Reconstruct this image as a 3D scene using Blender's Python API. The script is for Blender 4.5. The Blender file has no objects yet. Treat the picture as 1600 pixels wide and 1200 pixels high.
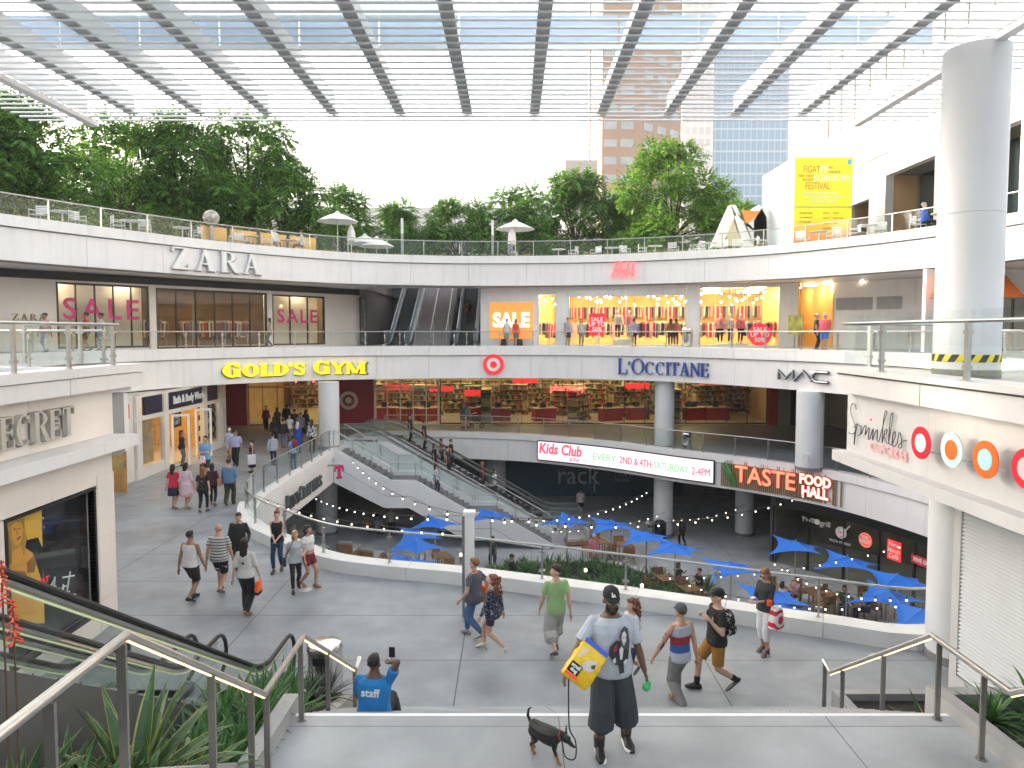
import bpy, bmesh, math, random
from mathutils import Vector, Matrix, noise
random.seed(7)
rad = math.radians
sc = bpy.context.scene; COL = sc.collection
# ---------------------------------------------------------------- camera, sky, sun, exposure
CZ, F, TILT, SH = 6.3, 1100.0, rad(3.2), -19.5/1600
cd = bpy.data.cameras.new('camera'); cam = bpy.data.objects.new('camera', cd); COL.objects.link(cam)
cam.location = (0, 0, CZ); cam.rotation_euler = (rad(90)-TILT, 0, 0)
cd.sensor_width = 36; cd.lens = F*36/1600; cd.shift_y = SH; cd.clip_start = .05; cd.clip_end = 3000
sc.camera = cam
SUN_EL, SUN_AZ = 11, -62          # degrees; azimuth measured from +Y towards +X
w = bpy.data.worlds.new("World"); sc.world = w; w.use_nodes = True
nt = w.node_tree; bg = nt.nodes['Background']
sky = nt.nodes.new('ShaderNodeTexSky'); sky.sky_type = 'NISHITA'; sky.sun_disc = False
sky.sun_elevation = rad(SUN_EL); sky.sun_rotation = rad(SUN_AZ); sky.air_density = 1.0; sky.dust_density = 6.0; sky.ozone_density = 0.3
hsv = nt.nodes.new('ShaderNodeHueSaturation'); hsv.inputs['Saturation'].default_value = .4; hsv.inputs['Value'].default_value = 1.15
nt.links.new(sky.outputs[0], hsv.inputs['Color']); nt.links.new(hsv.outputs[0], bg.inputs[0]); bg.inputs[1].default_value = 0.15
sl = bpy.data.lights.new('sun', 'SUN'); sl.energy = 2.0; sl.angle = rad(2.0); sl.color = (1, .86, .68)
so = bpy.data.objects.new('sun', sl); COL.objects.link(so)
d = Vector((math.sin(rad(SUN_AZ))*math.cos(rad(SUN_EL)), math.cos(rad(SUN_AZ))*math.cos(rad(SUN_EL)), math.sin(rad(SUN_EL))))
so.rotation_euler = d.to_track_quat('Z', 'Y').to_euler(); so.location = d*80
vs = sc.view_settings; vs.view_transform = 'Standard'; vs.look = 'None'; vs.gamma = 1; vs.exposure = 2.4
sc.render.engine = 'CYCLES'; cy = sc.cycles
cy.use_denoising = True; cy.max_bounces = 7; cy.diffuse_bounces = 4; cy.glossy_bounces = 3; cy.transmission_bounces = 4
cy.transparent_max_bounces = 40; cy.caustics_reflective = False; cy.caustics_refractive = False; cy.sample_clamp_indirect = 6
sc.render.film_transparent = False

# ---------------------------------------------------------------- helpers
def U(px, py, z=None, Y=None, X=None):      # a point of the place on a known plane
    xc = (px-800)/F; yc = (600+1600*SH-py)/F
    dx, dy, dz = xc, math.cos(TILT)+yc*math.sin(TILT), -math.sin(TILT)+yc*math.cos(TILT)
    k = (z-CZ)/dz if z is not None else (Y/dy if Y is not None else X/dx)
    return Vector((dx*k, dy*k, CZ+dz*k))

def crv(pts, n=6, closed=False):            # Catmull-Rom through plan points
    P = [Vector(p) for p in pts]; out = []; N = len(P)
    for i in range(N if closed else N-1):
        p0 = P[(i-1) % N] if closed or i > 0 else P[0]*2-P[1]
        p1 = P[i]; p2 = P[(i+1) % N]
        p3 = P[(i+2) % N] if closed or i+2 < N else P[-1]*2-P[-2]
        for k in range(n):
            t = k/n
            out.append(0.5*((2*p1)+(p2-p0)*t+(2*p0-5*p1+4*p2-p3)*t*t+(3*p1-p0-3*p2+p3)*t**3))
    if not closed: out.append(P[-1].copy())
    return out

class Path:                                  # plan curve measured along its length
    def __init__(s, pts):
        s.p = [Vector((q[0], q[1])) for q in pts]; s.d = [0]
        for a, b in zip(s.p, s.p[1:]): s.d.append(s.d[-1]+(b-a).length)
        s.L = s.d[-1]
    def at(s, t):
        t = max(0, min(s.L-1e-6, t)); import bisect
        i = max(0, min(len(s.p)-2, bisect.bisect_right(s.d, t)-1))
        u = (t-s.d[i])/(s.d[i+1]-s.d[i]); a, b = s.p[i], s.p[i+1]
        tg = (b-a).normalized()
        return a+(b-a)*u, tg, Vector((tg.y, -tg.x))   # point, tangent, right-hand normal
    def near(s, q):
        q = Vector((q[0], q[1])); return min((((s.at(s.L*k/600)[0]-q).length, s.L*k/600) for k in range(601)))[1]
    def off(s, dist, step=.5, t0=0, t1=None):         # offset to the right
        t1 = s.L if t1 is None else t1; n = max(2, int((t1-t0)/step)+1); r = []
        for k in range(n+1):
            t = t0+(t1-t0)*k/n; p, tg, nr = s.at(t)
            pa = s.at(t-.3)[1]; pb = s.at(t+.3)[1]; m = (pa+pb).normalized(); nr = Vector((m.y, -m.x))
            r.append(p+nr*dist)
        return r

MATS = {}
def M(name, rgb=(.5, .5, .5), rough=.6, metal=0, var=.0, vs_=3, bump=0, bs=40, emit=0, ecol=None, island=None, alpha=None, spec=None, coat=0):
    if name in MATS: return MATS[name]
    m = bpy.data.materials.new(name); m.use_nodes = True; nt = m.node_tree; b = nt.nodes['Principled BSDF']
    b.inputs['Base Color'].default_value = (*rgb, 1); b.inputs['Roughness'].default_value = rough; b.inputs['Metallic'].default_value = metal
    if spec is not None: b.inputs['Specular IOR Level'].default_value = spec
    if coat: b.inputs['Coat Weight'].default_value = coat
    if emit:
        b.inputs['Emission Color'].default_value = (*(ecol or rgb), 1); b.inputs['Emission Strength'].default_value = emit
    geo = nt.nodes.new('ShaderNodeNewGeometry')
    src = None
    if island:
        cr = nt.nodes.new('ShaderNodeValToRGB'); cr.color_ramp.interpolation = 'CONSTANT'
        el = cr.color_ramp.elements; n = len(island)
        while len(el) < n: el.new(.5)
        for i, c in enumerate(island): el[i].position = i/n; el[i].color = (*c, 1)
        nt.links.new(geo.outputs['Random Per Island'], cr.inputs[0]); src = cr.outputs[0]
        nt.links.new(src, b.inputs['Base Color'])
        if emit: nt.links.new(src, b.inputs['Emission Color'])
    if var:
        tc = nt.nodes.new('ShaderNodeTexCoord'); nz = nt.nodes.new('ShaderNodeTexNoise'); nz.inputs['Scale'].default_value = vs_; nz.inputs['Detail'].default_value = 5
        nt.links.new(geo.outputs['Position'], nz.inputs['Vector'])
        mx = nt.nodes.new('ShaderNodeMix'); mx.data_type = 'RGBA'; mx.blend_type = 'MULTIPLY'; mx.inputs[0].default_value = 1
        mr = nt.nodes.new('ShaderNodeMapRange'); mr.inputs[1].default_value = .3; mr.inputs[2].default_value = .7; mr.inputs[3].default_value = 1-var; mr.inputs[4].default_value = 1+var*.6
        nt.links.new(nz.outputs[0], mr.inputs[0]); nt.links.new(mr.outputs[0], mx.inputs[7])
        if src: nt.links.new(src, mx.inputs[6])
        else: mx.inputs[6].default_value = (*rgb, 1)
        nt.links.new(mx.outputs[2], b.inputs['Base Color'])
    if bump:
        nz = nt.nodes.new('ShaderNodeTexNoise'); nz.inputs['Scale'].default_value = bs; nz.inputs['Detail'].default_value = 4
        nt.links.new(geo.outputs['Position'], nz.inputs['Vector'])
        bp = nt.nodes.new('ShaderNodeBump'); bp.inputs['Strength'].default_value = bump; bp.inputs['Distance'].default_value = .02
        nt.links.new(nz.outputs[0], bp.inputs['Height']); nt.links.new(bp.outputs[0], b.inputs['Normal'])
    MATS[name] = m; return m

def GLASS(name, tint=(.92, .96, .95), ior=1.5, rough=0.0, milk=0, mcol=(.75, .82, .82)):
    if name in MATS: return MATS[name]
    m = bpy.data.materials.new(name); m.use_nodes = True; nt = m.node_tree; nt.nodes.clear()
    o = nt.nodes.new('ShaderNodeOutputMaterial'); mx = nt.nodes.new('ShaderNodeMixShader')
    t = nt.nodes.new('ShaderNodeBsdfTransparent'); t.inputs[0].default_value = (*tint, 1)
    g = nt.nodes.new('ShaderNodeBsdfGlossy'); g.inputs['Roughness'].default_value = rough; g.inputs[0].default_value = (.75, .8, .8, 1)
    fr = nt.nodes.new('ShaderNodeFresnel'); gb = nt.nodes.new('ShaderNodeNewGeometry'); mi = nt.nodes.new('ShaderNodeMapRange')   # same reflection from either side
    mi.inputs[3].default_value = ior; mi.inputs[4].default_value = 1/ior; nt.links.new(gb.outputs['Backfacing'], mi.inputs[0]); nt.links.new(mi.outputs[0], fr.inputs[0])
    nt.links.new(fr.outputs[0], mx.inputs[0]); nt.links.new(t.outputs[0], mx.inputs[1]); nt.links.new(g.outputs[0], mx.inputs[2])
    last = mx
    if milk:
        d0 = nt.nodes.new('ShaderNodeBsdfDiffuse'); d0.inputs[0].default_value = (*mcol, 1); d1 = nt.nodes.new('ShaderNodeBsdfTranslucent'); d1.inputs[0].default_value = (*mcol, 1)
        dd = nt.nodes.new('ShaderNodeMixShader'); nt.links.new(d0.outputs[0], dd.inputs[1]); nt.links.new(d1.outputs[0], dd.inputs[2])
        m2 = nt.nodes.new('ShaderNodeMixShader'); m2.inputs[0].default_value = milk
        nt.links.new(mx.outputs[0], m2.inputs[1]); nt.links.new(dd.outputs[0], m2.inputs[2]); last = m2
    nt.links.new(last.outputs[0], o.inputs[0]); MATS[name] = m; return m

ROOT = {}
def tag(o, label=None, cat=None, group=None, kind=None):
    if label: o['label'] = label
    if cat: o['category'] = cat
    if group: o['group'] = group
    if kind: o['kind'] = kind
    return o
def thing(name, label, cat, loc=(0, 0, 0), rz=0, group=None):
    o = bpy.data.objects.new(name, None); COL.objects.link(o); o.location = loc; o.rotation_euler = (0, 0, rz); o.empty_display_size = .2
    ROOT[o.name] = Vector(loc); return tag(o, label, cat, group)
def copy_tree(o, parent=None):
    c = o.copy(); COL.objects.link(c)
    if parent: c.parent = parent
    for ch in list(o.children): copy_tree(ch, c)
    return c

class MB:
    def __init__(s): s.v = []; s.f = []
    def add(s, V, Fc):
        n = len(s.v); s.v += [Vector(q) for q in V]; s.f += [tuple(i+n for i in f) for f in Fc]; return s
    def box(s, a, b):
        (x0, y0, z0), (x1, y1, z1) = [min(p, q) for p, q in zip(a, b)], [max(p, q) for p, q in zip(a, b)]
        return s.add([(x0, y0, z0), (x1, y0, z0), (x1, y1, z0), (x0, y1, z0), (x0, y0, z1), (x1, y0, z1), (x1, y1, z1), (x0, y1, z1)],
                     [(0, 3, 2, 1), (4, 5, 6, 7), (0, 1, 5, 4), (1, 2, 6, 5), (2, 3, 7, 6), (3, 0, 4, 7)])
    def obox(s, p, q, w, h, up=(0, 0, 1), zoff=0):       # beam from p to q, width w, height h
        p, q = Vector(p), Vector(q); t = (q-p).normalized(); u = Vector(up); sd = t.cross(u)
        if sd.length < 1e-4: sd = t.cross(Vector((0, 1, 0)))
        sd.normalize(); u = sd.cross(t).normalized(); V = []
        for e in (p, q):
            for a, b in ((-1, -1), (1, -1), (1, 1), (-1, 1)): V.append(e+sd*(a*w/2)+u*(b*h/2+zoff))
        return s.add(V, [(0, 1, 2, 3), (7, 6, 5, 4), (0, 4, 5, 1), (1, 5, 6, 2), (2, 6, 7, 3), (3, 7, 4, 0)])
    def tube(s, pts, r, n=8, cap=True, closed=False):
        P = [Vector(p) for p in pts]; rs = r if isinstance(r, (list, tuple)) else [r]*len(P); rings = []; prev = None
        for i, p in enumerate(P):
            a = P[(i-1) % len(P)] if (i > 0 or closed) else p; b = P[(i+1) % len(P)] if (i < len(P)-1 or closed) else p
            t = (b-a).normalized() if (b-a).length > 1e-9 else Vector((0, 0, 1))
            if prev is None:
                u = Vector((0, 0, 1)) if abs(t.z) < .9 else Vector((1, 0, 0)); prev = (u-t*u.dot(t)).normalized()
            else:
                prev = prev-t*prev.dot(t)
                prev = prev.normalized() if prev.length > 1e-6 else t.orthogonal().normalized()
            bn = t.cross(prev); rings.append([p+prev*(math.cos(k*2*math.pi/n)*rs[i])+bn*(math.sin(k*2*math.pi/n)*rs[i]) for k in range(n)])
        return s.rings(rings, cap, closed)
    def rings(s, rings, cap=True, closed=False):
        n = len(rings[0]); V = [q for r in rings for q in r]; Fc = []; m = len(rings)
        for i in range(m if closed else m-1):
            j = (i+1) % m
            for k in range(n): l = (k+1) % n; Fc.append((i*n+k, i*n+l, j*n+l, j*n+k))
        if cap and not closed: Fc.append(tuple(range(n-1, -1, -1))); Fc.append(tuple((m-1)*n+k for k in range(n)))
        return s.add(V, Fc)
    def lathe(s, prof, c=(0, 0, 0), n=20, cap=True):
        c = Vector(c); return s.rings([[c+Vector((r*math.cos(k*2*math.pi/n), r*math.sin(k*2*math.pi/n), z)) for k in range(n)] for r, z in prof], cap)
    def ell(s, c, r, n=12, m=8, rot=None):
        c = Vector(c); r = (r, r, r) if not isinstance(r, (tuple, list)) else r; rg = []
        for i in range(m+1):
            th = math.pi*(.02+.96*i/m); rg.append([Vector((r[0]*math.sin(th)*math.cos(k*2*math.pi/n), r[1]*math.sin(th)*math.sin(k*2*math.pi/n), -r[2]*math.cos(th))) for k in range(n)])
        if rot: rg = [[rot @ q for q in x] for x in rg]
        return s.rings([[c+q for q in x] for x in rg])
    def prism(s, poly, z0, z1):                            # convex or simple polygon in plan
        n = len(poly); return s.add([(p[0], p[1], z0) for p in poly]+[(p[0], p[1], z1) for p in poly],
            [tuple(range(n-1, -1, -1)), tuple(range(n, 2*n))]+[(i, (i+1) % n, n+(i+1) % n, n+i) for i in range(n)])
    def poly3(s, pts, nrm):                               # polygon given in space, thickened along nrm
        n = len(pts); nv = Vector(nrm); P = [Vector(p) for p in pts]
        return s.add(P+[p+nv for p in P], [tuple(range(n-1, -1, -1)), tuple(range(n, 2*n))]+[(i, (i+1) % n, n+(i+1) % n, n+i) for i in range(n)])
    def quad(s, a, b, c, d): return s.add([a, b, c, d], [(0, 1, 2, 3)])
    def ribbon(s, path, z0, z1, th, t0=0, t1=None, step=.6, inset=0):   # wall strip along a plan path, thickness to the right
        a = path.off(inset, step, t0, t1); b = path.off(inset+th, step, t0, t1); rg = []
        for p, q in zip(a, b): rg.append([Vector((p.x, p.y, z0)), Vector((p.x, p.y, z1)), Vector((q.x, q.y, z1)), Vector((q.x, q.y, z0))])
        return s.rings(rg)
    def panels(s, path, z0, z1, th, step=3.2, gap=.014, inset=0, t0=0, t1=None):
        t1 = path.L if t1 is None else t1; n = max(1, round((t1-t0)/step)); L = (t1-t0)/n
        for k in range(n): s.ribbon(path, z0, z1, th, t0+k*L+gap/2, t0+(k+1)*L-gap/2, .4, inset)
        return s
    def xf(s, fn): s.v = [Vector(fn(q)) for q in s.v]; return s
    def join(s, o): return s.add(o.v, o.f)
    def build(s, name, mat, parent=None, smooth=False, local=False, label=None):
        me = bpy.data.meshes.new(name); off = Vector((0, 0, 0))
        if parent is not None and not local:
            r = parent
            while r.parent: r = r.parent
            off = ROOT.get(r.name, Vector(r.location))
        me.from_pydata([q-off for q in s.v], [], s.f); me.validate()
        bm = bmesh.new(); bm.from_mesh(me); bmesh.ops.recalc_face_normals(bm, faces=bm.faces); bm.to_mesh(me); bm.free()
        if smooth:
            me.polygons.foreach_set('use_smooth', [True]*len(me.polygons))
            if smooth != 'all':
                try: me.set_sharp_from_angle(angle=rad(40))
                except Exception: pass
        me.materials.append(mat)
        o = bpy.data.objects.new(name, me); COL.objects.link(o)
        if parent is not None: o.parent = parent
        if label: o['label'] = label
        return o
    def single(s, name, mat, label, cat, group=None, smooth=False, kind=None):
        xs = [q.x for q in s.v]; ys = [q.y for q in s.v]; zs = [q.z for q in s.v]
        c = Vector(((min(xs)+max(xs))/2, (min(ys)+max(ys))/2, min(zs)))
        s.v = [q-c for q in s.v]; o = s.build(name, mat, None, smooth); o.location = c; ROOT[o.name] = c
        return tag(o, label, cat, group, kind)

def holed(outer, holes, z):                              # flat floor with holes
    bm = bmesh.new()
    for loop in [outer]+holes:
        vs_ = [bm.verts.new((p[0], p[1], z)) for p in loop]
        for a, b in zip(vs_, vs_[1:]+vs_[:1]): bm.edges.new((a, b))
    bmesh.ops.triangle_fill(bm, use_beauty=True, use_dissolve=False, edges=bm.edges[:])
    mb = MB(); bm.verts.index_update(); mb.add([q.co.copy() for q in bm.verts], [tuple(q.index for q in f.verts) for f in bm.faces]); bm.free(); return mb

def text(s, size, ext=.02, bold=0, shear=0, align='CENTER', sx=1, sp=1):   # built-in lettering: local x right, y up, z towards the reader
    cu = bpy.data.curves.new('t', 'FONT'); cu.body = s; cu.size = size; cu.extrude = ext; cu.offset = bold; cu.shear = shear; cu.align_x = align; cu.align_y = 'CENTER'; cu.resolution_u = 3; cu.space_character = sp; cu.space_line = .85
    o = bpy.data.objects.new('t', cu); COL.objects.link(o); dg = bpy.context.evaluated_depsgraph_get(); dg.update()
    me = bpy.data.meshes.new_from_object(o.evaluated_get(dg)); mb = MB()
    mb.add([(q.co.x*sx, q.co.y, q.co.z+ext) for q in me.vertices], [tuple(p.vertices) for p in me.polygons])
    bpy.data.objects.remove(o); bpy.data.curves.remove(cu); bpy.data.meshes.remove(me); return mb
def frame(o, xd, up=(0, 0, 1)):                          # local sign frame -> place
    o, xd, up = Vector(o), Vector(xd).normalized(), Vector(up).normalized(); n = xd.cross(up)
    return lambda q: o+xd*q.x+up*q.y+n*q.z
def oncurve(path, t, z, inset=0, sgn=1):                 # local sign frame bent along a plan path (sign faces the left side)
    def fn(q):
        p, tg, nr = path.at(t+sgn*q.x); return Vector((p.x, p.y, z+q.y))-Vector((nr.x, nr.y, 0))*(q.z+inset)
    return fn

# serif lettering made of strokes: line (x0,y0,x1,y1,w) in units of the cap height, arcs, slab serifs
def serif(ch, K=.17, k=.055, wd=1.0, sf=.1, sh=.045):
    S = []; A = []; add = lambda *a: S.append(a)
    def srf(x, y, l=None): l = l or K+sf*2; S.append((x-l/2, y+(sh/2 if y < .5 else -sh/2), x+l/2, y+(sh/2 if y < .5 else -sh/2), sh))
    W = .7*wd
    if ch == 'Z': add(.03, 1-k/2, W, 1-k/2, k); add(0, k/2, W, k/2, k); add(K*.6, k/2, W-K*.6, 1-k/2, K*1.15); add(k/2, 1, k/2, .78, k); add(W-k/2, 0, W-k/2, .25, k)
    elif ch == 'A': W = .8*wd; add(.12*wd, 0, W/2, 1, k*1.2); add(W-.13*wd, 0, W/2-.01, 1, K); add(.2*wd, .34, W*.7, .34, k); srf(.12*wd, 0, .26*wd); srf(W-.13*wd, 0, .32*wd)
    elif ch == 'R': add(K/2+sf, 0, K/2+sf, 1, K); srf(K/2+sf, 0); srf(K/2+sf, 1); A.append((K+sf, .755, .3*wd, .23, -90, 90, k, K)); add(.4*wd, .5, W-.02, .03, K); srf(W, 0, .2)
    elif ch == 'L': W = .62*wd; add(K/2+sf, 0, K/2+sf, 1, K); srf(K/2+sf, 1); srf(K/2+sf, 0); add(K, k/2, W, k/2, k); add(W-k/2, 0, W-k/2, .3, k)
    elif ch == 'O': W = .85*wd; A.append((W/2, .5, W/2-K/2, .5-k/2, 0, 360, K, k))
    elif ch == 'C': W = .78*wd; A.append((W/2, .5, W/2-K/2, .5-k/2, 45, 315, K, k)); add(W*.82, .7, W*.82, .95, k)
    elif ch == 'G': W = .82*wd; A.append((W/2, .5, W/2-K/2, .5-k/2, 45, 330, K, k)); add(W*.84, .7, W*.84, .95, k); add(W-K*.7, .04, W-K*.7, .45, K); srf(W-K*.7, .47, .3*wd)
    elif ch == 'I': W = K+2*sf; add(W/2, 0, W/2, 1, K); srf(W/2, 0); srf(W/2, 1)
    elif ch == 'T': add(0, 1-k/2, W, 1-k/2, k); add(W/2, 0, W/2, 1, K); srf(W/2, 0); add(k/2, 1, k/2, .74, k); add(W-k/2, 1, W-k/2, .74, k)
    elif ch == 'N': W = .8*wd; add(.1, 0, .1, 1, k*1.2); add(W-.1, 0, W-.1, 1, k*1.2); add(.1, .97, W-.1, .06, K); srf(.1, 0, .25); srf(.06, 1, .22); srf(W-.1, 1, .25)
    elif ch == 'E': W = .65*wd; add(K/2+sf, 0, K/2+sf, 1, K); srf(K/2+sf, 0); srf(K/2+sf, 1); add(K, k/2, W, k/2, k); add(K, 1-k/2, W-.03, 1-k/2, k); add(K+sf, .52, W*.8, .52, k); add(W-k/2, 0, W-k/2, .27, k); add(W-k/2-.03, 1, W-k/2-.03, .76, k); add(W*.8, .42, W*.8, .62, k)
    elif ch == 'F': W = .6*wd; add(K/2+sf, 0, K/2+sf, 1, K); srf(K/2+sf, 0); srf(K/2+sf, 1); add(K, 1-k/2, W, 1-k/2, k); add(K+sf, .52, W*.8, .52, k); add(W-k/2, 1, W-k/2, .74, k); add(W*.8, .42, W*.8, .62, k)
    elif ch == 'S': W = .6*wd; A.append((W/2, .75, W/2-k, .25-k/2, 30, 265, k*1.6, k*1.2)); A.append((W/2, .26, W/2-k, .26-k/2, -150, 85, k*1.6, k*1.2)); add(W*.24, .66, W*.78, .38, K); add(W*.86, .68, W*.86, .95, k); add(W*.12, .3, W*.12, .05, k)
    elif ch == 'D': W = .8*wd; add(K/2+sf, 0, K/2+sf, 1, K); srf(K/2+sf, 0); srf(K/2+sf, 1); A.append((K+sf, .5, W-K*1.5-sf, .5-k/2, -90, 90, k, K))
    elif ch == 'Y': add(.08, 1, W/2, .45, K); add(W-.08, 1, W/2, .45, k*1.3); add(W/2, 0, W/2, .5, K); srf(W/2, 0); srf(.1, 1, .3); srf(W-.08, 1, .26)
    elif ch == 'M': W = 1.0*wd; add(.11, 0, .11, 1, k*1.3); add(W-.15, 0, W-.15, 1, K); add(.13, 1, W/2-.02, .05, K); add(W-.17, 1, W/2-.02, .05, k*1.2); srf(.11, 0, .25); srf(W-.15, 0); srf(.09, 1, .22); srf(W-.13, 1)
    elif ch == "'": W = .2; add(.1, 1, .07, .72, K*.8)
    elif ch == ' ': W = .35
    mb = MB
    out = MB(); e = 0
    for (x0, y0, x1, y1, w_) in S:
        p, q = Vector((x0, y0, 0)), Vector((x1, y1, 0)); t = (q-p).normalized()
        n = Vector((-t.y, t.x, 0)); 
        if abs(t.y) > .5: n = Vector((1, 0, 0))*1.0; h = w_/2        # slanted stems cut flat at cap height
        else: h = w_/2
        out.poly3([p-n*h+Vector((0, 0, 0)), q-n*h, q+n*h, p+n*h], (0, 0, 1+e)); e += .012
    for (cx, cy_, rx, ry, a0, a1, wa, wb) in A:
        n = 28; inn, ou = [], []
        for i in range(n+1):
            a = rad(a0+(a1-a0)*i/n); c, s_ = math.cos(a), math.sin(a)
            w_ = (wa*c*c+wb*s_*s_) if abs(a1-a0) > 200 or True else wa
            if ch in 'RD': w_ = wb*c*c+wa*s_*s_
            ou.append(Vector((cx+(rx+w_/2)*c, cy_+(ry+wb/2 if ch not in 'RD' else ry+wa/2)*s_, 0))); inn.append(Vector((cx+(rx-w_/2)*c, cy_+(ry-(wb/2 if ch not in 'RD' else wa/2))*s_, 0)))
        for i in range(n): out.poly3([inn[i], inn[i+1], ou[i+1], ou[i]], (0, 0, 1+e))
        e += .012
    return out, W
def serif_word(parent, word, H, depth, fn, mat, gap=.12, big=None, fit=None, **kw):    # one part per letter, centred
    L = [serif(c, **kw) for c in word]; sc_ = [(big if big and i in big[0] else 1) for i in range(len(word))]
    if big: sc_ = [big[1] if i in big[0] else 1 for i in range(len(word))]
    tot = sum(l[1]*s for l, s in zip(L, sc_))+gap*(len(L)-1); x = -tot/2; fx = fit/(tot*H) if fit else 1
    for (mb, W), s, c in zip(L, sc_, word):
        if mb.v:
            mb.xf(lambda q: fn(Vector(((x+q.x*s)*H*fx, (q.y*s-.5)*H, q.z*depth)))); mb.build('letter', mat, parent)
        x += W*s+gap
# ---------------------------------------------------------------- materials of the place
white = M('white_panel', (.8, .785, .775), .45, var=.04, vs_=.7, bump=.03, bs=3)
def streaks(m, k=.1):                        # faint vertical rain streaks
    nt = m.node_tree; b = nt.nodes['Principled BSDF']; l = b.inputs['Base Color'].links[0].from_socket; g = nt.nodes.new('ShaderNodeNewGeometry'); mp = nt.nodes.new('ShaderNodeMapping'); mp.inputs['Scale'].default_value = (5, 5, .35); nz = nt.nodes.new('ShaderNodeTexNoise'); nz.inputs['Scale'].default_value = 1; nz.inputs['Detail'].default_value = 6; mr = nt.nodes.new('ShaderNodeMapRange'); mx = nt.nodes.new('ShaderNodeMix'); mx.data_type = 'RGBA'; mx.blend_type = 'MULTIPLY'; mx.inputs[0].default_value = 1
    nt.links.new(g.outputs['Position'], mp.inputs[0]); nt.links.new(mp.outputs[0], nz.inputs['Vector']); mr.inputs[1].default_value = .52; mr.inputs[2].default_value = .75; mr.inputs[3].default_value = 1; mr.inputs[4].default_value = 1-k; nt.links.new(nz.outputs[0], mr.inputs[0]); nt.links.new(l, mx.inputs[6]); nt.links.new(mr.outputs[0], mx.inputs[7]); nt.links.new(mx.outputs[2], b.inputs['Base Color'])
streaks(white)
cream = M('cream_plaster', (.78, .715, .655), .6, var=.05, vs_=.8, bump=.05, bs=8)
cream2 = M('cream_trim', (.74, .7, .64), .5, var=.05, vs_=2)
steel = M('brushed_steel', (.5, .5, .485), .3, 1, var=.08, vs_=8)
steel2 = M('dull_steel_post', (.33, .31, .29), .4, .8, var=.08, vs_=8)
dark = M('dark_void', (.03, .03, .032), .7)
black = M('black_frame', (.015, .015, .017), .4)
blackm = M('black_rubber', (.012, .012, .013), .45)
conc = M('grey_concrete', (.36, .36, .35), .75, var=.12, vs_=2, bump=.15, bs=25)
concw = M('pale_concrete', (.62, .61, .58), .7, var=.1, vs_=3, bump=.1, bs=30)
glass = GLASS('clear_glass', (.93, .965, .955), 1.5)
glassd = GLASS('shop_glass', (.82, .86, .85), 1.55)
glasst = GLASS('green_glass', (.92, .965, .95), 1.5)
alum = M('pale_aluminium', (.72, .73, .74), .35, .6, var=.05, vs_=5)

def paving(name, rgb, jx, jy, ox, oy, wj=.022, rough=.42):
    m = M(name, rgb, rough, var=.16, vs_=1.6, bump=.1, bs=60); nt = m.node_tree; b = nt.nodes['Principled BSDF']
    lk = b.inputs['Base Color'].links[0]; base = lk.from_socket
    geo = nt.nodes.new('ShaderNodeNewGeometry'); sp = nt.nodes.new('ShaderNodeSeparateXYZ'); nt.links.new(geo.outputs['Position'], sp.inputs[0])
    def mth(op, a, bb):
        n = nt.nodes.new('ShaderNodeMath'); n.operation = op
        for i, q in enumerate((a, bb)):
            if isinstance(q, (int, float)): n.inputs[i].default_value = q
            else: nt.links.new(q, n.inputs[i])
        return n.outputs[0]
    fx = mth('LESS_THAN', mth('FRACT', mth('DIVIDE', mth('ADD', sp.outputs[0], -ox+40*jx), jx), 0), wj/jx)
    fy = mth('LESS_THAN', mth('FRACT', mth('DIVIDE', mth('ADD', sp.outputs[1], -oy+40*jy), jy), 0), wj/jy)
    j = mth('MAXIMUM', fx, fy)
    # big soft stains
    nz = nt.nodes.new('ShaderNodeTexNoise'); nz.inputs['Scale'].default_value = .35; nz.inputs['Detail'].default_value = 6; nt.links.new(geo.outputs['Position'], nz.inputs['Vector'])
    mr = nt.nodes.new('ShaderNodeMapRange'); mr.inputs[1].default_value = .35; mr.inputs[2].default_value = .7; mr.inputs[3].default_value = .76; mr.inputs[4].default_value = 1.14; nt.links.new(nz.outputs[0], mr.inputs[0])
    m1 = nt.nodes.new('ShaderNodeMix'); m1.data_type = 'RGBA'; m1.blend_type = 'MULTIPLY'; m1.inputs[0].default_value = 1; nt.links.new(base, m1.inputs[6]); nt.links.new(mr.outputs[0], m1.inputs[7])
    vo = nt.nodes.new('ShaderNodeTexVoronoi'); vo.inputs['Scale'].default_value = 1.7; nt.links.new(geo.outputs['Position'], vo.inputs['Vector'])      # scattered gum spots
    sz_ = nt.nodes.new('ShaderNodeMath'); sz_.operation = 'MULTIPLY'; sz_.inputs[1].default_value = .05; sc2 = nt.nodes.new('ShaderNodeSeparateColor'); nt.links.new(vo.outputs['Color'], sc2.inputs[0]); nt.links.new(sc2.outputs[0], sz_.inputs[0]); j = mth('MAXIMUM', j, mth('MULTIPLY', mth('LESS_THAN', vo.outputs['Distance'], sz_.outputs[0]), .22))
    mx = nt.nodes.new('ShaderNodeMix'); mx.data_type = 'RGBA'; nt.links.new(j, mx.inputs[0]); nt.links.new(m1.outputs[2], mx.inputs[6]); mx.inputs[7].default_value = (rgb[0]*.25, rgb[1]*.25, rgb[2]*.25, 1)
    nt.links.new(mx.outputs[2], b.inputs['Base Color'])
    rr = nt.nodes.new('ShaderNodeMapRange'); rr.inputs[1].default_value = .3; rr.inputs[2].default_value = .7; rr.inputs[3].default_value = rough-.08; rr.inputs[4].default_value = rough+.15; nt.links.new(nz.outputs[0], rr.inputs[0]); nt.links.new(rr.outputs[0], b.inputs['Roughness'])
    return m
pavem = paving('plaza_concrete', (.285, .31, .335), 4.7, 2.15, -1.0, 13.2)
landm = paving('landing_granite', (.34, .36, .375), 3.2, 1.05, .55, 7.98, .012)
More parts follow.
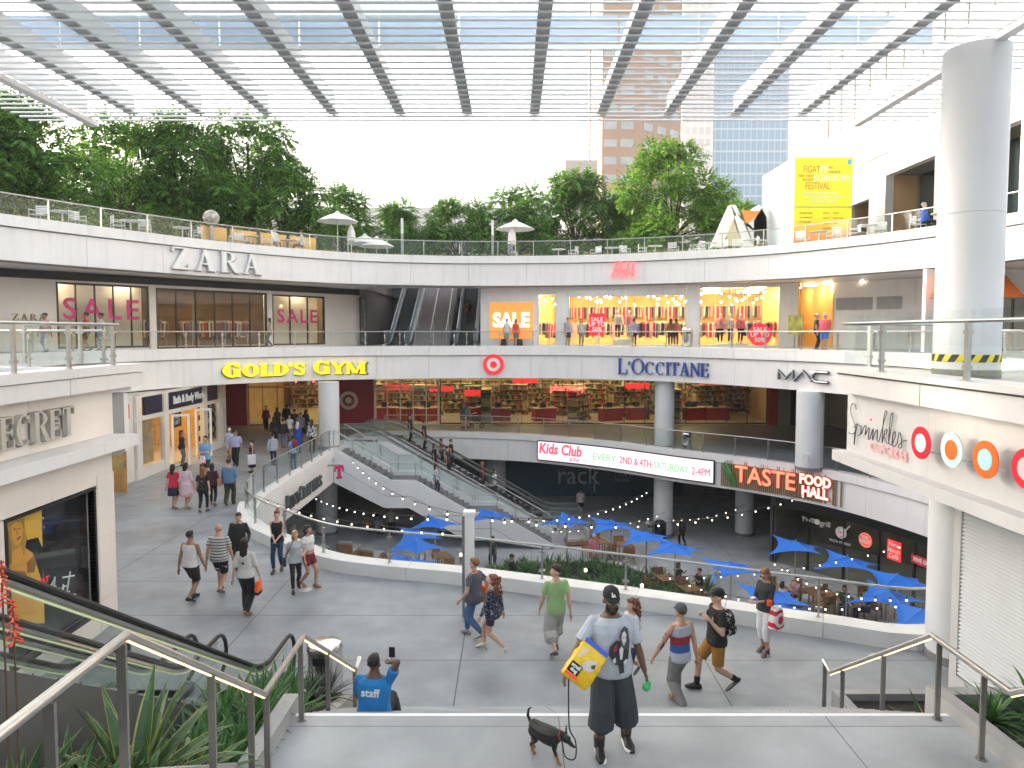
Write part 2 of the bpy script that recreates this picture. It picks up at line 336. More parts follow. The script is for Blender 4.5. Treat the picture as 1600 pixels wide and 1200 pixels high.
basem = paving('court_concrete', (.48, .5, .53), 3.4, 3.4, 1, 30)
flr2 = M('walkway_tile', (.33, .34, .35), .5, var=.08, vs_=1)

# ---------------------------------------------------------------- plan curves
E2 = Path(crv([(9.5, 14.9), (13, 17.5), (15, 22), (15.2, 27), (14.19, 30.63), (12.34, 33.85), (8.96, 37.83), (3.69, 40.46), (-1.5, 41.04), (-9.74, 39.58), (-14.91, 35.95), (-17.41, 31.29), (-18.6, 27), (-18.6, 22), (-16, 18.2), (-11.5, 16.4), (-8.7, 15.9)]))
ER = Path(crv([(20, 18), (19.6, 22), (19, 26), (17.85, 29.83), (15.9, 33.4), (13.2, 36.7), (9.4, 39.2), (4, 41.1), (-1, 41.6), (-5, 41.3), (-9.63, 39.53), (-14.0, 35.4), (-16.95, 31.0), (-19.27, 26.79), (-21.2, 22), (-22.5, 17)]))
Wpts = [(8.46, 14.1), (12.2, 15.2), (15, 18.5), (16.3, 22.5), (16.02, 26.8), (14.5, 31.1), (11.93, 34.23), (8.77, 36.82), (5.47, 39.83), (1.59, 42.3), (-1.59, 43.4), (-5.11, 43.9), (-8.2, 43.8), (-9.3, 42.6), (-9.45, 40.0), (-9.42, 36.5), (-9.45, 33), (-9.5, 29.5), (-9.45, 26.5), (-8.9, 23.8), (-7.9, 21.9), (-6.63, 20.52), (-4.89, 18.9), (-3.37, 18.24), (-1.14, 17.66), (1.55, 16.69), (4.34, 15.59), (6.77, 14.57)]
Wc = crv(Wpts, 5, True); W = Path(Wc+[Wc[0]])
tW = lambda x, y: W.near((x, y))
PZ, RZ, BZ, L2 = 0.0, 10.0, -5.2, 5.45

# ---------------------------------------------------------------- grounds
def sheet(name, mb, mat): o = mb.build(name, mat); tag(o, kind='structure'); return o
out = [(60, -8), (60, 62), (-60, 62), (-60, -8)]
sheet('plaza_floor', holed(out, [[(p.x, p.y) for p in W.off(.02, .5)[:-1]]], PZ), pavem)
sheet('court_floor', MB().quad((-45, 8, BZ), (45, 8, BZ), (45, 62, BZ), (-45, 62, BZ)), basem)
sheet('ground', MB().quad((-1500, -60, -5.6), (1500, -60, -5.6), (1500, 2500, -5.6), (-1500, 2500, -5.6)), M('city_ground', (.18, .18, .17), .9, var=.2, vs_=.05))
e2 = [(p.x, p.y) for p in E2.off(.05, .6)]
ring2 = e2+[(-8.65, 15.6), (-8.65, -8), (-60, -8), (-60, 62), (60, 62), (60, -8), (6.5, -8), (6.5, 13.3)]
sheet('walkway_floor', holed(ring2, [[(-9.1, 44.6), (-2.1, 44.6), (-2.1, 55), (-9.1, 55)]], L2), flr2)
er = [(p.x, p.y) for p in ER.off(.4, .6)]
ringR = er+[(-80, 17), (-80, 75), (80, 75), (80, 18)]
sheet('terrace_floor', holed(ringR, [[(-9.3, 46), (-2.1, 46), (-2.1, 55), (-9.3, 55)]], RZ), M('terrace_paving', (.42, .41, .39), .7, var=.1, vs_=1))

# ---------------------------------------------------------------- the mall building
mall = thing('shopping_mall', 'white curved open-air shopping mall with stacked galleries around the sunken court', 'building', (0, 44, 0))
b_ = MB().ribbon(ER, 9.0, 10.32, .5, inset=.15); b_.build('fascia', M('panel_seam', (.3, .3, .3), .8), mall)
MB().panels(ER, 9.03, 10.28, .14, 3.4).build('fascia_panel', white, mall)
MB().panels(ER, 10.32, 10.75, .6, 3.4, .01, -.14).build('parapet_cap', white, mall)
MB().ribbon(E2, 3.6, 4.95, .5, inset=.15).build('fascia', MATS['panel_seam'], mall)
MB().panels(E2, 3.62, 4.93, .14, 3.0).build('fascia_panel', white, mall)
MB().panels(E2, 4.97, 5.5, .75, 3.0, .01, -.13).build('floor_edge', white, mall)
t0, t1 = tW(14.9, 18.3), tW(-8.4, 23)
MB().ribbon(W, -1.62, -.3, .5, t0, t1, inset=.15).build('fascia', MATS['panel_seam'], mall)
MB().panels(W, -1.6, -.32, .14, 3.0, t0=t0, t1=t1).build('fascia_panel', white, mall)
MB().panels(W, -.28, .1, .45, 3.0, .01, -.1, t0=t0, t1=t1).build('floor_edge', white, mall)
# underside sheets
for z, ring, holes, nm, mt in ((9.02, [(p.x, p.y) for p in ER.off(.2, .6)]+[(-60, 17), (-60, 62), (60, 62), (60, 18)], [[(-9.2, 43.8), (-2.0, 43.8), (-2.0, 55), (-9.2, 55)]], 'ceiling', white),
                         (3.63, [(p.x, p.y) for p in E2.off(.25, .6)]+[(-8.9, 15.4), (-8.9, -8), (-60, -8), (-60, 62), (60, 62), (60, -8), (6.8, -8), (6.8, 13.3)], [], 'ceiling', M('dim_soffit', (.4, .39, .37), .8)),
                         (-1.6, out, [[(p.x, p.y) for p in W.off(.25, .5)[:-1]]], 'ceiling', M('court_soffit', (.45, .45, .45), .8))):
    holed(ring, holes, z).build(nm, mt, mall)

def plan_px(p, q, px):                      # where the sight line of a column of the photo meets a wall in plan
    p, q = Vector(p), Vector(q); k = (px-800)/F/1.0015; d_ = q-p
    return (k*p.y-p.x)/(d_.x-k*d_.y)
def wall_open(p, q, z0, z1, th, ops, mat, parent, name='wall', seam=None):    # wall with rectangular openings [(s0,s1,za,zb)], s in 0..1
    p, q = Vector((p[0], p[1], 0)), Vector((q[0], q[1], 0)); mb = MB(); ops = sorted(ops); s = 0
    def piece(a, b, za, zb):
        if b-a > 1e-4 and zb-za > 1e-3:
            n = max(1, round((q-p).length*(b-a)/3.0)) if seam else 1
            for k in range(n):
                g = .006*(seam or 0); aa, bb = a+(b-a)*k/n, a+(b-a)*(k+1)/n; e = g/(q-p).length
                mb.obox(p.lerp(q, aa+e)+Vector((0, 0, (za+zb)/2)), p.lerp(q, bb-e)+Vector((0, 0, (za+zb)/2)), th, zb-za)
    for (a, b, za, zb) in ops:
        piece(s, a, z0, z1); piece(a, b, z0, za); piece(a, b, zb, z1); s = b
    piece(s, 1, z0, z1); return mb.build(name, mat, parent)
def shop_window(p, q, s0, s1, za, zb, n, parent, fm, gm=None, fw=.09, name='shop_window', inset=0, rows=()):
    p, q = Vector((p[0], p[1], 0)), Vector((q[0], q[1], 0)); a, b = p.lerp(q, s0), p.lerp(q, s1); z = Vector((0, 0, 1)); nrm = (b-a).normalized().cross(z)*inset
    a += nrm; b += nrm; mb = MB()
    for zz in (za+fw/2, zb-fw/2)+tuple(rows): mb.obox(a+z*zz, b+z*zz, .14, fw)
    for k in range(n+1):
        c = a.lerp(b, k/n); wv = fw if k in (0, n) else fw*.45; dd = (b-a).normalized()*wv/2
        if k == 0: c = c+dd
        if k == n: c = c-dd
        mb.obox(c-dd+z*((za+zb)/2), c+dd+z*((za+zb)/2), .13, zb-za-2*fw)
    f = mb.build(name, fm, parent)
    if gm: MB().quad(a+z*za, b+z*za, b+z*zb, a+z*zb).build('pane', gm, f)
    return f

# upper gallery: the two long shop fronts
ZA, ZB = (-23.5, 27.84), (-9.85, 45.2)
sz = lambda px: plan_px(ZA, ZB, px)
wall_open(ZA, ZB, L2, 8.92, .3, [(sz(88), sz(232), 5.55, 8.55), (sz(243), sz(416), 5.46, 8.5), (sz(424), sz(506), 5.55, 8.45)], cream, mall, seam=1)
MB().obox((*Vector(ZA).lerp(Vector(ZB), 0), 8.82), (*Vector(ZB), 8.82), .36, .36).build('shade_band', black, mall)  # black strip painting the shaded soffit gap above the shop wall
shop_window(ZA, ZB, sz(88), sz(232), 5.55, 8.55, 5, mall, black, glassd, inset=.05)
for a_, b_2 in ((88, 232), (424, 506)):
    q0, q1 = Vector(ZA).lerp(Vector(ZB), sz(a_)), Vector(ZA).lerp(Vector(ZB), sz(b_2)); n_0 = (q1-q0).normalized(); n_0 = Vector((-n_0.y, n_0.x))*.7; MB().obox((*(q0+n_0), 7.0), (*(q1+n_0), 7.0), .06, 3.05).build('window_display', M('display_cream', (.66, .6, .5), .7, var=.2, vs_=.6), mall)
shop_window(ZA, ZB, sz(424), sz(506), 5.55, 8.45, 3, mall, black, glassd, inset=.05)
shop_window(ZA, ZB, sz(243), sz(416), 5.46, 8.5, 6, mall, black, glassd, name='shop_entrance', inset=.05)
dv = (Vector(ZB)-Vector(ZA)).normalized(); nv = Vector((-dv.y, dv.x))
def interior(P4, z0, z1, wallm, floorm, ceilm, parent):
    P = [Vector((a, b, 0)) for a, b in P4]; z = Vector((0, 0, 1))         # P[0],P[1] = shop front; P[2],P[3] = back
    mb = MB()
    for a, b in ((P[1], P[2]), (P[2], P[3]), (P[3], P[0])): mb.quad(a+z*z0, b+z*z0, b+z*z1, a+z*z1)
    mb.build('interior_wall', wallm, parent)
    MB().quad(*[p+z*(z0+.02) for p in P]).build('interior_floor', floorm, parent)
    MB().quad(*[p+z*z1 for p in P]).build('interior_ceiling', ceilm, parent)
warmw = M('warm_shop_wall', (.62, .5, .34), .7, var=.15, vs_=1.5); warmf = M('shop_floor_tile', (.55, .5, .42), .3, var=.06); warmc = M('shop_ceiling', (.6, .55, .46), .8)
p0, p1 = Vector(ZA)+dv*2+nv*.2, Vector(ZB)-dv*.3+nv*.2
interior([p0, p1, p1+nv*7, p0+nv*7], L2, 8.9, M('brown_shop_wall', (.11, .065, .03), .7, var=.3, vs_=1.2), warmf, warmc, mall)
HA, HB = (-1.9, 43.5), (15.7, 38.8)
sh = lambda px: plan_px(HA, HB, px)
hw = [(sh(762), sh(838), 5.9, 8.45), (sh(841), sh(870), 5.5, 8.6), (sh(888), sh(1072), 5.5, 8.45), (sh(1092), sh(1218), 5.5, 8.85)]
wall_open(HA, HB, L2, 9.0, .3, hw[1:], white, mall, seam=1)
for (a, b, za, zb), n in zip(hw[1:], (1, 4, 5)): shop_window(HA, HB, a, b, za, zb, n, mall, alum, glassd, fw=.06, inset=.05)
hd = (Vector(HB)-Vector(HA)).normalized(); hn = Vector((-hd.y, hd.x))
gold = M('golden_shop_wall', (.72, .5, .2), .6, var=.15, vs_=1.2)
h0, h1 = Vector(HA)+hd*2.9+hn*.2, Vector(HB)-hd*.9+hn*.2
interior([h0, h1, h1+hn*9, h0+hn*9], L2, 8.95, gold, warmf, warmc, mall)
# corner passage, vented wall, far shop
wall_open((15.7, 38.8), (16.05, 45), L2, 9, .2, [], M('yellow_passage', (.75, .5, .16), .6, var=.06), mall)
wall_open((15.9, 44.6), (19, 44.6), L2, 9, .2, [], MATS['yellow_passage'], mall)
MB().box((17.4, 44.4, L2), (18.2, 44.48, 7.8)).build('service_door', black, mall)
VA, VB = (17.45, 38.2), (20.2, 35.4)
wall_open((17.45, 38.2), (18.2, 45), L2, 9, .2, [], MATS['yellow_passage'], mall)
wall_open(VA, VB, L2, 9, .25, [], white, mall, seam=1)
crv_wall = Path(crv([(20.2, 35.4), (21.0, 34.2), (21.9, 33.4), (23.2, 33), (26, 33)]))
MB().ribbon(crv_wall, L2, 9, .2, inset=-.1).build('wall', white, mall)
for a, b in ((.03, .5), (.55, .86)):
    v0, v1 = Vector(VA).lerp(Vector(VB), a), Vector(VA).lerp(Vector(VB), b); nn = Vector((-(Vector(VB)-Vector(VA)).normalized().y*-1, 0))
    m_ = MB(); off = (Vector(VB)-Vector(VA)).normalized(); nr = Vector((off.y, -off.x))*.14
    for k in range(12):
        z = 7.5+k*.055; m_.obox((*(v0+nr), z), (*(v1+nr), z), .04, .028)
    m_.build('vent', M('vent_metal', (.3, .3, .3), .5, .5), mall)
wall_open((24.5, 33), (24.5, 14), L2, 9, .25, [(.1, .6, 5.5, 8.0)], white, mall, seam=1)
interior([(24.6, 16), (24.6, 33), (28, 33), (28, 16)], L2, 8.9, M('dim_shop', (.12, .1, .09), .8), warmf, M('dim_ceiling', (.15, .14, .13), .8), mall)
# escalator bay up to the terrace: side walls
purple = M('plum_stone', (.23, .19, .19), .6, var=.25, vs_=4, bump=.1, bs=10)
wall_open((-9.55, 45.2), (-9.55, 56), L2, 10.6, .3, [], purple, mall)
wall_open((-1.85, 43.8), (-1.85, 56), L2, 10.6, .25, [], purple, mall)
wall_open((-9.5, 56), (-1.8, 56), L2, 10.0, .25, [], purple, mall)
shop_window((-9.85, 45.0), (-9.4, 45.25), .1, .9, 5.6, 8.5, 1, mall, black, glassd, inset=.3)
# plaza level: long glazed department store
TY = 47.4; tp = lambda px: (px-800)/F*TY/1.0
wall_open((-26, TY), (tp(345), TY), 0, 3.6, .25, [], cream, mall)
redw = M('store_red', (.33, .012, .02), .5, var=.06)
MB().box((tp(345), TY-.12, 0), (tp(384), TY+.12, 3.6)).build('wall', redw, mall)
MB().box((tp(503), TY-.12, 0), (tp(583), TY+.12, 3.6)).build('wall', redw, mall)
MB().box((tp(1201), TY-.12, 0), (tp(1216), TY+.12, 3.6)).build('wall', M('store_orange_red', (.6, .07, .03), .5), mall)
T0, T1 = (tp(384), TY), (tp(1201), TY); st = lambda px: (tp(px)-T0[0])/(T1[0]-T0[0])
shop_window(T0, T1, st(386), st(502), 0, 3.6, 5, mall, M('bronze_frame', (.3, .25, .2), .4, .5), glassd, .08, 'shop_entrance', rows=(2.6,))
shop_window(T0, T1, st(584), st(686), 0, 3.6, 5, mall, M('ivory_frame', (.7, .66, .58), .4), glassd, .12, 'shop_entrance', rows=(2.55,))
shop_window(T0, T1, st(687), 1, 0.1, 3.6, 16, mall, black, glassd, .07)
interior([(-19, TY+.2), (tp(1216), TY+.2), (tp(1216)+1, 60), (-19, 60)], 0, 3.58, M('store_back_wall', (.55, .4, .22), .7, var=.2, vs_=1), warmf, warmc, mall)
MB().box((tp(1216), TY, 0), (30, TY+.2, 3.6)).build('wall', M('service_wall', (.42, .38, .32), .7, var=.1), mall)
MB().box((tp(1216)+.9, TY-.1, 0), (tp(1216)+2, TY-.02, 2.4)).build('service_door', black, mall)
MB().box((21.5, TY-9, 0), (21.7, TY, 3.6)).build('wall', MATS['service_wall'], mall)
# plaza level: cream shop front on the long side
BX = -16.0; by = lambda px: BX*F/(px-800)
bl0, bl1 = by(205), by(346)
mb = MB(); mb.box((BX-.2, 20, 0), (BX, by(205), 3.6)); mb.build('wall', cream2, mall); MB().box((-26, bl1+.25, 0), (BX, bl1+.45, 3.6)).build('wall', cream2, mall)
mb = MB()
for a in (206, 250, 313, 338): mb.box((BX-.1, by(a), 0), (BX+.12, by(a)+.42, 3.6))
mb.box((BX-.1, bl0, 2.5), (BX+.1, bl1, 2.68)); mb.box((BX-.1, bl0, 3.5), (BX+.1, bl1, 3.6)); mb.box((BX-.1, bl0, 0), (BX+.09, by(250), .45)); mb.box((BX-.1, by(313), 0), (BX+.09, bl1, .45)); mb.build('shop_front', cream2, mall)
navy = M('navy_panel', (.012, .014, .045), .4)
for a, b in ((222, 249.5), (256, 312.5), (319, 337)): MB().box((BX-.05, by(a), 2.69), (BX+.05, by(b), 3.49)).build('sign_panel', navy, mall)
for y_0, y_1 in ((bl0, by(250)), (by(320), bl1)): MB().quad((BX-.02, y_0, .45), (BX-.02, y_1, .45), (BX-.02, y_1, 2.5), (BX-.02, y_0, 2.5)).build('pane', glassd, mall)
MB().box((BX-.5, bl0, .4), (BX-.42, by(250), 2.5)).build('window_display', M('display_beige', (.5, .38, .22), .7, var=.2, vs_=3), mall)
plaid = M('plaid_cloth', (.6, .55, .42), .8); 
pn = plaid.node_tree; pb = pn.nodes['Principled BSDF']; g_ = pn.nodes.new('ShaderNodeNewGeometry'); ck = pn.nodes.new('ShaderNodeTexChecker'); ck.inputs['Scale'].default_value = 3.6; ck.inputs[1].default_value = (.62, .56, .42, 1); ck.inputs[2].default_value = (.03, .03, .04, 1); pn.links.new(g_.outputs['Position'], ck.inputs[0]); pn.links.new(ck.outputs[0], pb.inputs['Base Color'])
MB().box((BX-.5, by(322), .45), (BX-.42, bl1, 2.5)).build('window_display', plaid, mall)
interior([(BX-.15, bl0), (BX-.15, bl1), (BX-6, bl1), (BX-6, bl0)], 0, 3.55, M('amber_shop_wall', (.7, .45, .15), .7, var=.2, vs_=2), warmf, warmc, mall)
for px in (263, 300):                        # open glazed door leaves
    y = by(px); f = shop_window((BX+.05, y), (BX+.75, y+.35), 0, 1, .02, 2.45, 1, mall, M('white_door', (.78, .76, .72), .4), glassd, .1, 'shop_door')
# golden timber door of the next shop
dt = thing('timber_door', 'golden timber shop door with glazed upper half standing open', 'door', (BX, 27.6, 0)); timber = M('golden_timber', (.5, .27, .08), .45, var=.2, vs_=3)
mb = MB(); mb.box((BX, 27.3, .02), (BX+.9, 27.36, .95)); mb.box((BX, 27.3, 2.3), (BX+.9, 27.36, 2.6)); mb.box((BX, 27.3, .95), (BX+.14, 27.36, 2.3)); mb.box((BX+.76, 27.3, .95), (BX+.9, 27.36, 2.3)); mb.box((BX+.2, 27.27, .2), (BX+.7, 27.3, .8)); mb.build('leaf', timber, dt)
MB().box((BX+.14, 27.32, .95), (BX+.76, 27.335, 2.3)).build('pane', M('golden_glass', (.5, .36, .12), .25, var=.3, vs_=6), dt); MB().box((BX+.82, 27.22, 1.0), (BX+.86, 27.3, 1.3)).build('handle', steel, dt)
MB().box((BX-.02, 28.6, 2.7), (BX+.06, 29.2, 3.3)).build('sign_panel', M('coral_panel', (.75, .08, .08), .5), mall)
# sunken court: walls under the plaza
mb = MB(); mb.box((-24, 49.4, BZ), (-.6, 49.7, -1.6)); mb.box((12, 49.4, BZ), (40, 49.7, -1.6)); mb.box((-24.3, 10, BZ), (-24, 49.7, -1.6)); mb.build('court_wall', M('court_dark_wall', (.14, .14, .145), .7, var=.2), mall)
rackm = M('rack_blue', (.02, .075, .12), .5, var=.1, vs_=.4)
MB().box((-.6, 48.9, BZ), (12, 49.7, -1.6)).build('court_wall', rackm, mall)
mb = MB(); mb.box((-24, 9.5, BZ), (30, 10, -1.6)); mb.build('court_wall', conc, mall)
# food hall front below the gallery on the long curve
FH = Path(W.off(1.15, .5, tW(15.6, 20.5), tW(12.2, 33.9)))
MB().ribbon(FH, -2.35, -1.62, .12, inset=.02).build('shop_front', black, mall)
mb = MB(); n = 9
for k in range(n+1):
    p, tg, nr = FH.at(FH.L*k/n); MB().obox((p.x, p.y, BZ), (p.x, p.y, -2.35), .1, .1).build('mullion', black, mall)
a = FH.off(.03, .5); mb = MB()
for p, q in zip(a, a[1:]): mb.quad((p.x, p.y, BZ), (q.x, q.y, BZ), (q.x, q.y, -2.35), (p.x, p.y, -2.35))
mb.build('pane', GLASS('dark_shop_glass', (.45, .5, .5), 1.5), mall)
inn = Path(FH.off(5, .8)); mb = MB().ribbon(inn, BZ, -1.65, .2); mb.build('interior_wall', M('hall_wall', (.16, .14, .1), .8, var=.4, vs_=1), mall)
mb = MB(); p = FH.at(FH.L)[0]; q = inn.at(inn.L)[0]; mb.obox((p.x, p.y, -3.4), (q.x+.3, q.y+3, -3.4), .3, 3.55); mb.build('court_wall', M('hall_side', (.07, .075, .08), .6), mall)

# ---------------------------------------------------------------- near wing with the serif name
lw = thing('corner_shop', 'cream corner shop below the upper walkway with a dark poster window', 'building', (-9, 10, 0))
MB().panels(Path([(-8.63, 3), (-8.63, 15.06)]), 3.12, 3.84, .3, 2.0, .008, -.3).build('wall', cream, lw)
LA, LB = (-8.78, 2.0), (-8.78, 15.06)
posy = [U(10, 808, X=-8.63).y, U(146, 766, X=-8.63).y]
ly = lambda y: (y-2.0)/13.06
wall_open(LA, LB, 0, 3.1, .3, [(ly(posy[0]), ly(posy[1]), .45, 3.1)], cream, lw)
mb = MB()                                      # panel joints as proud cladding at the corner
for k in range(5): mb.box((-8.655, posy[1]+.12, .02+k*.66), (-8.615, 15.075, .02+k*.66+.645))
mb.build('cladding', cream, lw)
MB().box((-16, 15.06, 0), (-8.9, 15.3, 5.1)).build('wall', cream, lw)
MB().box((-8.9, 2, 3.84), (-8.2, 15.35, 4.08)).build('ledge', white, lw)
MB().panels(Path([(-8.72, 2), (-8.72, 15.3)]), 4.09, 5.1, .3, 2.6, .008, -.3).build('wall', cream, lw)
mb = MB()
for k in range(5): y = 2.8+k*2.65; mb.box((-8.9, y, 5.1), (-8.42, y+2.63, 5.4)); mb.box((-8.9, y, 5.42), (-8.36, y+2.63, 5.6))
mb.build('floor_edge', white, lw)
# ---------------------------------------------------------------- near wing with the script name
bwm = M('bakery_panel', (.54, .53, .525), .5, var=.05, vs_=.8, bump=.03, bs=4); streaks(bwm, .07)
rw = thing('bakery_wing', 'pale corner bakery wing carrying script lettering and four ring ornaments', 'building', (7, 9, 0))
mb = MB()
for k in range(4): y = 2.6+k*2.75; mb.box((6.3, y, 5.16), (6.9, y+2.73, 5.5)); mb.box((6.22, y, 5.53), (6.9, y+2.73, 5.62))
mb.build('floor_edge', bwm, rw)
mb = MB(); mb.box((6.26, 2.6, 5.5), (6.8, 13.55, 5.53)); mb.build('joint', dark, rw)
mb = MB().panels(Path([(6.55, 13.68), (6.55, 3)]), 4.0, 5.16, .3, 2.8, .006, -.3); mb.build('wall', bwm, rw)
mb = MB(); pr = [(6.9, 3.0), (6.9, 13.7), (6.3, 13.75), (6.3, 3.0)]; mb.prism(pr, 3.8, 4.0); mb.build('ledge', bwm, rw)
mb = MB(); mb.box((7.7, 11.9, 0), (8.0, 12.1, 3.72)); mb.box((7.7, 3, 3.42), (8.0, 11.9, 3.72)); mb.box((7.7, 3, 0), (8, 11.9, .35)); mb.box((6.91, 3, 3.73), (7.69, 13.4, 3.81)); mb.build('wall', bwm, rw)
mb = MB(); k = 0
z = .4
while z < 3.38: mb.add([(7.7, 3, z), (7.7, 11.88, z), (7.78, 11.88, z+.055), (7.78, 3, z+.055), (7.7, 3, z+.012), (7.7, 11.88, z+.012), (7.78, 11.88, z+.067), (7.78, 3, z+.067)], [(0, 1, 2, 3), (7, 6, 5, 4), (0, 4, 5, 1), (2, 6, 7, 3), (1, 5, 6, 2), (0, 3, 7, 4)]); z += .068
mb.build('louvre', M('louvre_grey', (.62, .64, .66), .4, var=.03), rw)
MB().box((7.84, 3, .35), (7.9, 11.9, 3.42)).build('louvre_back', M('louvre_back', (.3, .31, .32), .7), rw)

# ---------------------------------------------------------------- columns
def column(x, y, r, z0, z1, label, collar=False, band=False):
    t = thing('column', label, 'column', (x, y, z0), group='round columns of the mall')
    m = M('column_paint', (.66, .67, .68), .5, var=.04, vs_=1); mb = MB(); z = z0
    cuts = [z0, z1] if z1-z0 < 6 else [z0, z0+(z1-z0)*.5, z1]
    for a, b in zip(cuts, cuts[1:]): mb.lathe([(r-.012, a), (r, a+.012), (r, b-.012), (r-.012, b)], (x, y, 0), 40)
    mb.build('shaft', m, t, True)
    MB().lathe([(r+.015, z0), (r+.015, z0+.15), (r+.004, z0+.16)], (x, y, 0), 40).build('base', M('column_base', (.2, .2, .2), .5), t, True)
    if band:
        mb = MB(); n = 14
        for k in range(n):
            a0, a1 = 2*math.pi*k/n, 2*math.pi*(k+.5)/n
            for q in (0, 1): mb.rings([[Vector((x+rr*math.cos(a0+(a1-a0)*j/4+zz*.15), y+rr*math.sin(a0+(a1-a0)*j/4+zz*.15), z0+.3+zz*.14)) for rr, zz in ((r+.004, 0), (r+.012, 0), (r+.012, 1), (r+.004, 1))] for j in range(5)]) if q == 0 else None
        MB().lathe([(r+.003, z0+.3), (r+.006, z0+.31), (r+.006, z0+.43), (r+.003, z0+.44)], (x, y, 0), 40).build('warning_band', M('warning_yellow', (.85, .68, .02), .5), t, True)
        mb.build('warning_stripe', black, t)
    return t
column(8.58, 13.3, .55, 5.45, 11.5, 'tall thick white column rising from the upper walkway to the louvred canopy', band=True)
column(8.64, 13.3, .575, 0, 5.1, 'thick white column on the plaza at the end of the glass balustrade')
cx = U(515, 700, z=0); column(cx.x, cx.y, .55, 0, 3.62, 'white plaza column behind the stair head beside the red store wall')
column(8.55, 39.3, .54, -5.2, 3.62, 'white column running from the court past the scrolling screen to the gallery')
cx = U(1267, 738, z=0); column(cx.x+.2, cx.y+.7, .6, 0, 3.62, 'white plaza column with a small white letter logo at its foot')
column(-1.1, 47.0, .68, -5.2, -1.62, 'white court column behind the moving stairs')
column(-10.6, 39.8, .6, -5.2, -1.62, 'white court column in the shade below the stair head')
cx = U(1180, 835, z=-3.6); column(13.2, 39.5, .5, -5.2, -1.62, 'dim court column deep inside behind the food hall')

# ---------------------------------------------------------------- landing, steps, planters
lz = 1.7
mb = MB(); mb.box((-2.6, 4.6, -.02), (5.25, 8.2, lz)); sheet('landing', mb, landm)
mb = MB(); mb.box((-2.6, 8.2, lz-.06), (5.25, 8.26, lz+.004)); sheet('landing_edge', mb, M('white_nosing', (.8, .8, .79), .5, var=.05, vs_=4))
mb = MB(); n = 9
for k in range(n): mb.box((-2.6, 8.26+k*.33, 0), (5.25, 8.26+(k+1)*.33-.002, lz-(k+1)*lz/(n+1)))
for k in range(10): mb.box((-2.6, 4.6-(k+1)*.31, 0), (5.25, 4.6-k*.31-.002, lz+(k+1)*.17))
mb.box((-2.6, -6, 0), (5.25, 1.5, 3.4)); sheet('steps', mb, landm)
mb = MB(); mb.box((-14, -8, 0), (-2.9, 1.9, 5.4)); sheet('upper_landing', mb, conc)
soil = M('dark_soil', (.035, .03, .025), .95, var=.4, vs_=20, bump=.5, bs=30)
def planter(label, polys):
    t = thing('planter', label, 'planter', polys[0][0]); return t
pl = thing('planter', 'concrete stepped planter full of agave and aloe beside the escalator', 'planter', (-3.2, 7, 0))
mb = MB()
def slopewall(mb, x0, x1, prof):
    n = len(prof); V = [(x0, y, z) for y, z in prof]+[(x0, y, -.02) for y, z in prof]+[(x1, y, z) for y, z in prof]+[(x1, y, -.02) for y, z in prof]; Fc = []
    for i in range(n-1):
        Fc += [(i, i+1, n+i+1, n+i), (2*n+i+1, 2*n+i, 3*n+i, 3*n+i+1), (i+1, i, 2*n+i, 2*n+i+1)]
    Fc += [(0, n, 3*n, 2*n), (n-1, 3*n-1, 4*n-1, 2*n-1)]; mb.add(V, Fc)
slopewall(mb, -2.78, -2.6, [(1.5, 3.55), (4.5, 3.4), (6.9, 1.95), (8.35, 1.9), (8.36, 1.3), (11.3, .35)])
slopewall(mb, -3.98, -3.86, [(1.5, 3.2), (4.5, 3.0), (6.9, 1.7), (8.35, 1.6), (11.3, .35)])
mb.box((-3.86, 11.2, 0), (-2.78, 11.35, .42)); mb.build('kerb', conc, pl)
slopewall(MB(), 0, 0, [(0, 0), (1, 0)])
mb = MB(); slopewall(mb, -3.86, -2.78, [(1.5, 2.9), (4.5, 2.8), (6.9, 1.62), (8.35, 1.55), (8.6, 1.2), (11.2, .3)]); mb.build('soil', soil, pl)
pr_ = thing('planter', 'concrete planter of aloes below the louvred wall', 'planter', (6.3, 7, 0))
mb = MB(); slopewall(mb, 5.25, 5.43, [(1.5, 3.3), (4.6, 3.2), (6.9, 1.9), (8.7, 1.84), (8.71, .3)]); mb.box((5.43, 8.52, .4), (7.6, 8.7, 1.8)); mb.build('kerb', conc, pr_)
mb = MB(); slopewall(mb, 5.43, 7.68, [(1.5, 2.9), (4.6, 2.7), (6.9, 1.66), (8.5, 1.62)]); mb.build('soil', soil, pr_)
pw = thing('planter', 'low concrete planter box at the stair foot holding one spiky plant', 'planter', (6.3, 10, 0))
mb = MB(); mb.box((5.27, 8.72, 0), (5.42, 11.3, .42)); mb.box((5.42, 11.15, 0), (7.6, 11.3, .42)); mb.box((7.45, 8.72, 0), (7.6, 11.15, .42)); mb.build('kerb', conc, pw)
MB().box((5.42, 8.73, 0), (7.45, 11.15, .3)).build('soil', soil, pw)
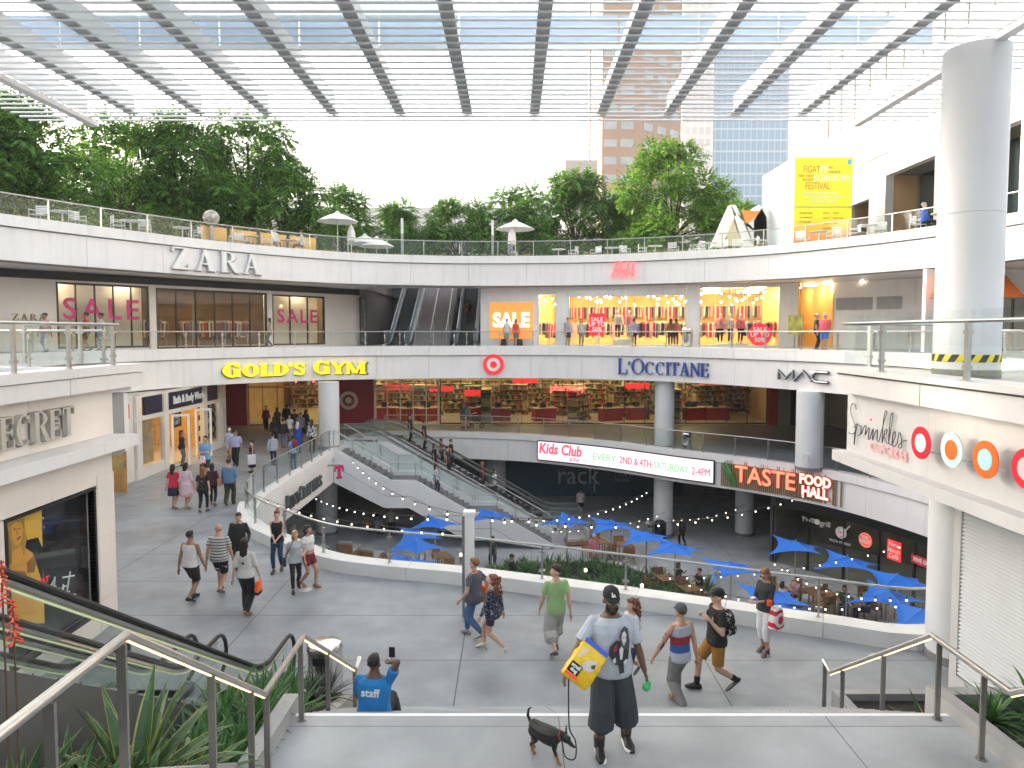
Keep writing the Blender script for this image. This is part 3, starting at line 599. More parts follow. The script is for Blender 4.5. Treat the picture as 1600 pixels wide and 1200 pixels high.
# ---------------------------------------------------------------- glass balustrades
POSTME = {}
def balustrade(label, path, t0, t1, z, h, sp=1.5, inset=.1, glass_h=None, postm=steel, rail_r=.028, gm=glass, clamps=True, low=.06, prw=.022, group='glass balustrades of the galleries', railm=steel, rail=True):
    p0 = path.at(t0)[0]; t = thing('glass_balustrade', label, 'balustrade', (p0.x, p0.y, z), group=group)
    gh = glass_h or h-.03; n = max(1, round((t1-t0)/sp)); L = (t1-t0)/n
    rp = [Vector((q.x, q.y, z+h)) for q in path.off(inset, .4, t0, t1)]
    if rail: MB().tube(rp, rail_r, 10).build('handrail', railm, t, True)
    for k in range(n):
        a = path.off(inset, .5, t0+k*L+.04, t0+(k+1)*L-.04); mb = MB()
        for p, q in zip(a, a[1:]): mb.quad((p.x, p.y, z+low), (q.x, q.y, z+low), (q.x, q.y, z+gh), (p.x, p.y, z+gh))
        mb.build('glass_panel', gm, t)
    key = (round(h, 2), prw, postm.name); r0 = ROOT[t.name]
    for k in range(n+1):
        p, tg, nr = path.at(t0+k*L); p = p+nr*inset
        if key not in POSTME:
            mb = MB(); mb.box((-prw, -.03, 0), (prw, .03, h-.02)); mb.box((-prw*2, -.05, 0), (prw*2, .05, .012))
            if clamps: mb.box((-.07, -.035, h*.2), (.07, .035, h*.2+.05)); mb.box((-.07, -.035, h*.78), (.07, .035, h*.78+.05))
            o = mb.build('post', postm, t, local=True); POSTME[key] = o.data
        else: o = bpy.data.objects.new('post', POSTME[key]); COL.objects.link(o); o.parent = t
        o.location = Vector((p.x, p.y, z))-r0; o.rotation_euler.z = math.atan2(tg.y, tg.x)
    return t
balustrade('long glass balustrade following the edge of the upper gallery', E2, 1.0, E2.L-.5, 5.5, .83, 1.9)
balustrade('glass balustrade around the roof terrace edge', ER, 2, ER.L-2, 10.3, 1.4, 2.1, .75, clamps=False)
balustrade('glass balustrade at gallery level above the scrolling screen and food hall', W, tW(14.9, 18.3), tW(-8.0, 43.85), .1, 1.0, 1.7, .12, gm=glasst)
balustrade('glass balustrade of the plaza edge above the slanted serif letters', W, tW(-9.42, 36.6), tW(-9.0, 24.0), 0.1, 1.05, 1.5, .15)
balustrade('glass balustrade with bright steel rail on the white kerb beside the walking shoppers', W, tW(-8.9, 23.7), W.L-.02, .33, .82, 2.05, .2)
WL = Path([(-8.45, 3), (-8.45, 15.25), (-9.2, 15.5), (-11, 15.9)])
balustrade('glass balustrade on the cream corner shop roof edge', WL, 0, WL.L, 5.6, .86, 1.5, 0, glass_h=.95, prw=.03)
WR = Path([(6.35, 3), (6.35, 13.5), (7.1, 13.95), (9.2, 14.75)])
balustrade('tall glass balustrade on the pale bakery wing roof edge', WR, 0, WR.L, 5.62, .84, 2.1, 0, glass_h=1.0, prw=.035)
kb = thing('kerb', 'broad white kerb carrying the glass balustrade along the plaza', 'kerb', (-1, 17.6, 0))
MB().panels(W, 0, .33, .5, 2.05, .012, -.02, tW(-9.2, 24.6), W.L-.01).build('kerb_stone', M('white_stone', (.74, .74, .73), .5, var=.06, vs_=2, bump=.05, bs=12), kb)

# ---------------------------------------------------------------- moving stairs
def escalator(label, loc, rz, H, skin, railm, glow=None, depth=.95, gm=glasst, wd=1.0, group='escalators', A=1.3, ang=30):
    t = thing('escalator', label, 'escalator', loc, rad(rz), group)
    X1 = A+H/math.tan(rad(ang)); sl_ = math.tan(rad(ang)); X2 = X1+A; hw_ = wd/2+.12
    def line(dz, nb=6):           # pitch line with eased bends
        pts = [(-.45, dz)]
        for k in range(nb+1): s = k/nb; pts.append((A-.5+1.0*s, dz+.5*sl_*1.0*s*s))
        for k in range(nb+1): s = k/nb; pts.append((X1-.5+1.0*s, H+dz-.5*sl_*1.0*(1-s)**2))
        pts.append((X2+.45, H+dz)); return pts
    lo, up = line(-depth), line(.12)
    mb = MB()
    for y0, y1 in ((-hw_-.12, -hw_+.03), (hw_-.03, hw_+.12)):
        mb.rings([[Vector((x, y0, z0)), Vector((x, y1, z0)), Vector((x2, y1, z)), Vector((x2, y0, z))] for (x, z0), (x2, z) in zip(lo, up)])
    mb.rings([[Vector((x, -hw_+.03, z0)), Vector((x, hw_-.03, z0)), Vector((x, hw_-.03, z0+.2)), Vector((x, -hw_+.03, z0+.2))] for x, z0 in lo])
    mb.build('truss', skin, t, local=True)
    mb = MB(); n = round(H/.2); r = H/n
    mb.box((-.4, -wd/2, -.1), (A-.1, wd/2, 0)); mb.box((X1+.1, -wd/2, H-.1), (X2+.4, wd/2, H))
    for k in range(n): x = A-.1+k*(X1-A+.2)/n; mb.box((x, -wd/2, k*r-.1), (x+(X1-A+.2)/n+.03, wd/2, (k+1)*r-.002 if k < n-1 else H-.002))
    mb.build('step_band', M('escalator_tread', (.09, .095, .095), .45, .6, var=.2, vs_=8), t, local=True)
    mb = MB()
    for x in (-.1, X2-.5): mb.box((x, -wd/2+.01, 0.004+(0 if x < 1 else H)), (x+.6, wd/2-.01, .012+(0 if x < 1 else H)))
    mb.build('comb_plate', steel, t, local=True)
    g0, g1, hr = line(.14), line(.86), line(.93)
    for s in (-1, 1):
        y = s*hw_; mb = MB()
        for (a, b), (c, e) in zip(zip(g0, g1), zip(g0[1:], g1[1:])): mb.quad((a[0], y, a[1]), (c[0], y, c[1]), (e[0], y, e[1]), (b[0], y, b[1]))
        gp = mb.build('balustrade_glass', gm, t, local=True)
        P = []
        for k in range(9): a = rad(-90-180*k/8); P.append((-.45+.38*math.cos(a), y, .55+.38*math.sin(a)))
        P += [(x, y, z) for x, z in hr[1:-1]]
        for k in range(9): a = rad(90-180*k/8); P.append((X2+.45+.38*math.cos(a), y, H+.55+.38*math.sin(a)))
        mb = MB().tube(P, .036, 8); mb.xf(lambda q: q); mb.build('handrail', railm, t, True, local=True)
        mb = MB(); mb.tube([(x, y, z-.075) for x, z in hr], .034, 6); mb.build('rail_track', steel, t, True, local=True)
        if glow: mb = MB(); mb.tube([(x, y-s*.0, z-.125) for x, z in hr[1:-1]], .012, 6); mb.build('light_strip', glow, t, local=True)
    return t
glowm = M('rail_light', (.6, .64, .4), .5, emit=.05, ecol=(.8, .9, .5))
skin1 = M('escalator_skin', (.13, .13, .125), .5, .4, var=.1)
skin2 = M('white_cladding', (.72, .73, .74), .5, var=.05, vs_=.8)
greyrail = M('grey_rubber', (.2, .21, .2), .4)
escalator('escalator with black handrails rising from the plaza, next to the agave planter', (-4.58, 11.68, 0), -90, 5.4, skin1, blackm, glowm, A=.75, ang=32.3)
escalator('escalator with black handrails rising from the plaza, next to the dark poster', (-6.35, 11.68, 0), -90, 5.4, skin1, blackm, glowm, A=.75, ang=32.3)
e_h = .1
escalator('escalator carrying shoppers down to the court, next to the open stair', (2.2, 40.35, BZ), 180, 5.2, skin2, greyrail, None, .8, group='escalators')
escalator('farther escalator carrying shoppers down to the court, beyond its twin', (3.4, 42.4, BZ), 180, 5.2, skin2, greyrail, None, .8)
silver = M('silver_rail', (.75, .78, .82), .25, .7)
for x, lb in ((-7.35, 'silver-sided escalator climbing to the terrace beside plum stone wall'), (-3.0, 'silver-sided escalator climbing to the terrace, next to the orange board')):
    e = escalator(lb, (x, 44.9, L2), 90, 4.55, M('silver_cladding', (.6, .63, .66), .3, .6), silver, None, .6, gm=GLASS('silver_glass', (.6, .65, .68), 1.6, milk=.5))
ts = thing('staircase', 'stone staircase between the two silver escalators', 'staircase', (-5.2, 45, L2)); mb = MB()
for k in range(28): mb.box((-6.35, 45+k*.28, L2-.02), (-4.0, 45+(k+1)*.28+.02, L2+(k+1)*.1625))
mb.build('step', M('plum_step', (.36, .32, .33), .6, var=.15, vs_=4), ts)
mb = MB()
for x in (-6.2, -5.2, -4.2): mb.tube([(x, 45, L2+.95), (x, 45+7.84, L2+.95+4.55)], .03, 6)
mb.build('handrail', M('light_rail', (.75, .72, .66), .4, .5), ts)
mb = MB()
for x in (-6.2, -5.2, -4.2):
    for k in range(6): mb.box((x-.02, 45.1+k*1.5, L2+k*.87), (x+.02, 45.14+k*1.5, L2+.95+k*.87))
mb.build('post', steel, ts)
# open stair down to the court
os_ = thing('staircase', 'open white-sided stair dropping from the plaza to the sunken court in three flights', 'staircase', (-3.5, 37.6, BZ))
PR = [(-9.4, 0), (-6.4, -1.733), (-5.1, -1.733), (-2.1, -3.466), (-.8, -3.466), (2.2, -5.2)]
stm = M('stair_tread', (.2, .2, .21), .6, var=.1)
mb = MB(); mb.box((-11, 36.95, -.3), (-9.4, 39.2, .004))
for (x0, z0), (x1, z1) in zip(PR, PR[1:]):
    if z0 == z1: mb.box((x0-.02, 36.95, z0-.25), (x1, 39.2, z0))
    else:
        n = 10
        for k in range(n): mb.box((x0+(x1-x0)*k/n, 36.95, z0-(k+1)*1.733/n-.25), (x0+(x1-x0)*(k+1)/n-.002, 39.2, z0-(k+1)*1.733/n+(.0 if k < n-1 else .001)))
mb.build('tread', stm, os_)
for y in (36.75, 39.2):
    V = []; mb = MB(); up = [(x, z+.22) for x, z in PR]; lo = [(-9.4, -1.62)]+[(x-.35, z-1.25) for x, z in PR[1:-1]]+[(1.9, -5.2)]
    mb.rings([[Vector((a, y, z0)), Vector((a2, y, z1)), Vector((a2, y+.2, z1)), Vector((a, y+.2, z0))] for (a, z0), (a2, z1) in zip(lo, up)]); mb.build('stringer', skin2, os_)
mb = MB(); up = [(x-.5, z-.55) for x, z in PR]
mb2 = MB()
for (a, z0), (b2, z1) in zip([(x-.2, z-.62) for x, z in PR], [(x-.2, z-.62) for x, z in PR][1:]): mb2.obox((a, 36.745, z0), (b2, 36.745, z1), .02, .02, up=(0, 1, 0))
mb2.build('shadow_joint', M('joint_grey', (.3, .3, .31), .7), os_)
for y in (36.85, 39.3):
    mb = MB().tube([(x, y, z+1.15) for x, z in PR], .03, 8); mb.build('handrail', steel, os_, True)
    for (x0, z0), (x1, z1) in zip(PR, PR[1:]):
        n = 3 if z0 != z1 else 1
        for k in range(n):
            x = x0+(x1-x0)*k/n; z = z0+(z1-z0)*k/n; MB().box((x-.02, y-.02, z+.2), (x+.02, y+.02, z+1.12)).build('post', steel, os_)
    mb = MB()
    for (x0, z0), (x1, z1) in zip(PR, PR[1:]): mb.quad((x0+.05, y, z0+.28), (x1-.05, y, z1+.28), (x1-.05, y, z1+1.05), (x0+.05, y, z0+1.05))
    mb.build('glass_panel', glasst, os_)
mb = MB(); mb.add([(-9.3, 39.42, -1.2), (-9.3, 39.42, .1), (-7, 39.42, .1), (2.4, 39.42, -4.9), (2.4, 39.42, -5.2), (-2.5, 39.42, -5.2), (-9.3, 39.52, -1.2), (-9.3, 39.52, .1), (-7, 39.52, .1), (2.4, 39.52, -4.9), (2.4, 39.52, -5.2), (-2.5, 39.52, -5.2)], [(0, 1, 2, 3, 4, 5), (11, 10, 9, 8, 7, 6)]+[(i, (i+1) % 6, 6+(i+1) % 6, 6+i) for i in range(6)]); mb.build('side_wall', skin2, os_)

# ---------------------------------------------------------------- front stair handrails with lit underside
def pipe_rail(label, pts, posts, lit):
    t = thing('stair_handrail', label, 'handrail', pts[0]); MB().tube(pts, .034, 10).build('handrail', M('satin_steel', (.6, .59, .57), .35, 1, var=.08, vs_=10), t, True)
    for a, b in lit:
        a, b = Vector(a), Vector(b); MB().obox(a-Vector((0, 0, .034)), b-Vector((0, 0, .034)), .02, .012).build('light_strip', M('warm_strip', (1, .7, .35), .5, emit=1.3, ecol=(1, .55, .2)), t)
    for (x, y, z0, z1) in posts:
        mb = MB(); mb.box((x-.03, y-.012, z0), (x+.03, y+.012, z1)); mb.lathe([(.055, z0), (.055, z0+.012)], (x, y, 0), 12); mb.build('post', steel2, t)
    return t
X = -2.5
pA, pB, pC, pD, pE = (X, 2.2, 4.34), (X, 4.46, 4.34), (X, 6.91, 2.65), (X, 8.26, 2.65), (X, 11.0, .9)
yz = lambda y: pB[2]+(pC[2]-pB[2])*(y-pB[1])/(pC[1]-pB[1]); yz2 = lambda y: pD[2]+(pE[2]-pD[2])*(y-pD[1])/(pE[1]-pD[1])
pipe_rail('bent steel stair handrail with warm light strip along the agave planter', [pA, pB, pC, pD, pE, (X, 11.25, .98)], [(X, y, 3.4-.0, 4.3) for y in (3.7, 4.4)]+[(X, y, 1.7+max(0, (6.9-y))*.4, yz(y)-.03) for y in (5.7, 6.55)]+[(X, 6.97, 1.7, 2.62), (X, 8.12, 1.7, 2.62), (X, 9.3, 1.1, yz2(9.3)), (X, 10.9, .1, yz2(10.9))], [(pB, pC), (pD, pE)])
X = 5.06
pA, pB, pC, pD, pE = (X, 2.6, 4.34), (X, 4.46, 4.34), (X, 6.93, 2.65), (X, 8.29, 2.65), (X, 10.9, .9)
pipe_rail('bent steel stair handrail with warm light strip on the bakery side', [pA, pB, pC, pD, pE, (X, 11.15, .99)], [(X, y, 1.7+max(0, (6.9-y))*.4, yz(y)-.03) for y in (5.2, 6.4)]+[(X, 7.35, 1.7, 2.62), (X, 8.14, 1.7, 2.62), (X, 9.35, .9, yz2(9.35)), (X, 10.5, .2, yz2(10.5)), (X, 11.1, .05, .95)], [(pB, pC), (pD, pE)])

# ---------------------------------------------------------------- louvred canopy overhead
cn = thing('louvred_canopy', 'large white steel louvred canopy spanning above the court entrance', 'canopy', (0, 13, 11.4))
cz = 11.6; DX0, DX1 = -10.5, 8.65; tubm = M('canopy_tube', (.82, .83, .84), .45, .3, var=.04); finm = M('canopy_fin', (.8, .81, .83), .5, var=.04, vs_=1)
xs = [.55+1.64*k for k in range(-6, 5)]
for k in range(44):
    y = 17.95-k*.315
    if y < 4.5: break
    r_ = .023 if k != 1 else .028
    MB().tube([(DX0-1.6, y, cz), (DX1+1.6, y, cz)], r_, 8).build('louvre_tube', tubm, cn, True)
for x in xs:
    if x < DX0+.3: continue
    MB().box((x-.03, 4.5, cz+.05), (x+.03, 17.6, cz+.5)).build('beam', finm, cn)
    mb = MB(); mb.box((x-.12, 4.5, cz+.035), (x+.12, 17.62, cz+.06)); mb.build('beam_flange', M('flange_grey', (.5, .52, .53), .6, var=.1), cn)
    mb = MB()
    for k in range(42): y = 17.95-k*.315; mb.box((x-.02, y-.03, cz+.02), (x+.02, y+.03, cz+.04))
    tag(mb.build('bracket', M('flange_grey'), cn), kind='stuff')
for x in (DX0, DX1):
    mb = MB(); mb.box((x-.1, 4.5, cz-.14), (x+.1, 18.05, cz-.03)); mb.build('edge_beam', white, cn)
    MB().box((x-.03, 4.5, cz+.05), (x+.03, 17.7, cz+.5)).build('beam', finm, cn)
bluep = GLASS('sky_tint_panel', (.62, .74, .9), 1.5, milk=.82, mcol=(.5, .58, .68))  # blue tint is reflected sky put into the panel colour
mb = MB()
for a, b in zip([DX0]+[q for q in xs if q > DX0+.3], [q for q in xs if q > DX0+.3]+[DX1]): mb.box((a+.02, 14.8, cz+.52), (b-.02, 14.86, cz+1.18))
mb.build('fascia_panel', bluep, cn)
MB().box((DX0, 14.75, cz+.5), (DX1, 14.89, cz+.56)).build('fascia_rail', finm, cn)
milk = GLASS('roof_glass', (.8, .86, .86), 1.5, milk=.65, mcol=(.36, .43, .44))
for a, b in zip(xs, xs[1:]):
    if a < -1.3 and a > DX0: MB().quad((a, 4.5, cz+1.0), (b, 4.5, cz+1.0), (b, 14.7, cz+1.0), (a, 14.7, cz+1.0)).build('roof_pane', milk, cn)
for y in (11.2,): MB().box((DX0, y, cz+.55), (DX1, y+.12, cz+.95)).build('cross_beam', finm, cn)
# ---------------------------------------------------------------- lettering and signs
def px_t(path, px, z, lo=0, hi=None):                     # place along a path seen at a photo column
    hi = hi or path.L; best = None
    for k in range(800):
        t = lo+(hi-lo)*k/799; p = path.at(t)[0]; c = math.cos(TILT)*p.y-math.sin(TILT)*(z-CZ); e = abs(800+F*p.x/c-px)
        if best is None or e < best[0]: best = (e, t)
    return best[1]
whitel = M('white_letter', (.82, .82, .8), .35); goldl = M('yellow_letter', (.85, .68, .01), .4, emit=.15, ecol=(1, .8, .02)); bluel = M('blue_letter', (.015, .06, .3), .4)
redl = M('red_letter', (.75, .03, .04), .4, emit=.1); steell = M('metal_letter', (.62, .59, .53), .35, .35); greyl = M('dark_letter', (.05, .05, .055), .35)
def sign(label, loc, name='letter_sign', cat='sign', group=None): return thing(name, label, cat, loc, group=group)
def on(path, px, z): t = px_t(path, px, z); p = path.at(t)[0]; return t, (p.x, p.y, z)
CF = lambda: None
# tall serif sign on the roof fascia
t, l = on(ER, 336, 9.75); s = sign('widely spaced white serif capitals on the roof fascia', l)
def halo(fn, k): return lambda q: fn(Vector((q.x*1.0, q.y, q.z)))
fn = oncurve(ER, t, 9.75, .06, -1); serif_word(s, 'ZARA', 1.02, .16, fn, whitel, .34, fit=4.6, wd=1.18, K=.22, k=.07, sf=.07)
fn_b = oncurve(ER, t, 9.75, .02, -1); serif_word(s, 'ZARA', 1.06, .03, lambda q: fn_b(Vector((q.x+.05, q.y-.03, q.z))), steel2, .34, fit=4.66, wd=1.18, K=.25, k=.1, sf=.09, sh=.07)  # dark offset backing letters draw a drop shadow along with the grey returns
mb = MB().box((-2.2, -.5, -.06), (2.2, -.47, -.02)); mb.xf(fn); mb.build('mounting_bar', steel2, s)
t, l = on(ER, 973, 9.75); s = sign('slanted coral brush-stroke initials on the roof fascia', l); fn = oncurve(ER, t, 9.85, .06, -1)
coral = M('coral_letter', (.8, .1, .13), .4, emit=.25, ecol=(1, .15, .15))
def strokes(lines, w, fn, mat, par, z=.08, name='letter'):
    mb = MB()
    for L_ in lines: mb.tube([(x, y, z) for x, y in L_], w, 6)
    mb.xf(fn); return mb.build(name, mat, par, True)
strokes([[(-.62, -.42), (-.38, .42)], [(-.3, -.42), (-.1, .45)], [(-.52, -.02), (-.2, .05)]], .075, fn, coral, s)
strokes([[(-.02, -.2), (.08, .02), (-.02, .1), (-.06, -.0), (.1, -.25)]], .035, fn, coral, s)
strokes([[(.12, -.42), (.3, .42), (.4, -.3), (.62, .42), (.56, -.42)]], .07, fn, coral, s)
# lower fascia
t, l = on(E2, 461, 4.3); s = sign('fat yellow slab serif lettering on the middle fascia', l); fn = oncurve(E2, t, 4.28, .05, -1)
serif_word(s, "GOLD'S GYM", .66, .14, fn, goldl, .09, fit=7.75, big=((0, 7), 1.15), wd=1.25, K=.34, k=.15, sf=.08, sh=.1)
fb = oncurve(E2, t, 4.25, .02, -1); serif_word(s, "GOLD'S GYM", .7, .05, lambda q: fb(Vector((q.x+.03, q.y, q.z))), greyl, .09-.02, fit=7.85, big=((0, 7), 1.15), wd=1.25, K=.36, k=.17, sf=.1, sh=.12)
t, l = on(E2, 771.5, 4.3); s = sign('round red bullseye emblem on the middle fascia', l, 'emblem_sign'); fn = oncurve(E2, t, 4.42, .05, -1)
def disc(r0, r1, z0, z1, n=40):
    mb = MB(); return mb.rings([[Vector((r1*math.cos(2*math.pi*k/n), r1*math.sin(2*math.pi*k/n), z0)), Vector((r1*math.cos(2*math.pi*k/n), r1*math.sin(2*math.pi*k/n), z1)), Vector((r0*math.cos(2*math.pi*k/n), r0*math.sin(2*math.pi*k/n), z1)), Vector((r0*math.cos(2*math.pi*k/n), r0*math.sin(2*math.pi*k/n), z0))] for k in range(n)], closed=True)
def bull(s, fn, R_, red=redl, wh=whitel):
    disc(R_*.66, R_, 0, .12).xf(fn).build('outer_ring', red, s); disc(R_*.33, R_*.658, 0, .1).xf(fn).build('middle_ring', wh, s); disc(.001, R_*.328, 0, .12).xf(fn).build('centre_disc', red, s)
bull(s, fn, .6)
t, l = on(E2, 1038, 4.3); s = sign('blue serif name lettering on the middle fascia', l); fn = oncurve(E2, t, 4.32, .05, -1)
serif_word(s, "L'OCCITANE", .72, .1, fn, bluel, .075, big=((0, 2), 1.22), wd=.98, K=.15, k=.055, sf=.05)
t, l = on(E2, 1258, 4.3); s = sign('thin grey outlined capitals on the middle fascia', l); fn = oncurve(E2, t, 4.3, .05, -1)
for zz, w_, mt, nm in ((.05, .075, greyl, 'letter'), (.12, .032, M('silver_letter', (.6, .6, .6), .3, .6), 'letter_face')):
    strokes([[(-1.35, -.22), (-1.35, .2), (-.95, -.15), (-.55, .2), (-.55, -.22)], [(-.5, -.22), (.0, .22), (.45, -.22)], [(1.35, .22), (.7, .22), (.5, .05), (.52, -.12), (.72, -.22), (1.35, -.22)]], w_, fn, mt, s, zz, nm)
# near wing serif name (visible end of it)
s = sign('large metal serif capitals on the cream corner shop', (-8.7, 13, 4.3)); fn = frame((-8.66, 12.5, 4.58), (0, 1, 0)); fn2 = lambda q: fn(q)
serif_word(s, 'SECRET', .56, .1, fn2, steell, .1, big=((0,), 1.15), wd=.92, K=.2, k=.06, sf=.05)
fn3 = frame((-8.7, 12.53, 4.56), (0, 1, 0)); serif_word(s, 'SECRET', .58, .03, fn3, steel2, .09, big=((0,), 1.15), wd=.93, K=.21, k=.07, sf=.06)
# slanted letters on the well edge
tl = px_t(W, 474, -.95, tW(-9.42, 37), tW(-9.2, 25)); p = W.at(tl)[0]; s = sign('dark metal serif capitals along the plaza edge above the court', (p.x, p.y, -1)); fn = oncurve(W, tl, -.93, .04, -1)
serif_word(s, 'LENSCRAFTERS', .52, .1, fn, M('teal_dark_letter', (.1, .13, .13), .3, .5), .13, fit=abs(px_t(W, 447, -.95, tW(-9.42, 37), tW(-9.2, 25))-px_t(W, 501, -.95, tW(-9.42, 37), tW(-9.2, 25))), big=((0, 4), 1.25), wd=1.25, K=.22, k=.08, sf=.06)
tl2 = px_t(W, 511, -.7, tW(-9.42, 37), tW(-9.2, 25)); p = W.at(tl2)[0]; s = sign('small pink and black letter T projecting from the plaza edge', (p.x, p.y, -.6), 'blade_sign'); 
def bigT(fn, k, mat, s, nm):
    mb = MB(); mb.box((-.3*k, .25*k, 0), (.3*k, .45*k, .1)); mb.box((-.1*k, -.45*k, 0), (.1*k, .25*k, .1)); mb.box((-.2*k, -.5*k, 0), (.2*k, -.38*k, .1)); mb.box((-.36*k, .05*k, 0), (-.28*k, .25*k, .1)); mb.box((.28*k, .05*k, 0), (.36*k, .25*k, .1)); mb.xf(fn); return mb.build(nm, mat, s)
pf = frame((p.x+.5, p.y+.2, -.8), (.8, .6, 0)); bigT(lambda q: pf(Vector((q.x, q.y, q.z+.1))), .7, M('magenta_sign', (.6, .015, .13), .4), s, 'letter'); bigT(lambda q: pf(Vector((q.x+.05, q.y-.05, q.z))), .7, greyl, s, 'letter_back'); MB().tube([(p.x-.05, p.y+.1, -.5), (p.x+.6, p.y+.25, -.5)], .04).build('bracket', steel2, s)
c0 = [o for o in COL.objects if o.get('label', '').startswith('white plaza column with')][0].location
s = sign('small white letter T logo at the foot of a white column', (c0.x-.3, c0.y-.65, .4)); bigT(frame((c0.x-.42, c0.y-.66, .62), (1, -.25, 0)), .6, whitel, s, 'letter')
# scrolling screen
ta, tb = px_t(W, 1118, -.9, 0, tW(-5, 43.9)), px_t(W, 841, -.9, 0, tW(-5, 43.9)); p = W.at((ta+tb)/2)[0]
s = sign('long curved lit screen advertising a Kids Club on the gallery edge', (p.x, p.y, -1.4), 'led_screen', 'screen')
MB().ribbon(W, -1.42, -.2, .1, ta, tb, .3, -.16).build('frame', black, s); MB().ribbon(W, -1.36, -.26, .02, ta+.07, tb-.07, .3, -.185).build('display', M('screen_pink', (.85, .72, .76), .4, emit=.15, ecol=(1, .86, .9)), s)
def words(txt, size, t, z, path, par, mat, inset=.2, **kw): mb = text(txt, size, .008, **kw); mb.xf(oncurve(path, t, z, inset, -1)); return mb.build('lettering', mat, par)
sr, sg, sb = M('screen_red', (.8, .06, .1), .5, emit=.3), M('screen_green', (.15, .45, .2), .5, emit=.25), M('screen_blue', (.1, .5, .65), .5, emit=.25)
L_ = tb-ta
def fitw(txt, size, pa, pb, z, par, mat, inset=.2, **kw):
    t0_, t1_ = px_t(W, pb, -.9, 0, tW(-5, 43.9)), px_t(W, pa, -.9, 0, tW(-5, 43.9)); mb = text(txt, size, .008, **kw); xs_0 = [q.x for q in mb.v]; w0, c0_ = max(xs_0)-min(xs_0), (max(xs_0)+min(xs_0))/2; mb.xf(lambda q: Vector(((q.x-c0_)*(t1_-t0_)/w0, q.y, q.z))); mb.xf(oncurve(W, (t0_+t1_)/2, z, inset, -1)); return mb.build('lettering', mat, par)
fitw('Kids Club', .85, 845, 911, -.68, s, sr, bold=.022, shear=.15); fitw('@ FIGAT', .24, 893, 909, -1.17, s, sr); fitw('7TH', .24, 910, 919, -1.17, s, sb)
fitw('EVERY', .55, 929, 966, -.84, s, sg); fitw('2ND & 4TH', .55, 971, 1020, -.85, s, sr); fitw('SATURDAY', .55, 1025, 1079, -.86, s, sg); fitw('2-4PM', .55, 1083, 1112, -.88, s, sr)
# food hall sign
ta, tb = px_t(W, 1318, -.9, 0, tW(-5, 43.9)), px_t(W, 1126, -.9, 0, tW(-5, 43.9)); L_ = tb-ta; p = W.at((ta+tb)/2)[0]
s = sign('neon TASTE food hall sign on brown slats with green leaves', (p.x, p.y, -1.5), 'neon_sign'); mb = MB(); n = 62
for k in range(n):
    if k in (1, 2, 5, 6, 7, 9): continue
    t_ = ta+L_*(k+.5)/n; mb.ribbon(W, -1.45, -.12, .05, t_-L_/n*.3, t_+L_/n*.3, .5, -.1)
mb.build('slat', M('brown_slat', (.3, .22, .11), .5, .2, var=.15), s)
neon = M('neon_red', (.9, .16, .1), .4, emit=.45, ecol=(1, .16, .08)); neow = M('neon_pink', (1, .6, .5), .4, emit=.5, ecol=(1, .4, .3)); rdk = M('red_channel', (.35, .04, .03), .5)
for dz, bo, mt in ((.12, .05, rdk), (.19, .012, neon)): words('TASTE', 1.15, tb-L_*.38, -.76, W, s, mt, inset=dz, bold=bo, sx=.95)
for tx, zz in (('FOOD', -.5), ('HALL', -1.05)):
    for dz, bo, mt in ((.12, .06, rdk), (.19, .025, neow)): words(tx, .62, tb-L_*.79, zz, W, s, mt, inset=dz, bold=bo, sx=.9)
fn = oncurve(W, tb-L_*.08, -.75, .2, -1); mb = MB()
for a in ((-.25, .55, .0), (-.12, .5, .12), (-.3, .3, .25), (.0, .35, .3), (-.2, .6, .18)): mb.tube([(a[0], a[1], .05), (a[0]*.3+.12, 0, .08), (a[2]+.15, -.65, .05)], [.02, .07, .01], 5)
mb.xf(fn); mb.build('leaf', M('sign_green', (.03, .25, .04), .5), s)
# food brands on the dark court window
def fh(px, z): return px_t(FH, px, z)
def words_fh(txt, size, px, z, par, mat, **kw): return words(txt, size, fh(px, z), z, FH, par, mat, inset=.02, **kw)
s = sign('small white restaurant lettering on the dark court window', (12.6, 32, -2.9)); words_fh('TWIST', .3, 1272-5, -2.72, s, whitel); words_fh('grill', .36, 1290, -2.74, s, whitel); t = fh(1277.5, -2.72); disc(.0, .13, 0, .03).xf(oncurve(FH, t, -2.72, .02, -1)).build('dot', whitel, s)
t = fh(1315, -2.9); p = FH.at(t)[0]; s = sign('white pizza emblem with cutter on the dark court window', (p.x, p.y, -3.2)); fn = oncurve(FH, t, -2.95, .02, -1)
disc(.22, .27, 0, .03).xf(fn).build('ring', whitel, s); disc(.0, .2, 0, .025).xf(fn).build('disc', whitel, s); mb = MB()
for k in range(7): a = k*2.4; mb.ell((.12*math.cos(a)*(k % 3+.4)/1.6, .12*math.sin(a)*(k % 3+.4)/1.6, .03), (.035, .035, .01), 8, 4)
mb.xf(fn); mb.build('topping', redl, s); mb = MB().tube([(.2, .12, .03), (.45, .42, .03)], .035, 6); mb.xf(fn); mb.build('handle', whitel, s); words_fh('PIZZA STUDIO', .16, 1313, -3.42, s, whitel)
t = fh(1353.5, -2.9); p = FH.at(t)[0]; s = sign('round red badge sign on the dark court window', (p.x, p.y, -3.2)); fn = oncurve(FH, t, -2.98, .02, -1); disc(.0, .33, 0, .03).xf(fn).build('disc', M('badge_red', (.6, .06, .03), .4, emit=.25), s); disc(.29, .31, .03, .045).xf(fn).build('ring', whitel, s); words('THE', .17, t, -2.86, FH, s, whitel, inset=.06, bold=.01); words('MELT', .22, t, -3.05, FH, s, whitel, inset=.06, bold=.012)
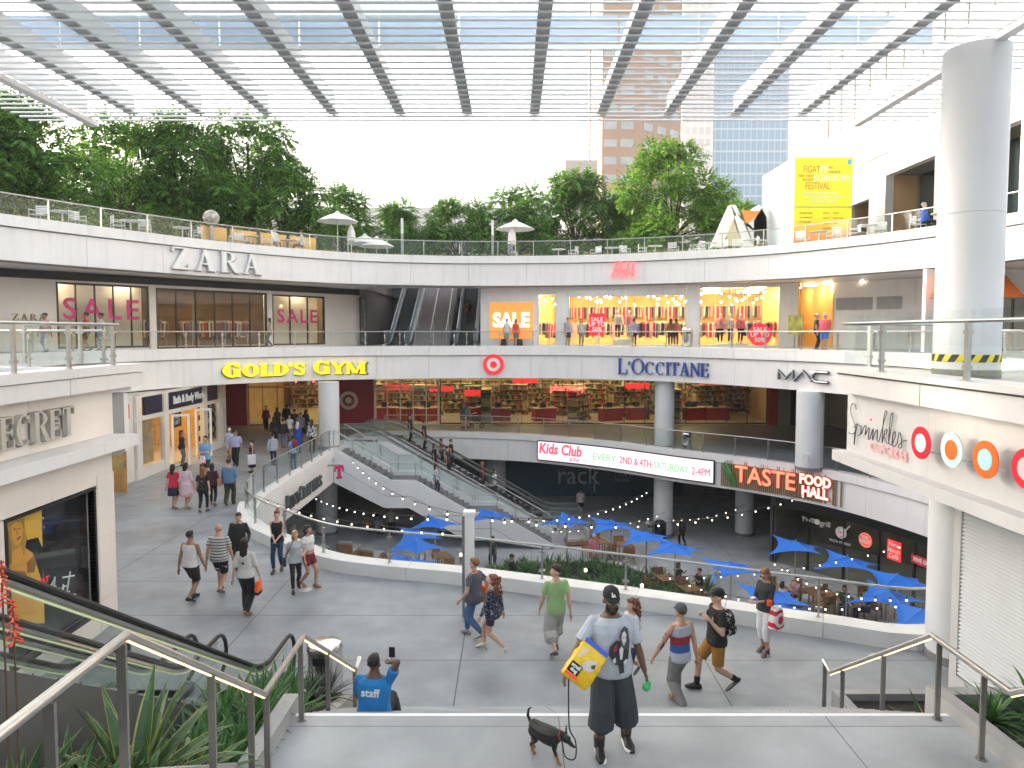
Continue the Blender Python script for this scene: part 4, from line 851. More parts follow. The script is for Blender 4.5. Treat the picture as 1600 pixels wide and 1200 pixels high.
t = fh(1398.5, -2.9); p = FH.at(t)[0]; s = sign('square red cafe sign on the dark court window', (p.x, p.y, -3.4)); fn = oncurve(FH, t, -3.03, .02, -1); mb = MB().box((-.34, -.42, 0), (.34, .42, .03)); mb.xf(fn); mb.build('panel', M('cafe_red', (.7, .03, .03), .4, emit=.25), s)
for k, tx in enumerate(('New', 'Moon', 'Café')): words(tx, .27, t, -2.78-.25*k, FH, s, whitel, inset=.06, bold=.008)
t = fh(1446, -2.9); p = FH.at(t)[0]; s = sign('red strip sign with white capitals on the dark court window', (p.x, p.y, -3.3)); fn = oncurve(FH, t, -3.08, .02, -1); mb = MB().box((-.65, -.17, 0), (.65, .17, .03)); mb.xf(fn); mb.build('panel', M('strip_red', (.45, .03, .05), .4, emit=.1), s); words('FIVE GUYS', .23, t, -3.08, FH, s, whitel, inset=.06, bold=.01)
s = sign('large dim lettering on the blue court wall', (4.5, 48.85, -3.6)); rg = M('rack_letter', (.5, .54, .57), .6)
fn = frame((U(903, 750, Y=48.85).x, 48.88, -3.75), (1, 0, 0)); text('rack', 1.9, .01, sx=.9).xf(fn).build('lettering', rg, s); fn = frame((U(960, 750, Y=48.85).x, 48.88, -3.6), (1, 0, 0)); text('SPEND\nLESS.\nLOVE IT\nMORE.', .38, .01, align='LEFT').xf(fn).build('lettering', rg, s)
mb = MB().box((U(929, 750, Y=48.85).x-.04, 48.82, -4.9), (U(929, 750, Y=48.85).x+.04, 48.88, -2)); mb.build('divider', rg, s)
fn = frame((U(890, 732, Y=48.85).x, 48.88, -2.85), (1, 0, 0)); text('NORDSTROM', .35, .01).xf(fn).build('lettering', rg, s)
# department store lettering
s = sign('red lit word above the gallery shop windows', (4, TY-.2, 3.2)); fn = frame((U(889, 607, Y=TY).x, TY-.14, 3.33-.8), (1, 0, 0)); glowred = M('lit_red', (1, .1, .05), .4, emit=1.5, ecol=(1, .06, .04))
text('pharmacy', .62, .03, .012).xf(frame((U(889, 607, Y=TY).x, TY+1.2, 2.45), (1, 0, 0))).build('lettering', glowred, s)
s = sign('red lit words above the dark shop entrance', (-14, TY-.2, 3.2)); text('order pickup', .55, .03, .012).xf(frame((U(463, 601, Y=TY).x, TY-.2, 3.22), (1, 0, 0))).build('lettering', glowred, s)
s = sign('pale bullseye emblem on the dark red wall', (U(546, 625, Y=TY).x, TY-.2, 1.7), 'emblem_sign'); bull(s, frame((U(546, 625, Y=TY).x, TY-.16, U(546, 625, Y=TY).z), (1, 0, 0)), .62, M('bull_cream', (.62, .52, .38), .5), redw)
# shop front name on navy panel
s = sign('white name lettering on the navy panel of the cream shop', (BX+.06, by(282), 3)); text('Bath & Body Works', .52, .015, .012, sx=.8).xf(frame((BX+.14, (by(256)+by(312))/2+.3, 3.1), (0, 1, 0))).build('lettering', whitel, s)
s = sign('small navy notice hanging in the cream shop doorway', (BX-.3, by(281), 1.9), 'notice'); MB().box((BX-.3, by(275), 1.7), (BX-.26, by(289), 2.4)).build('panel', navy, s); text('FREE\nGIFT', .28, .005).xf(frame((BX-.255, by(282), 2.05), (0, 1, 0))).build('lettering', whitel, s)
# upper gallery sale letters
salem = M('sale_magenta', (.62, .04, .2), .5)
for (px, z, size, lb) in ((160, 7.32, 1.0, 'magenta SALE letters across the five-pane upper window'), (464, 7.2, .82, 'magenta SALE letters across the three-pane upper window')):
    sv = sz(px); c = Vector(ZA).lerp(Vector(ZB), sv); s = sign(lb, (c.x, c.y, z)); text('SALE', size*1.35, .006, .02, sp=1.25).xf(frame((c.x+nv.x*-.08, c.y+nv.y*-.08, z), (dv.x, dv.y, 0))).build('lettering', salem, s)
sv = sz(44); c = Vector(ZA).lerp(Vector(ZB), sv); s = sign('little gold serif name beside the five-pane upper window', (c.x, c.y, 6.8)); fn = frame((c.x-nv.x*.16, c.y-nv.y*.16, 6.95), (dv.x, dv.y, 0)); serif_word(s, 'ZARA', .28, .04, fn, M('brass_letter', (.25, .16, .06), .35, .7), .3, wd=1.2, K=.2, k=.06, sf=.07)
c = Vector(HA).lerp(Vector(HB), sh(800)); s = sign('glowing orange SALE board beside the upper escalators', (c.x, c.y, 5.9), 'sale_board'); fn = frame((c.x-hn.x*.17, c.y-hn.y*.17, 7.0), (hd.x, hd.y, 0))
mb = MB().box((-1.36, -1.1, 0), (1.36, 1.1, .06)); mb.xf(fn); mb.build('panel', M('orange_board', (.9, .32, .06), .4, emit=.12, ecol=(1, .38, .08)), s); mb = text('SALE', 1.18, .01, .045, sx=.92); mb.xf(lambda q: fn(Vector((q.x, q.y, q.z+.065)))); mb.build('lettering', M('lit_white', (.9, .9, .85), .4, emit=.3), s)
for px, z, k, lb, sq in ((933, 6.75, .55, 'small red square sale poster in the four-pane shop window', 1), (1187, 6.15, .62, 'round red sale sticker on the five-pane shop window', 0)):
    c = Vector(HA).lerp(Vector(HB), sh(px)); s = sign(lb, (c.x, c.y, z-.6), 'sale_sign'); fn = frame((c.x-hn.x*.1, c.y-hn.y*.1, z), (hd.x, hd.y, 0))
    (MB().box((-.45, -.65, 0), (.45, .65, .02)) if sq else disc(0, .62, 0, .02)).xf(fn).build('panel', M('sale_red', (.75, .02, .04), .5, emit=.15), s); text('SALE\nUP TO\n50%', .34, .006, .01).xf(lambda q: fn(Vector((q.x, q.y, q.z+.025)))).build('lettering', whitel, s)
# script lettering of the bakery: a bent rod seen on the wall
sx_ = 6.52; SC = lambda x, y: U(1300+x/5, 560+y/5, X=sx_)
word = [(198, 400), (190, 365), (172, 352), (158, 372), (155, 410), (170, 470), (188, 520), (192, 560), (178, 585), (150, 590), (140, 578)]
rest = [[(180, 540), (205, 510), (190, 600), (180, 675), (190, 560), (215, 520), (235, 540), (232, 590), (210, 605)], [(240, 590), (262, 530), (275, 530), (268, 600), (285, 560)], [(285, 560), (300, 545), (292, 625), (305, 625), (330, 550), (325, 640), (345, 580), (365, 560), (360, 640), (375, 650)],
        [(375, 650), (420, 480), (438, 425), (428, 412), (412, 480), (400, 660), (420, 570), (440, 555), (432, 590), (415, 600), (435, 660), (450, 665)], [(450, 665), (475, 520), (486, 440), (480, 424), (466, 470), (452, 640), (465, 675), (485, 660)], [(485, 660), (505, 600), (500, 570), (485, 600), (480, 660), (495, 690), (520, 660)], [(520, 660), (535, 580), (548, 610), (555, 680), (540, 702), (528, 685), (560, 650), (592, 640)]]
s = sign('thin black handwritten-style lettering on the bakery wing', SC(300, 600)); mb = MB()
for ln in [word]+rest: mb.tube([SC(q.x, q.y)-Vector((.02, 0, 0)) for q in crv([Vector((*q, 0)) for q in ln], 4)], .0085, 6)
mb.build('lettering', greyl, s, True); MB().ell(SC(313, 478)-Vector((.02, 0, 0)), .022).build('dot', M('pink_dot', (.85, .3, .35), .5), s)
s = sign('faint pink capitals under the handwritten bakery name', SC(430, 735)); text('CUPCAKES', .23, .006, .006, sp=1.1).xf(frame((sx_, U(1387, 705, X=sx_).y, U(1387, 706, X=sx_).z), (0, -1, 0))).build('lettering', M('pink_letter', (.85, .45, .45), .5), s)
mint, orange, sky_, pinkm = M('mint_ring', (.55, .78, .7), .45), M('orange_ring', (.8, .13, .01), .45), M('sky_disc', (.4, .65, .75), .45), M('pink_disc', (.85, .45, .48), .45); red2 = M('crimson_ring', (.65, .01, .03), .45)
for (px, py, a, b, lb) in ((1439, 692, red2, mint, 'crimson ring with mint centre, nearest the handwritten lettering'), (1487, 703, mint, orange, 'mint ring with an orange centre on the bakery wall'), (1540, 718, orange, sky_, 'orange ring with pale blue centre on the bakery wall'), (1604, 733, red2, pinkm, 'crimson ring with pink centre on the bakery wall')):
    o = U(px, py, X=6.28); s = sign(lb, o, 'ring_ornament', 'ornament', 'ring ornaments on the bakery wall'); fn = frame(o, (0, -1, 0)); fn = (lambda f: lambda q: f(Vector((q.x, q.y, q.z))))(fn)
    disc(.145, .25, -.008, .008).xf(fn).build('ring', a, s); disc(0, .143, -.008, .014).xf(fn).build('centre', b, s); MB().tube([o+Vector((.0, 0, -.15)), o+Vector((.27, 0, -.15))], .02, 8).build('peg', white, s)
# festival board kiosk on the terrace
Y0 = 39.5; a, b = U(1241, 300, Y=Y0).x, U(1331, 300, Y=Y0).x; zt = U(1290, 247, Y=Y0).z
k = thing('advert_kiosk', 'tall grey kiosk with a yellow festival poster on the terrace', 'kiosk', ((a+b)/2, Y0+1, RZ))
MB().box((a-.02, Y0, RZ), (b+.02, Y0+5, zt+.08)).build('body', M('kiosk_grey', (.55, .6, .64), .4, var=.05), k)
yl = M('poster_yellow', (.86, .74, .01), .45); zm = U(1290, 324, Y=Y0).z; zb = U(1290, 362, Y=Y0).z
MB().box((a, Y0-.06, zm+.03), (b, Y0, zt)).build('poster', yl, k); lowp = M('poster_low', (.86, .6, .08), .45); MB().box((a, Y0-.06, RZ+.1), (b, Y0, zm-.03)).build('poster', lowp, k)
n_ = lowp.node_tree; g_ = n_.nodes.new('ShaderNodeNewGeometry'); sp_ = n_.nodes.new('ShaderNodeSeparateXYZ'); n_.links.new(g_.outputs['Position'], sp_.inputs[0]); mr_ = n_.nodes.new('ShaderNodeMapRange'); mr_.inputs[1].default_value = zb-.4; mr_.inputs[2].default_value = zm-.6; cr_ = n_.nodes.new('ShaderNodeValToRGB'); cr_.color_ramp.elements[0].color = (.85, .3, .12, 1); cr_.color_ramp.elements[1].color = (.86, .74, .01, 1); n_.links.new(sp_.outputs[2], mr_.inputs[0]); n_.links.new(mr_.outputs[0], cr_.inputs[0]); n_.links.new(cr_.outputs[0], n_.nodes['Principled BSDF'].inputs['Base Color'])
brn, lb_, dk = M('poster_brown', (.42, .14, .03), .5), M('poster_blue', (.3, .68, .75), .5), M('poster_dark', (.12, .1, .02), .5)
def kt(tx, px, py, hpx, mat, sx=.62, align='LEFT', bold=.0):
    q = U(px, py, Y=Y0-.06); mb = text(tx, hpx*Y0/F*1.4, .004, bold, align=align, sx=sx); mb.xf(frame(q, (1, 0, 0))); mb.build('lettering', mat, k)
kt('FIGAT', 1255, 265, 11, brn); kt('7TH', 1277, 265, 11, lb_); kt('FREE', 1294, 262, 4, brn); kt('CONCERTS!', 1294, 269, 4, dk); kt('EVERY', 1247.5, 275, 4, dk); kt('FRIDAY', 1260, 275, 4, redl); kt('IN AUGUST', 1254, 281, 4, dk, .58); kt('DOWNTOWN', 1272, 278.5, 10, lb_, .6); kt('FESTIVAL', 1258, 291, 11, brn)
for j, tx in enumerate(('LIVE MUSIC AND DANCING IN THE PLAZA', 'WITH FOOD AND DRINKS ON THE TERRACE', 'ALL EVENTS ARE FREE TO ATTEND')): kt(tx, 1252+j*5, 302+j*6, 3, lb_, .7)
for j in range(4): kt(('4 PM HAPPY HOUR', '7 PM OPENING SET', '8 PM HEADLINER', '')[j], 1249, 333+j*7, 2.4, dk, .7); kt(('AUGUST 4', 'AUGUST 11', 'AUGUST 18', 'AUGUST 25')[j], 1286, 333+j*8, 2.4, dk, .7); kt(('TUXEDO', 'DAME D. BLACK', 'FAMILY', 'OZOMATLI')[j], 1301, 333+j*8, 2.4, dk, .7)
MB().box((b-.3, Y0-.075, zt-.35), (b-.1, Y0-.06, zt-.12)).build('logo', M('logo_blue', (.05, .4, .7), .5), k)
# poster window of the corner shop
pw_ = thing('poster_window', 'dark poster window showing a blonde model and white script', 'poster', (-8.75, 13.2, .45))
y0, y1 = posy; z0, z1 = .47, 3.05; Xp = -8.78; z1b = 2.27
MB().box((Xp-.05, y0, z0), (Xp, y1, z1)).build('backing', M('poster_black', (.012, .012, .015), .12), pw_)
mb = MB(); mb.box((Xp+.02, y0, z0-.06), (Xp+.16, y1, z0)); mb.box((Xp+.02, y1, z0-.06), (Xp+.16, y1+.07, z1)); mb.box((Xp+.02, y0-.07, z0-.06), (Xp+.16, y0, z1)); mb.box((Xp+.02, y0-.07, z1), (Xp+.17, y1+.07, z1+.05)); mb.build('frame', black, pw_)
MB().quad((Xp+.1, y0, z0), (Xp+.1, y1, z0), (Xp+.1, y1, z1), (Xp+.1, y0, z1)).build('pane', GLASS('poster_glass', (.95, .97, .97), 1.5), pw_)
PF = lambda pts, d, m, nm='picture_shape': MB().poly3([(Xp+.001, *(lambda q: (q.y, q.z))(U(x*220/1015, 740+y*260/1200, X=Xp))) for x, y in pts], (d, 0, 0)).build(nm, m, pw_)
am, am2, hr_, sk, sk2 = M('poster_amber', (.75, .45, .05), .4), M('poster_shade', (.3, .13, .02), .4), M('poster_hair', (.5, .28, .05), .4), M('poster_skin', (.75, .36, .06), .4), M('poster_skin_dark', (.45, .18, .03), .4)
PF([(60, 330), (298, 262), (305, 560), (320, 1080), (85, 1080)], .004, am)
PF([(160, 300), (190, 480), (270, 460), (305, 540), (308, 800), (250, 620), (170, 600)], .008, MATS['poster_black'])
PF([(48, 345), (110, 310), (170, 305), (185, 480), (170, 560), (120, 640), (62, 700), (60, 500)], .010, hr_)
PF([(85, 560), (150, 520), (230, 570), (255, 640), (215, 720), (250, 820), (240, 960), (260, 1020), (85, 1010), (75, 720)], .012, sk)
PF([(72, 380), (100, 345), (140, 350), (160, 400), (155, 470), (125, 520), (95, 510), (75, 450)], .016, sk)
PF([(85, 700), (170, 705), (190, 740), (130, 790), (80, 770)], .02, am2); PF([(190, 640), (235, 590), (255, 640), (240, 710), (190, 715)], .02, am2)
PF([(90, 400), (108, 393), (112, 402), (94, 408)], .021, am2); PF([(122, 392), (142, 388), (142, 397), (124, 402)], .021, am2); PF([(112, 465), (142, 448), (146, 460), (118, 480)], .021, M('poster_lips', (.5, .08, .05), .4)); PF([(112, 400), (122, 430), (114, 440)], .0205, sk2)
PF([(160, 340), (182, 480), (165, 590), (150, 520), (160, 430)], .022, hr_); PF([(48, 400), (70, 500), (78, 640), (60, 660)], .022, am2)
ws = M('poster_white', (.8, .8, .78), .5)
mb = MB()
for ln in ([(330, 870), (360, 800), (385, 745), (370, 870), (390, 810), (400, 880), (412, 870)], [(412, 870), (418, 820), (412, 880), (430, 850)], [(430, 850), (445, 800), (435, 880), (450, 810), (468, 812)], [(495, 705), (470, 860), (490, 850)], [(440, 750), (525, 735)], [(270, 830), (320, 820)], [(310, 810), (285, 860), (330, 850)]):
    mb.tube([(lambda q: (Xp+.03, q.y, q.z))(U(x*220/1015, 740+y*260/1200, X=Xp)) for x, y in ln], .016, 5)
for ln in ([(455, 880), (460, 925), (480, 915)], [(450, 885), (480, 870)], [(455, 905), (475, 898)], [(485, 880), (495, 920), (505, 870)], [(515, 870), (515, 925)], [(515, 870), (535, 870), (530, 890), (515, 895), (532, 925)]): mb.tube([(lambda q: (Xp+.03, q.y, q.z))(U(x*220/1015, 740+y*260/1200, X=Xp)) for x, y in ln], .012, 5)
mb.build('lettering', ws, pw_)
mb = MB()
for ln in ([(285, 755), (290, 790), (305, 785)], [(283, 770), (298, 765)], [(310, 760), (305, 752), (300, 768), (312, 775), (305, 790)], [(318, 745), (340, 738)], [(328, 742), (328, 782)]): mb.tube([(lambda q: (Xp+.03, q.y, q.z))(U(x*220/1015, 740+y*260/1200, X=Xp)) for x, y in ln], .012, 5)
mb.build('lettering', redl, pw_)
# ---------------------------------------------------------------- trees and plants
def LEAF(name, cols, rough=.5, tr=.35):
    m = M(name, cols[0], rough, island=cols); nt = m.node_tree; b = nt.nodes['Principled BSDF']; o = nt.nodes['Material Output']
    t = nt.nodes.new('ShaderNodeBsdfTranslucent'); mx = nt.nodes.new('ShaderNodeMixShader'); mx.inputs[0].default_value = tr
    src = b.inputs['Base Color'].links[0].from_socket
    hs = nt.nodes.new('ShaderNodeHueSaturation'); hs.inputs['Value'].default_value = 1.5; hs.inputs['Hue'].default_value = .48; nt.links.new(src, hs.inputs['Color']); nt.links.new(hs.outputs[0], t.inputs[0])
    nt.links.new(b.outputs[0], mx.inputs[1]); nt.links.new(t.outputs[0], mx.inputs[2]); nt.links.new(mx.outputs[0], o.inputs[0]); return m
leafA = LEAF('jacaranda_leaf', [(.045, .14, .02), (.07, .2, .022), (.11, .27, .03), (.03, .1, .018), (.15, .33, .035)])
leafB = LEAF('bright_leaf', [(.08, .22, .02), (.13, .3, .025), (.05, .15, .018), (.2, .38, .03), (.07, .2, .02)])
barkm = M('bark', (.07, .05, .035), .9, var=.3, vs_=6, bump=.4, bs=12)
def frond(mb, c, d, L, wd, rng):                          # one pinnate leaf: a drooping rib of paired leaflets
    d = d.normalized(); s = d.cross(Vector((0, 0, 1)))
    if s.length < .1: s = Vector((1, 0, 0))
    s.normalize(); n = 4; p = c
    for k in range(n):
        dd = (d+Vector((0, 0, -.28*k))).normalized(); q = p+dd*(L/n); w_ = wd*(1-.2*k)
        for sg in (-1, 1): mb.add([p, p+dd*(L/n*.55)+s*sg*w_*.55+Vector((0, 0, .02)), q+s*sg*w_-Vector((0, 0, w_*.35)), p+dd*(L/n*.95)], [(0, 1, 2, 3)])
        p = q
def tree(label, px, ytop, wpx, Y, zb=RZ, leaf=None, dens=1.0, seed=0, low=.28, group='terrace trees', x=None, H=None, Rw=None):
    rng = random.Random(seed); leaf = leaf or leafA
    x = U(px, 380, Y=Y).x if x is None else x; H = H or U(px, ytop, Y=Y).z-zb; R_ = Rw or wpx*Y/F/2*1.22
    t = thing('broadleaf_tree', label, 'tree', (x, Y, zb), group=group)
    tr = MB(); lean = Vector((rng.uniform(-.3, .3), rng.uniform(-.3, .3), 0)); fork = Vector((x, Y, zb+H*.28))+lean
    tr.tube([(x, Y, zb-.05), (x+lean.x*.4, Y+lean.y*.4, zb+H*.14), fork], [.17*H/8, .13*H/8, .11*H/8], 8)
    mb = MB(); cent = []; nb = int(15+7*R_)
    for k in range(nb):
        a = rng.uniform(0, 2*math.pi); u = rng.random(); zz = low+(1-low)*(.08+.86*u)
        prof = (math.sin(math.pi*min(1, max(.1, (zz-low)/(1-low)*.82+.16))))**.7
        r = R_*prof*math.sqrt(rng.uniform(.18, 1))*.86
        cent.append((Vector((x+lean.x+r*math.cos(a), Y+lean.y+r*math.sin(a)*.9, zb+H*zz*.95)), rng.uniform(.55, 1.05)*(.5+R_*.13)))
    for k, (c, br) in enumerate(cent):
        if k % 2 == 0: m = fork.lerp(c, .5)+Vector((0, 0, .1*H*.3)); tr.tube([fork, m, c], [.07*H/8, .04*H/8, .012], 5)
        for j in range(int(84*dens*br)):
            v = Vector((rng.gauss(0, 1), rng.gauss(0, 1), rng.gauss(0, .75)+.15)).normalized(); p = c+Vector((v.x, v.y, v.z*.8))*br*rng.uniform(.45, .95)
            frond(mb, p, v+Vector((0, 0, .25)), rng.uniform(.5, .85), rng.uniform(.17, .28), rng)
    tr.build('trunk', barkm, t, True); mb.build('crown', leaf, t); return t
TR = [('dense dark terrace tree whose crown touches the canopy edge over the pale shop wall', 55, 140, 215, 41, leafA), ('tall dark terrace tree behind the canopy corner beam', 190, 165, 170, 46, leafA), ('dark terrace tree above the widely spaced serif sign', 285, 170, 180, 48, leafA), ('broad dark terrace tree, tallest before the open sky', 385, 168, 200, 49, leafA),
      ('rounded terrace tree at the sky end of the dark row', 450, 240, 130, 51, leafA), ('small green terrace tree beside the first white parasol', 540, 286, 110, 56, leafA), ('narrow terrace tree behind the first light pole', 625, 312, 84, 58, leafA), ('broad low terrace tree between the two light poles', 715, 304, 120, 57, leafA),
      ('terrace tree behind the closed white parasol', 805, 276, 115, 55, leafA), ('terrace tree in front of the grey rooftop block', 900, 262, 125, 53, leafA), ('dark bushy terrace tree at the foot of the brown tower', 965, 300, 90, 54, leafA), ('bright yellow-green terrace tree, fullest of the row, before the brown tower', 1058, 208, 165, 49, leafB),
      ('small far tree beside the white angular pavilion', 1150, 306, 70, 66, leafB), ('dark terrace tree at the outer end over the corner shop', -60, 160, 200, 38, leafA), ('terrace tree filling the gap behind the dark row', 130, 215, 190, 53, leafA), ('terrace tree in the shade behind the globe sculpture', 330, 250, 190, 56, leafA)]
for i, (lb, px, yt, wp, Y, lf) in enumerate(TR): tree(lb, px, yt, wp, Y, seed=i+3, leaf=lf, dens=1.25 if lf is leafB else 1.0, low=.16)
for i, (x, y, h) in enumerate(((-29, 33, 9.5), (-31, 27, 9), (-33, 21, 10), (-28, 38, 9))): tree('unseen dark terrace tree added over the cream wing to block low sun', 0, 0, 0, y, x=x, H=h, Rw=4, seed=40+i)  # trees out of view, added to keep direct sun off the court
# planter grasses on the roof edge
gm_ = M('dry_grass', (.4, .3, .12), .8, island=[(.45, .33, .13), (.36, .28, .12), (.5, .38, .17), (.22, .24, .08)])
mb = MB(); rng = random.Random(5)
for k in range(330):
    t_ = rng.uniform(1, ER.L-1); p, tg, nr = ER.at(t_); p = p+nr*rng.uniform(.85, 1.6); h = rng.uniform(.18, .42)
    if math.sin(t_*1.3)+.4*math.sin(t_*3.1) < -.3: continue
    for j in range(16):
        a = rng.uniform(0, 6.28); dx, dy = math.cos(a), math.sin(a); b0 = Vector((p.x, p.y, 10.66)); w_ = .02
        mb.add([b0+Vector((-dy*w_, dx*w_, 0)), b0+Vector((dy*w_, -dx*w_, 0)), b0+Vector((dx*h*.25+dy*w_*.6, dy*h*.25-dx*w_*.6, h*.7)), b0+Vector((dx*h*.6, dy*h*.6, h))], [(0, 1, 2, 3)])
o = mb.build('ornamental_grass', gm_); tag(o, 'dry yellow ornamental grass planted along the roof edge', 'grass', kind='stuff')
MB().ribbon(ER, 9.95, 10.62, .12, inset=1.75).build('planter_kerb', concw, mall); a = ER.off(.7, .6); b = ER.off(1.72, .6); mb = MB()
for i in range(min(len(a), len(b))-1): mb.quad((a[i].x, a[i].y, 10.6), (a[i+1].x, a[i+1].y, 10.6), (b[i+1].x, b[i+1].y, 10.6), (b[i].x, b[i].y, 10.6))
mb.build('planter_soil', soil, mall)

def blade(mb, base, az, L, w_, lift, droop, n=7, twist=0, edge=None, ew=.12, fold=.25):
    h = Vector((math.cos(az), math.sin(az), 0)); s = Vector((-h.y, h.x, 0)); p = Vector(base); ang = lift; P = []
    for k in range(n+1):
        u = k/n; ww = w_*(.75+.5*u if u < .4 else .95*(1-((u-.4)/.6)**1.6)+.02); d = h*math.cos(ang)+Vector((0, 0, math.sin(ang))); up = -h*math.sin(ang)+Vector((0, 0, math.cos(ang)))
        P.append((p.copy(), ww, up)); p = p+d*(L/n); ang -= droop/n*(.4+1.2*u)
    for (p0, w0, u0), (p1, w1, u1) in zip(P, P[1:]):
        for sg in (-1, 1): mb.add([p0-u0*w0*fold, p1-u1*w1*fold, p1+s*sg*w1*(1-ew), p0+s*sg*w0*(1-ew)], [(0, 1, 2, 3)])
        if edge is not None:
            for sg in (-1, 1): edge.add([p0+s*sg*w0*(1-ew), p1+s*sg*w1*(1-ew), p1+s*sg*w1+u1*w1*.06, p0+s*sg*w0+u0*w0*.06], [(0, 1, 2, 3)])
agm = LEAF('agave_green', [(.06, .14, .05), (.08, .17, .06), (.045, .11, .045)], .4, .12); agy = M('agave_margin', (.45, .42, .12), .5); alm = LEAF('aloe_green', [(.05, .16, .04), (.07, .2, .05), (.04, .12, .04), (.1, .22, .06)], .4, .2); drk = LEAF('dark_spike', [(.02, .03, .02), (.03, .04, .03), (.045, .05, .04)], .5, .1)
def agave(label, loc, L, n, seed, mat=None, edge=True, w_=.055, cat='plant', name='agave_plant', lift=(.35, 1.35), droop=(.2, 1.5), group=None):
    rng = random.Random(seed); t = thing(name, label, cat, loc, group=group); mb, ed = MB(), MB()
    for k in range(n):
        u = k/n; blade(mb, Vector(loc)+Vector((0, 0, .02)), k*2.39996+rng.uniform(-.2, .2), L*rng.uniform(.7, 1.05), w_*rng.uniform(.8, 1.1), lift[0]+(lift[1]-lift[0])*u+rng.uniform(-.1, .1), droop[0]+(droop[1]-droop[0])*(1-u)*rng.uniform(.5, 1.1), edge=ed if edge else None)
    mb.build('leaf_rosette', mat or agm, t)
    if edge: ed.build('leaf_margin', agy, t)
    return t
agave('large variegated agave with yellow leaf margins, biggest beside the bent handrail', (-3.2, 5.75, 2.3), 1.1, 44, 1, w_=.07, droop=(.2, 1.9))
agave('variegated agave with curled leaves at the planter front edge', (-3.5, 4.75, 2.72), .8, 36, 2, w_=.065, droop=(.2, 2.0))
agave('variegated agave leaning over the planter kerb by the second rail post', (-2.98, 6.3, 1.95), .72, 32, 6, w_=.06, droop=(.5, 2.2))
agave('green pointed aloe between the two front rail posts', (-3.15, 4.9, 2.72), .55, 30, 3, alm, False, .045, name='aloe_plant')
for i_, (x_, y_, z_, L_2, nn_) in enumerate(((-3.6, 6.25, 2.0, .75, 30), (-3.62, 5.5, 2.35, .8, 30), (-2.98, 5.35, 2.4, .6, 26), (-3.62, 6.9, 1.68, .6, 26))): agave(('variegated agave against the escalator side, behind the biggest one', 'variegated agave against the escalator side, before the biggest one', 'small variegated agave close behind the first rail posts', 'variegated agave farthest along the escalator side')[i_], (x_, y_, z_), L_2, nn_, 200+i_, w_=.065, droop=(.3, 2.1))
ap = [(-3.05, 7.1, 1.62, .5), (-3.45, 7.3, 1.62, .45), (-3.0, 7.6, 1.6, .42), (-3.4, 7.9, 1.58, .5), (-3.05, 8.2, 1.56, .5), (-3.5, 8.5, 1.4, .55), (-3.1, 8.8, 1.15, .5), (-3.4, 9.2, 1.0, .6), (-3.05, 9.5, .9, .55), (-3.55, 9.8, .8, .55), (-2.98, 6.85, 1.68, .4), (-3.6, 6.9, 1.68, .45), (-3.2, 6.6, 1.85, .4), (-3.6, 5.9, 2.1, .4), (-3.0, 5.2, 2.5, .38), (-3.6, 4.3, 2.82, .45), (-3.1, 4.4, 2.8, .4), (-3.3, 10.2, .75, .5), (-3.6, 10.6, .6, .5)]
for i, (x, y, z, L) in enumerate(ap): agave('bright green aloe clump in the planter beside the stair', (x, y, z-.02), L*1.4, 56, 20+i, alm, False, .033, name='aloe_plant', lift=(.1, 1.45), droop=(.3, 1.3), group='aloes beside the stair')
for i, (x, y) in enumerate(((-3.0, 10.3), (-2.95, 10.9))): agave('dark spiky grass plant at the foot of the stair planter', (x, y, .45 if i else .7), .6, 46, 50+i, drk, False, .018, name='flax_plant', lift=(.3, 1.45), droop=(.1, 1.0), group='dark spiky plants')
for i, (x, y, z, L, m_) in enumerate(((5.75, 7.3, 1.62, .55, 0), (6.1, 7.7, 1.6, .6, 0), (5.75, 8.2, 1.6, .5, 0), (6.5, 7.4, 1.62, .6, 0), (6.9, 8.0, 1.6, .7, 0), (6.4, 8.3, 1.6, .75, 0), (7.2, 7.6, 1.6, .6, 0), (7.0, 8.4, 1.6, .6, 0))): agave('green aloe clump in the planter below the louvred wall', (x, y, z), L, 34, 60+i, alm, False, .032, name='aloe_plant', lift=(.15, 1.45), droop=(.3, 1.2), group='aloes below the louvred wall')
agave('striped yellow-edged agave at the planter corner below the louvred wall', (5.95, 6.75, 1.72), .6, 26, 72)
agave('variegated agave in the low planter box at the stair foot', (6.15, 10.1, .28), .72, 30, 73, lift=(.25, 1.3))
agave('dark spiky plant behind the planter box by the white column', (7.25, 10.6, .28), .6, 30, 74, drk, False, .03, name='flax_plant')
fl = M('aloe_flower', (.75, .07, .02), .5)
for i, (px, py, Y) in enumerate(((22, 990, 4.5), (4, 930, 4.3))):
    q = U(px, py, Y=Y); t = thing('aloe_flower', 'red-orange aloe flower spike above the planter, ' + ('shorter one' if i == 0 else 'taller one at the picture edge'), 'flower', (q.x, q.y, 2.85)); MB().tube([(q.x, q.y, 2.8), (q.x, q.y, q.z+.22)], .006, 5).build('stem', M('flower_stem', (.12, .06, .03), .7), t); mb = MB()
    for k in range(26): a = k*2.4; z = q.z+.22-k*.011; r = .014+.0014*k; mb.tube([(q.x, q.y, z), (q.x+r*math.cos(a)*1.2, q.y+r*math.sin(a)*1.2, z-.015-.0008*k)], [.004, .008], 4)
    mb.build('petal', fl, t)
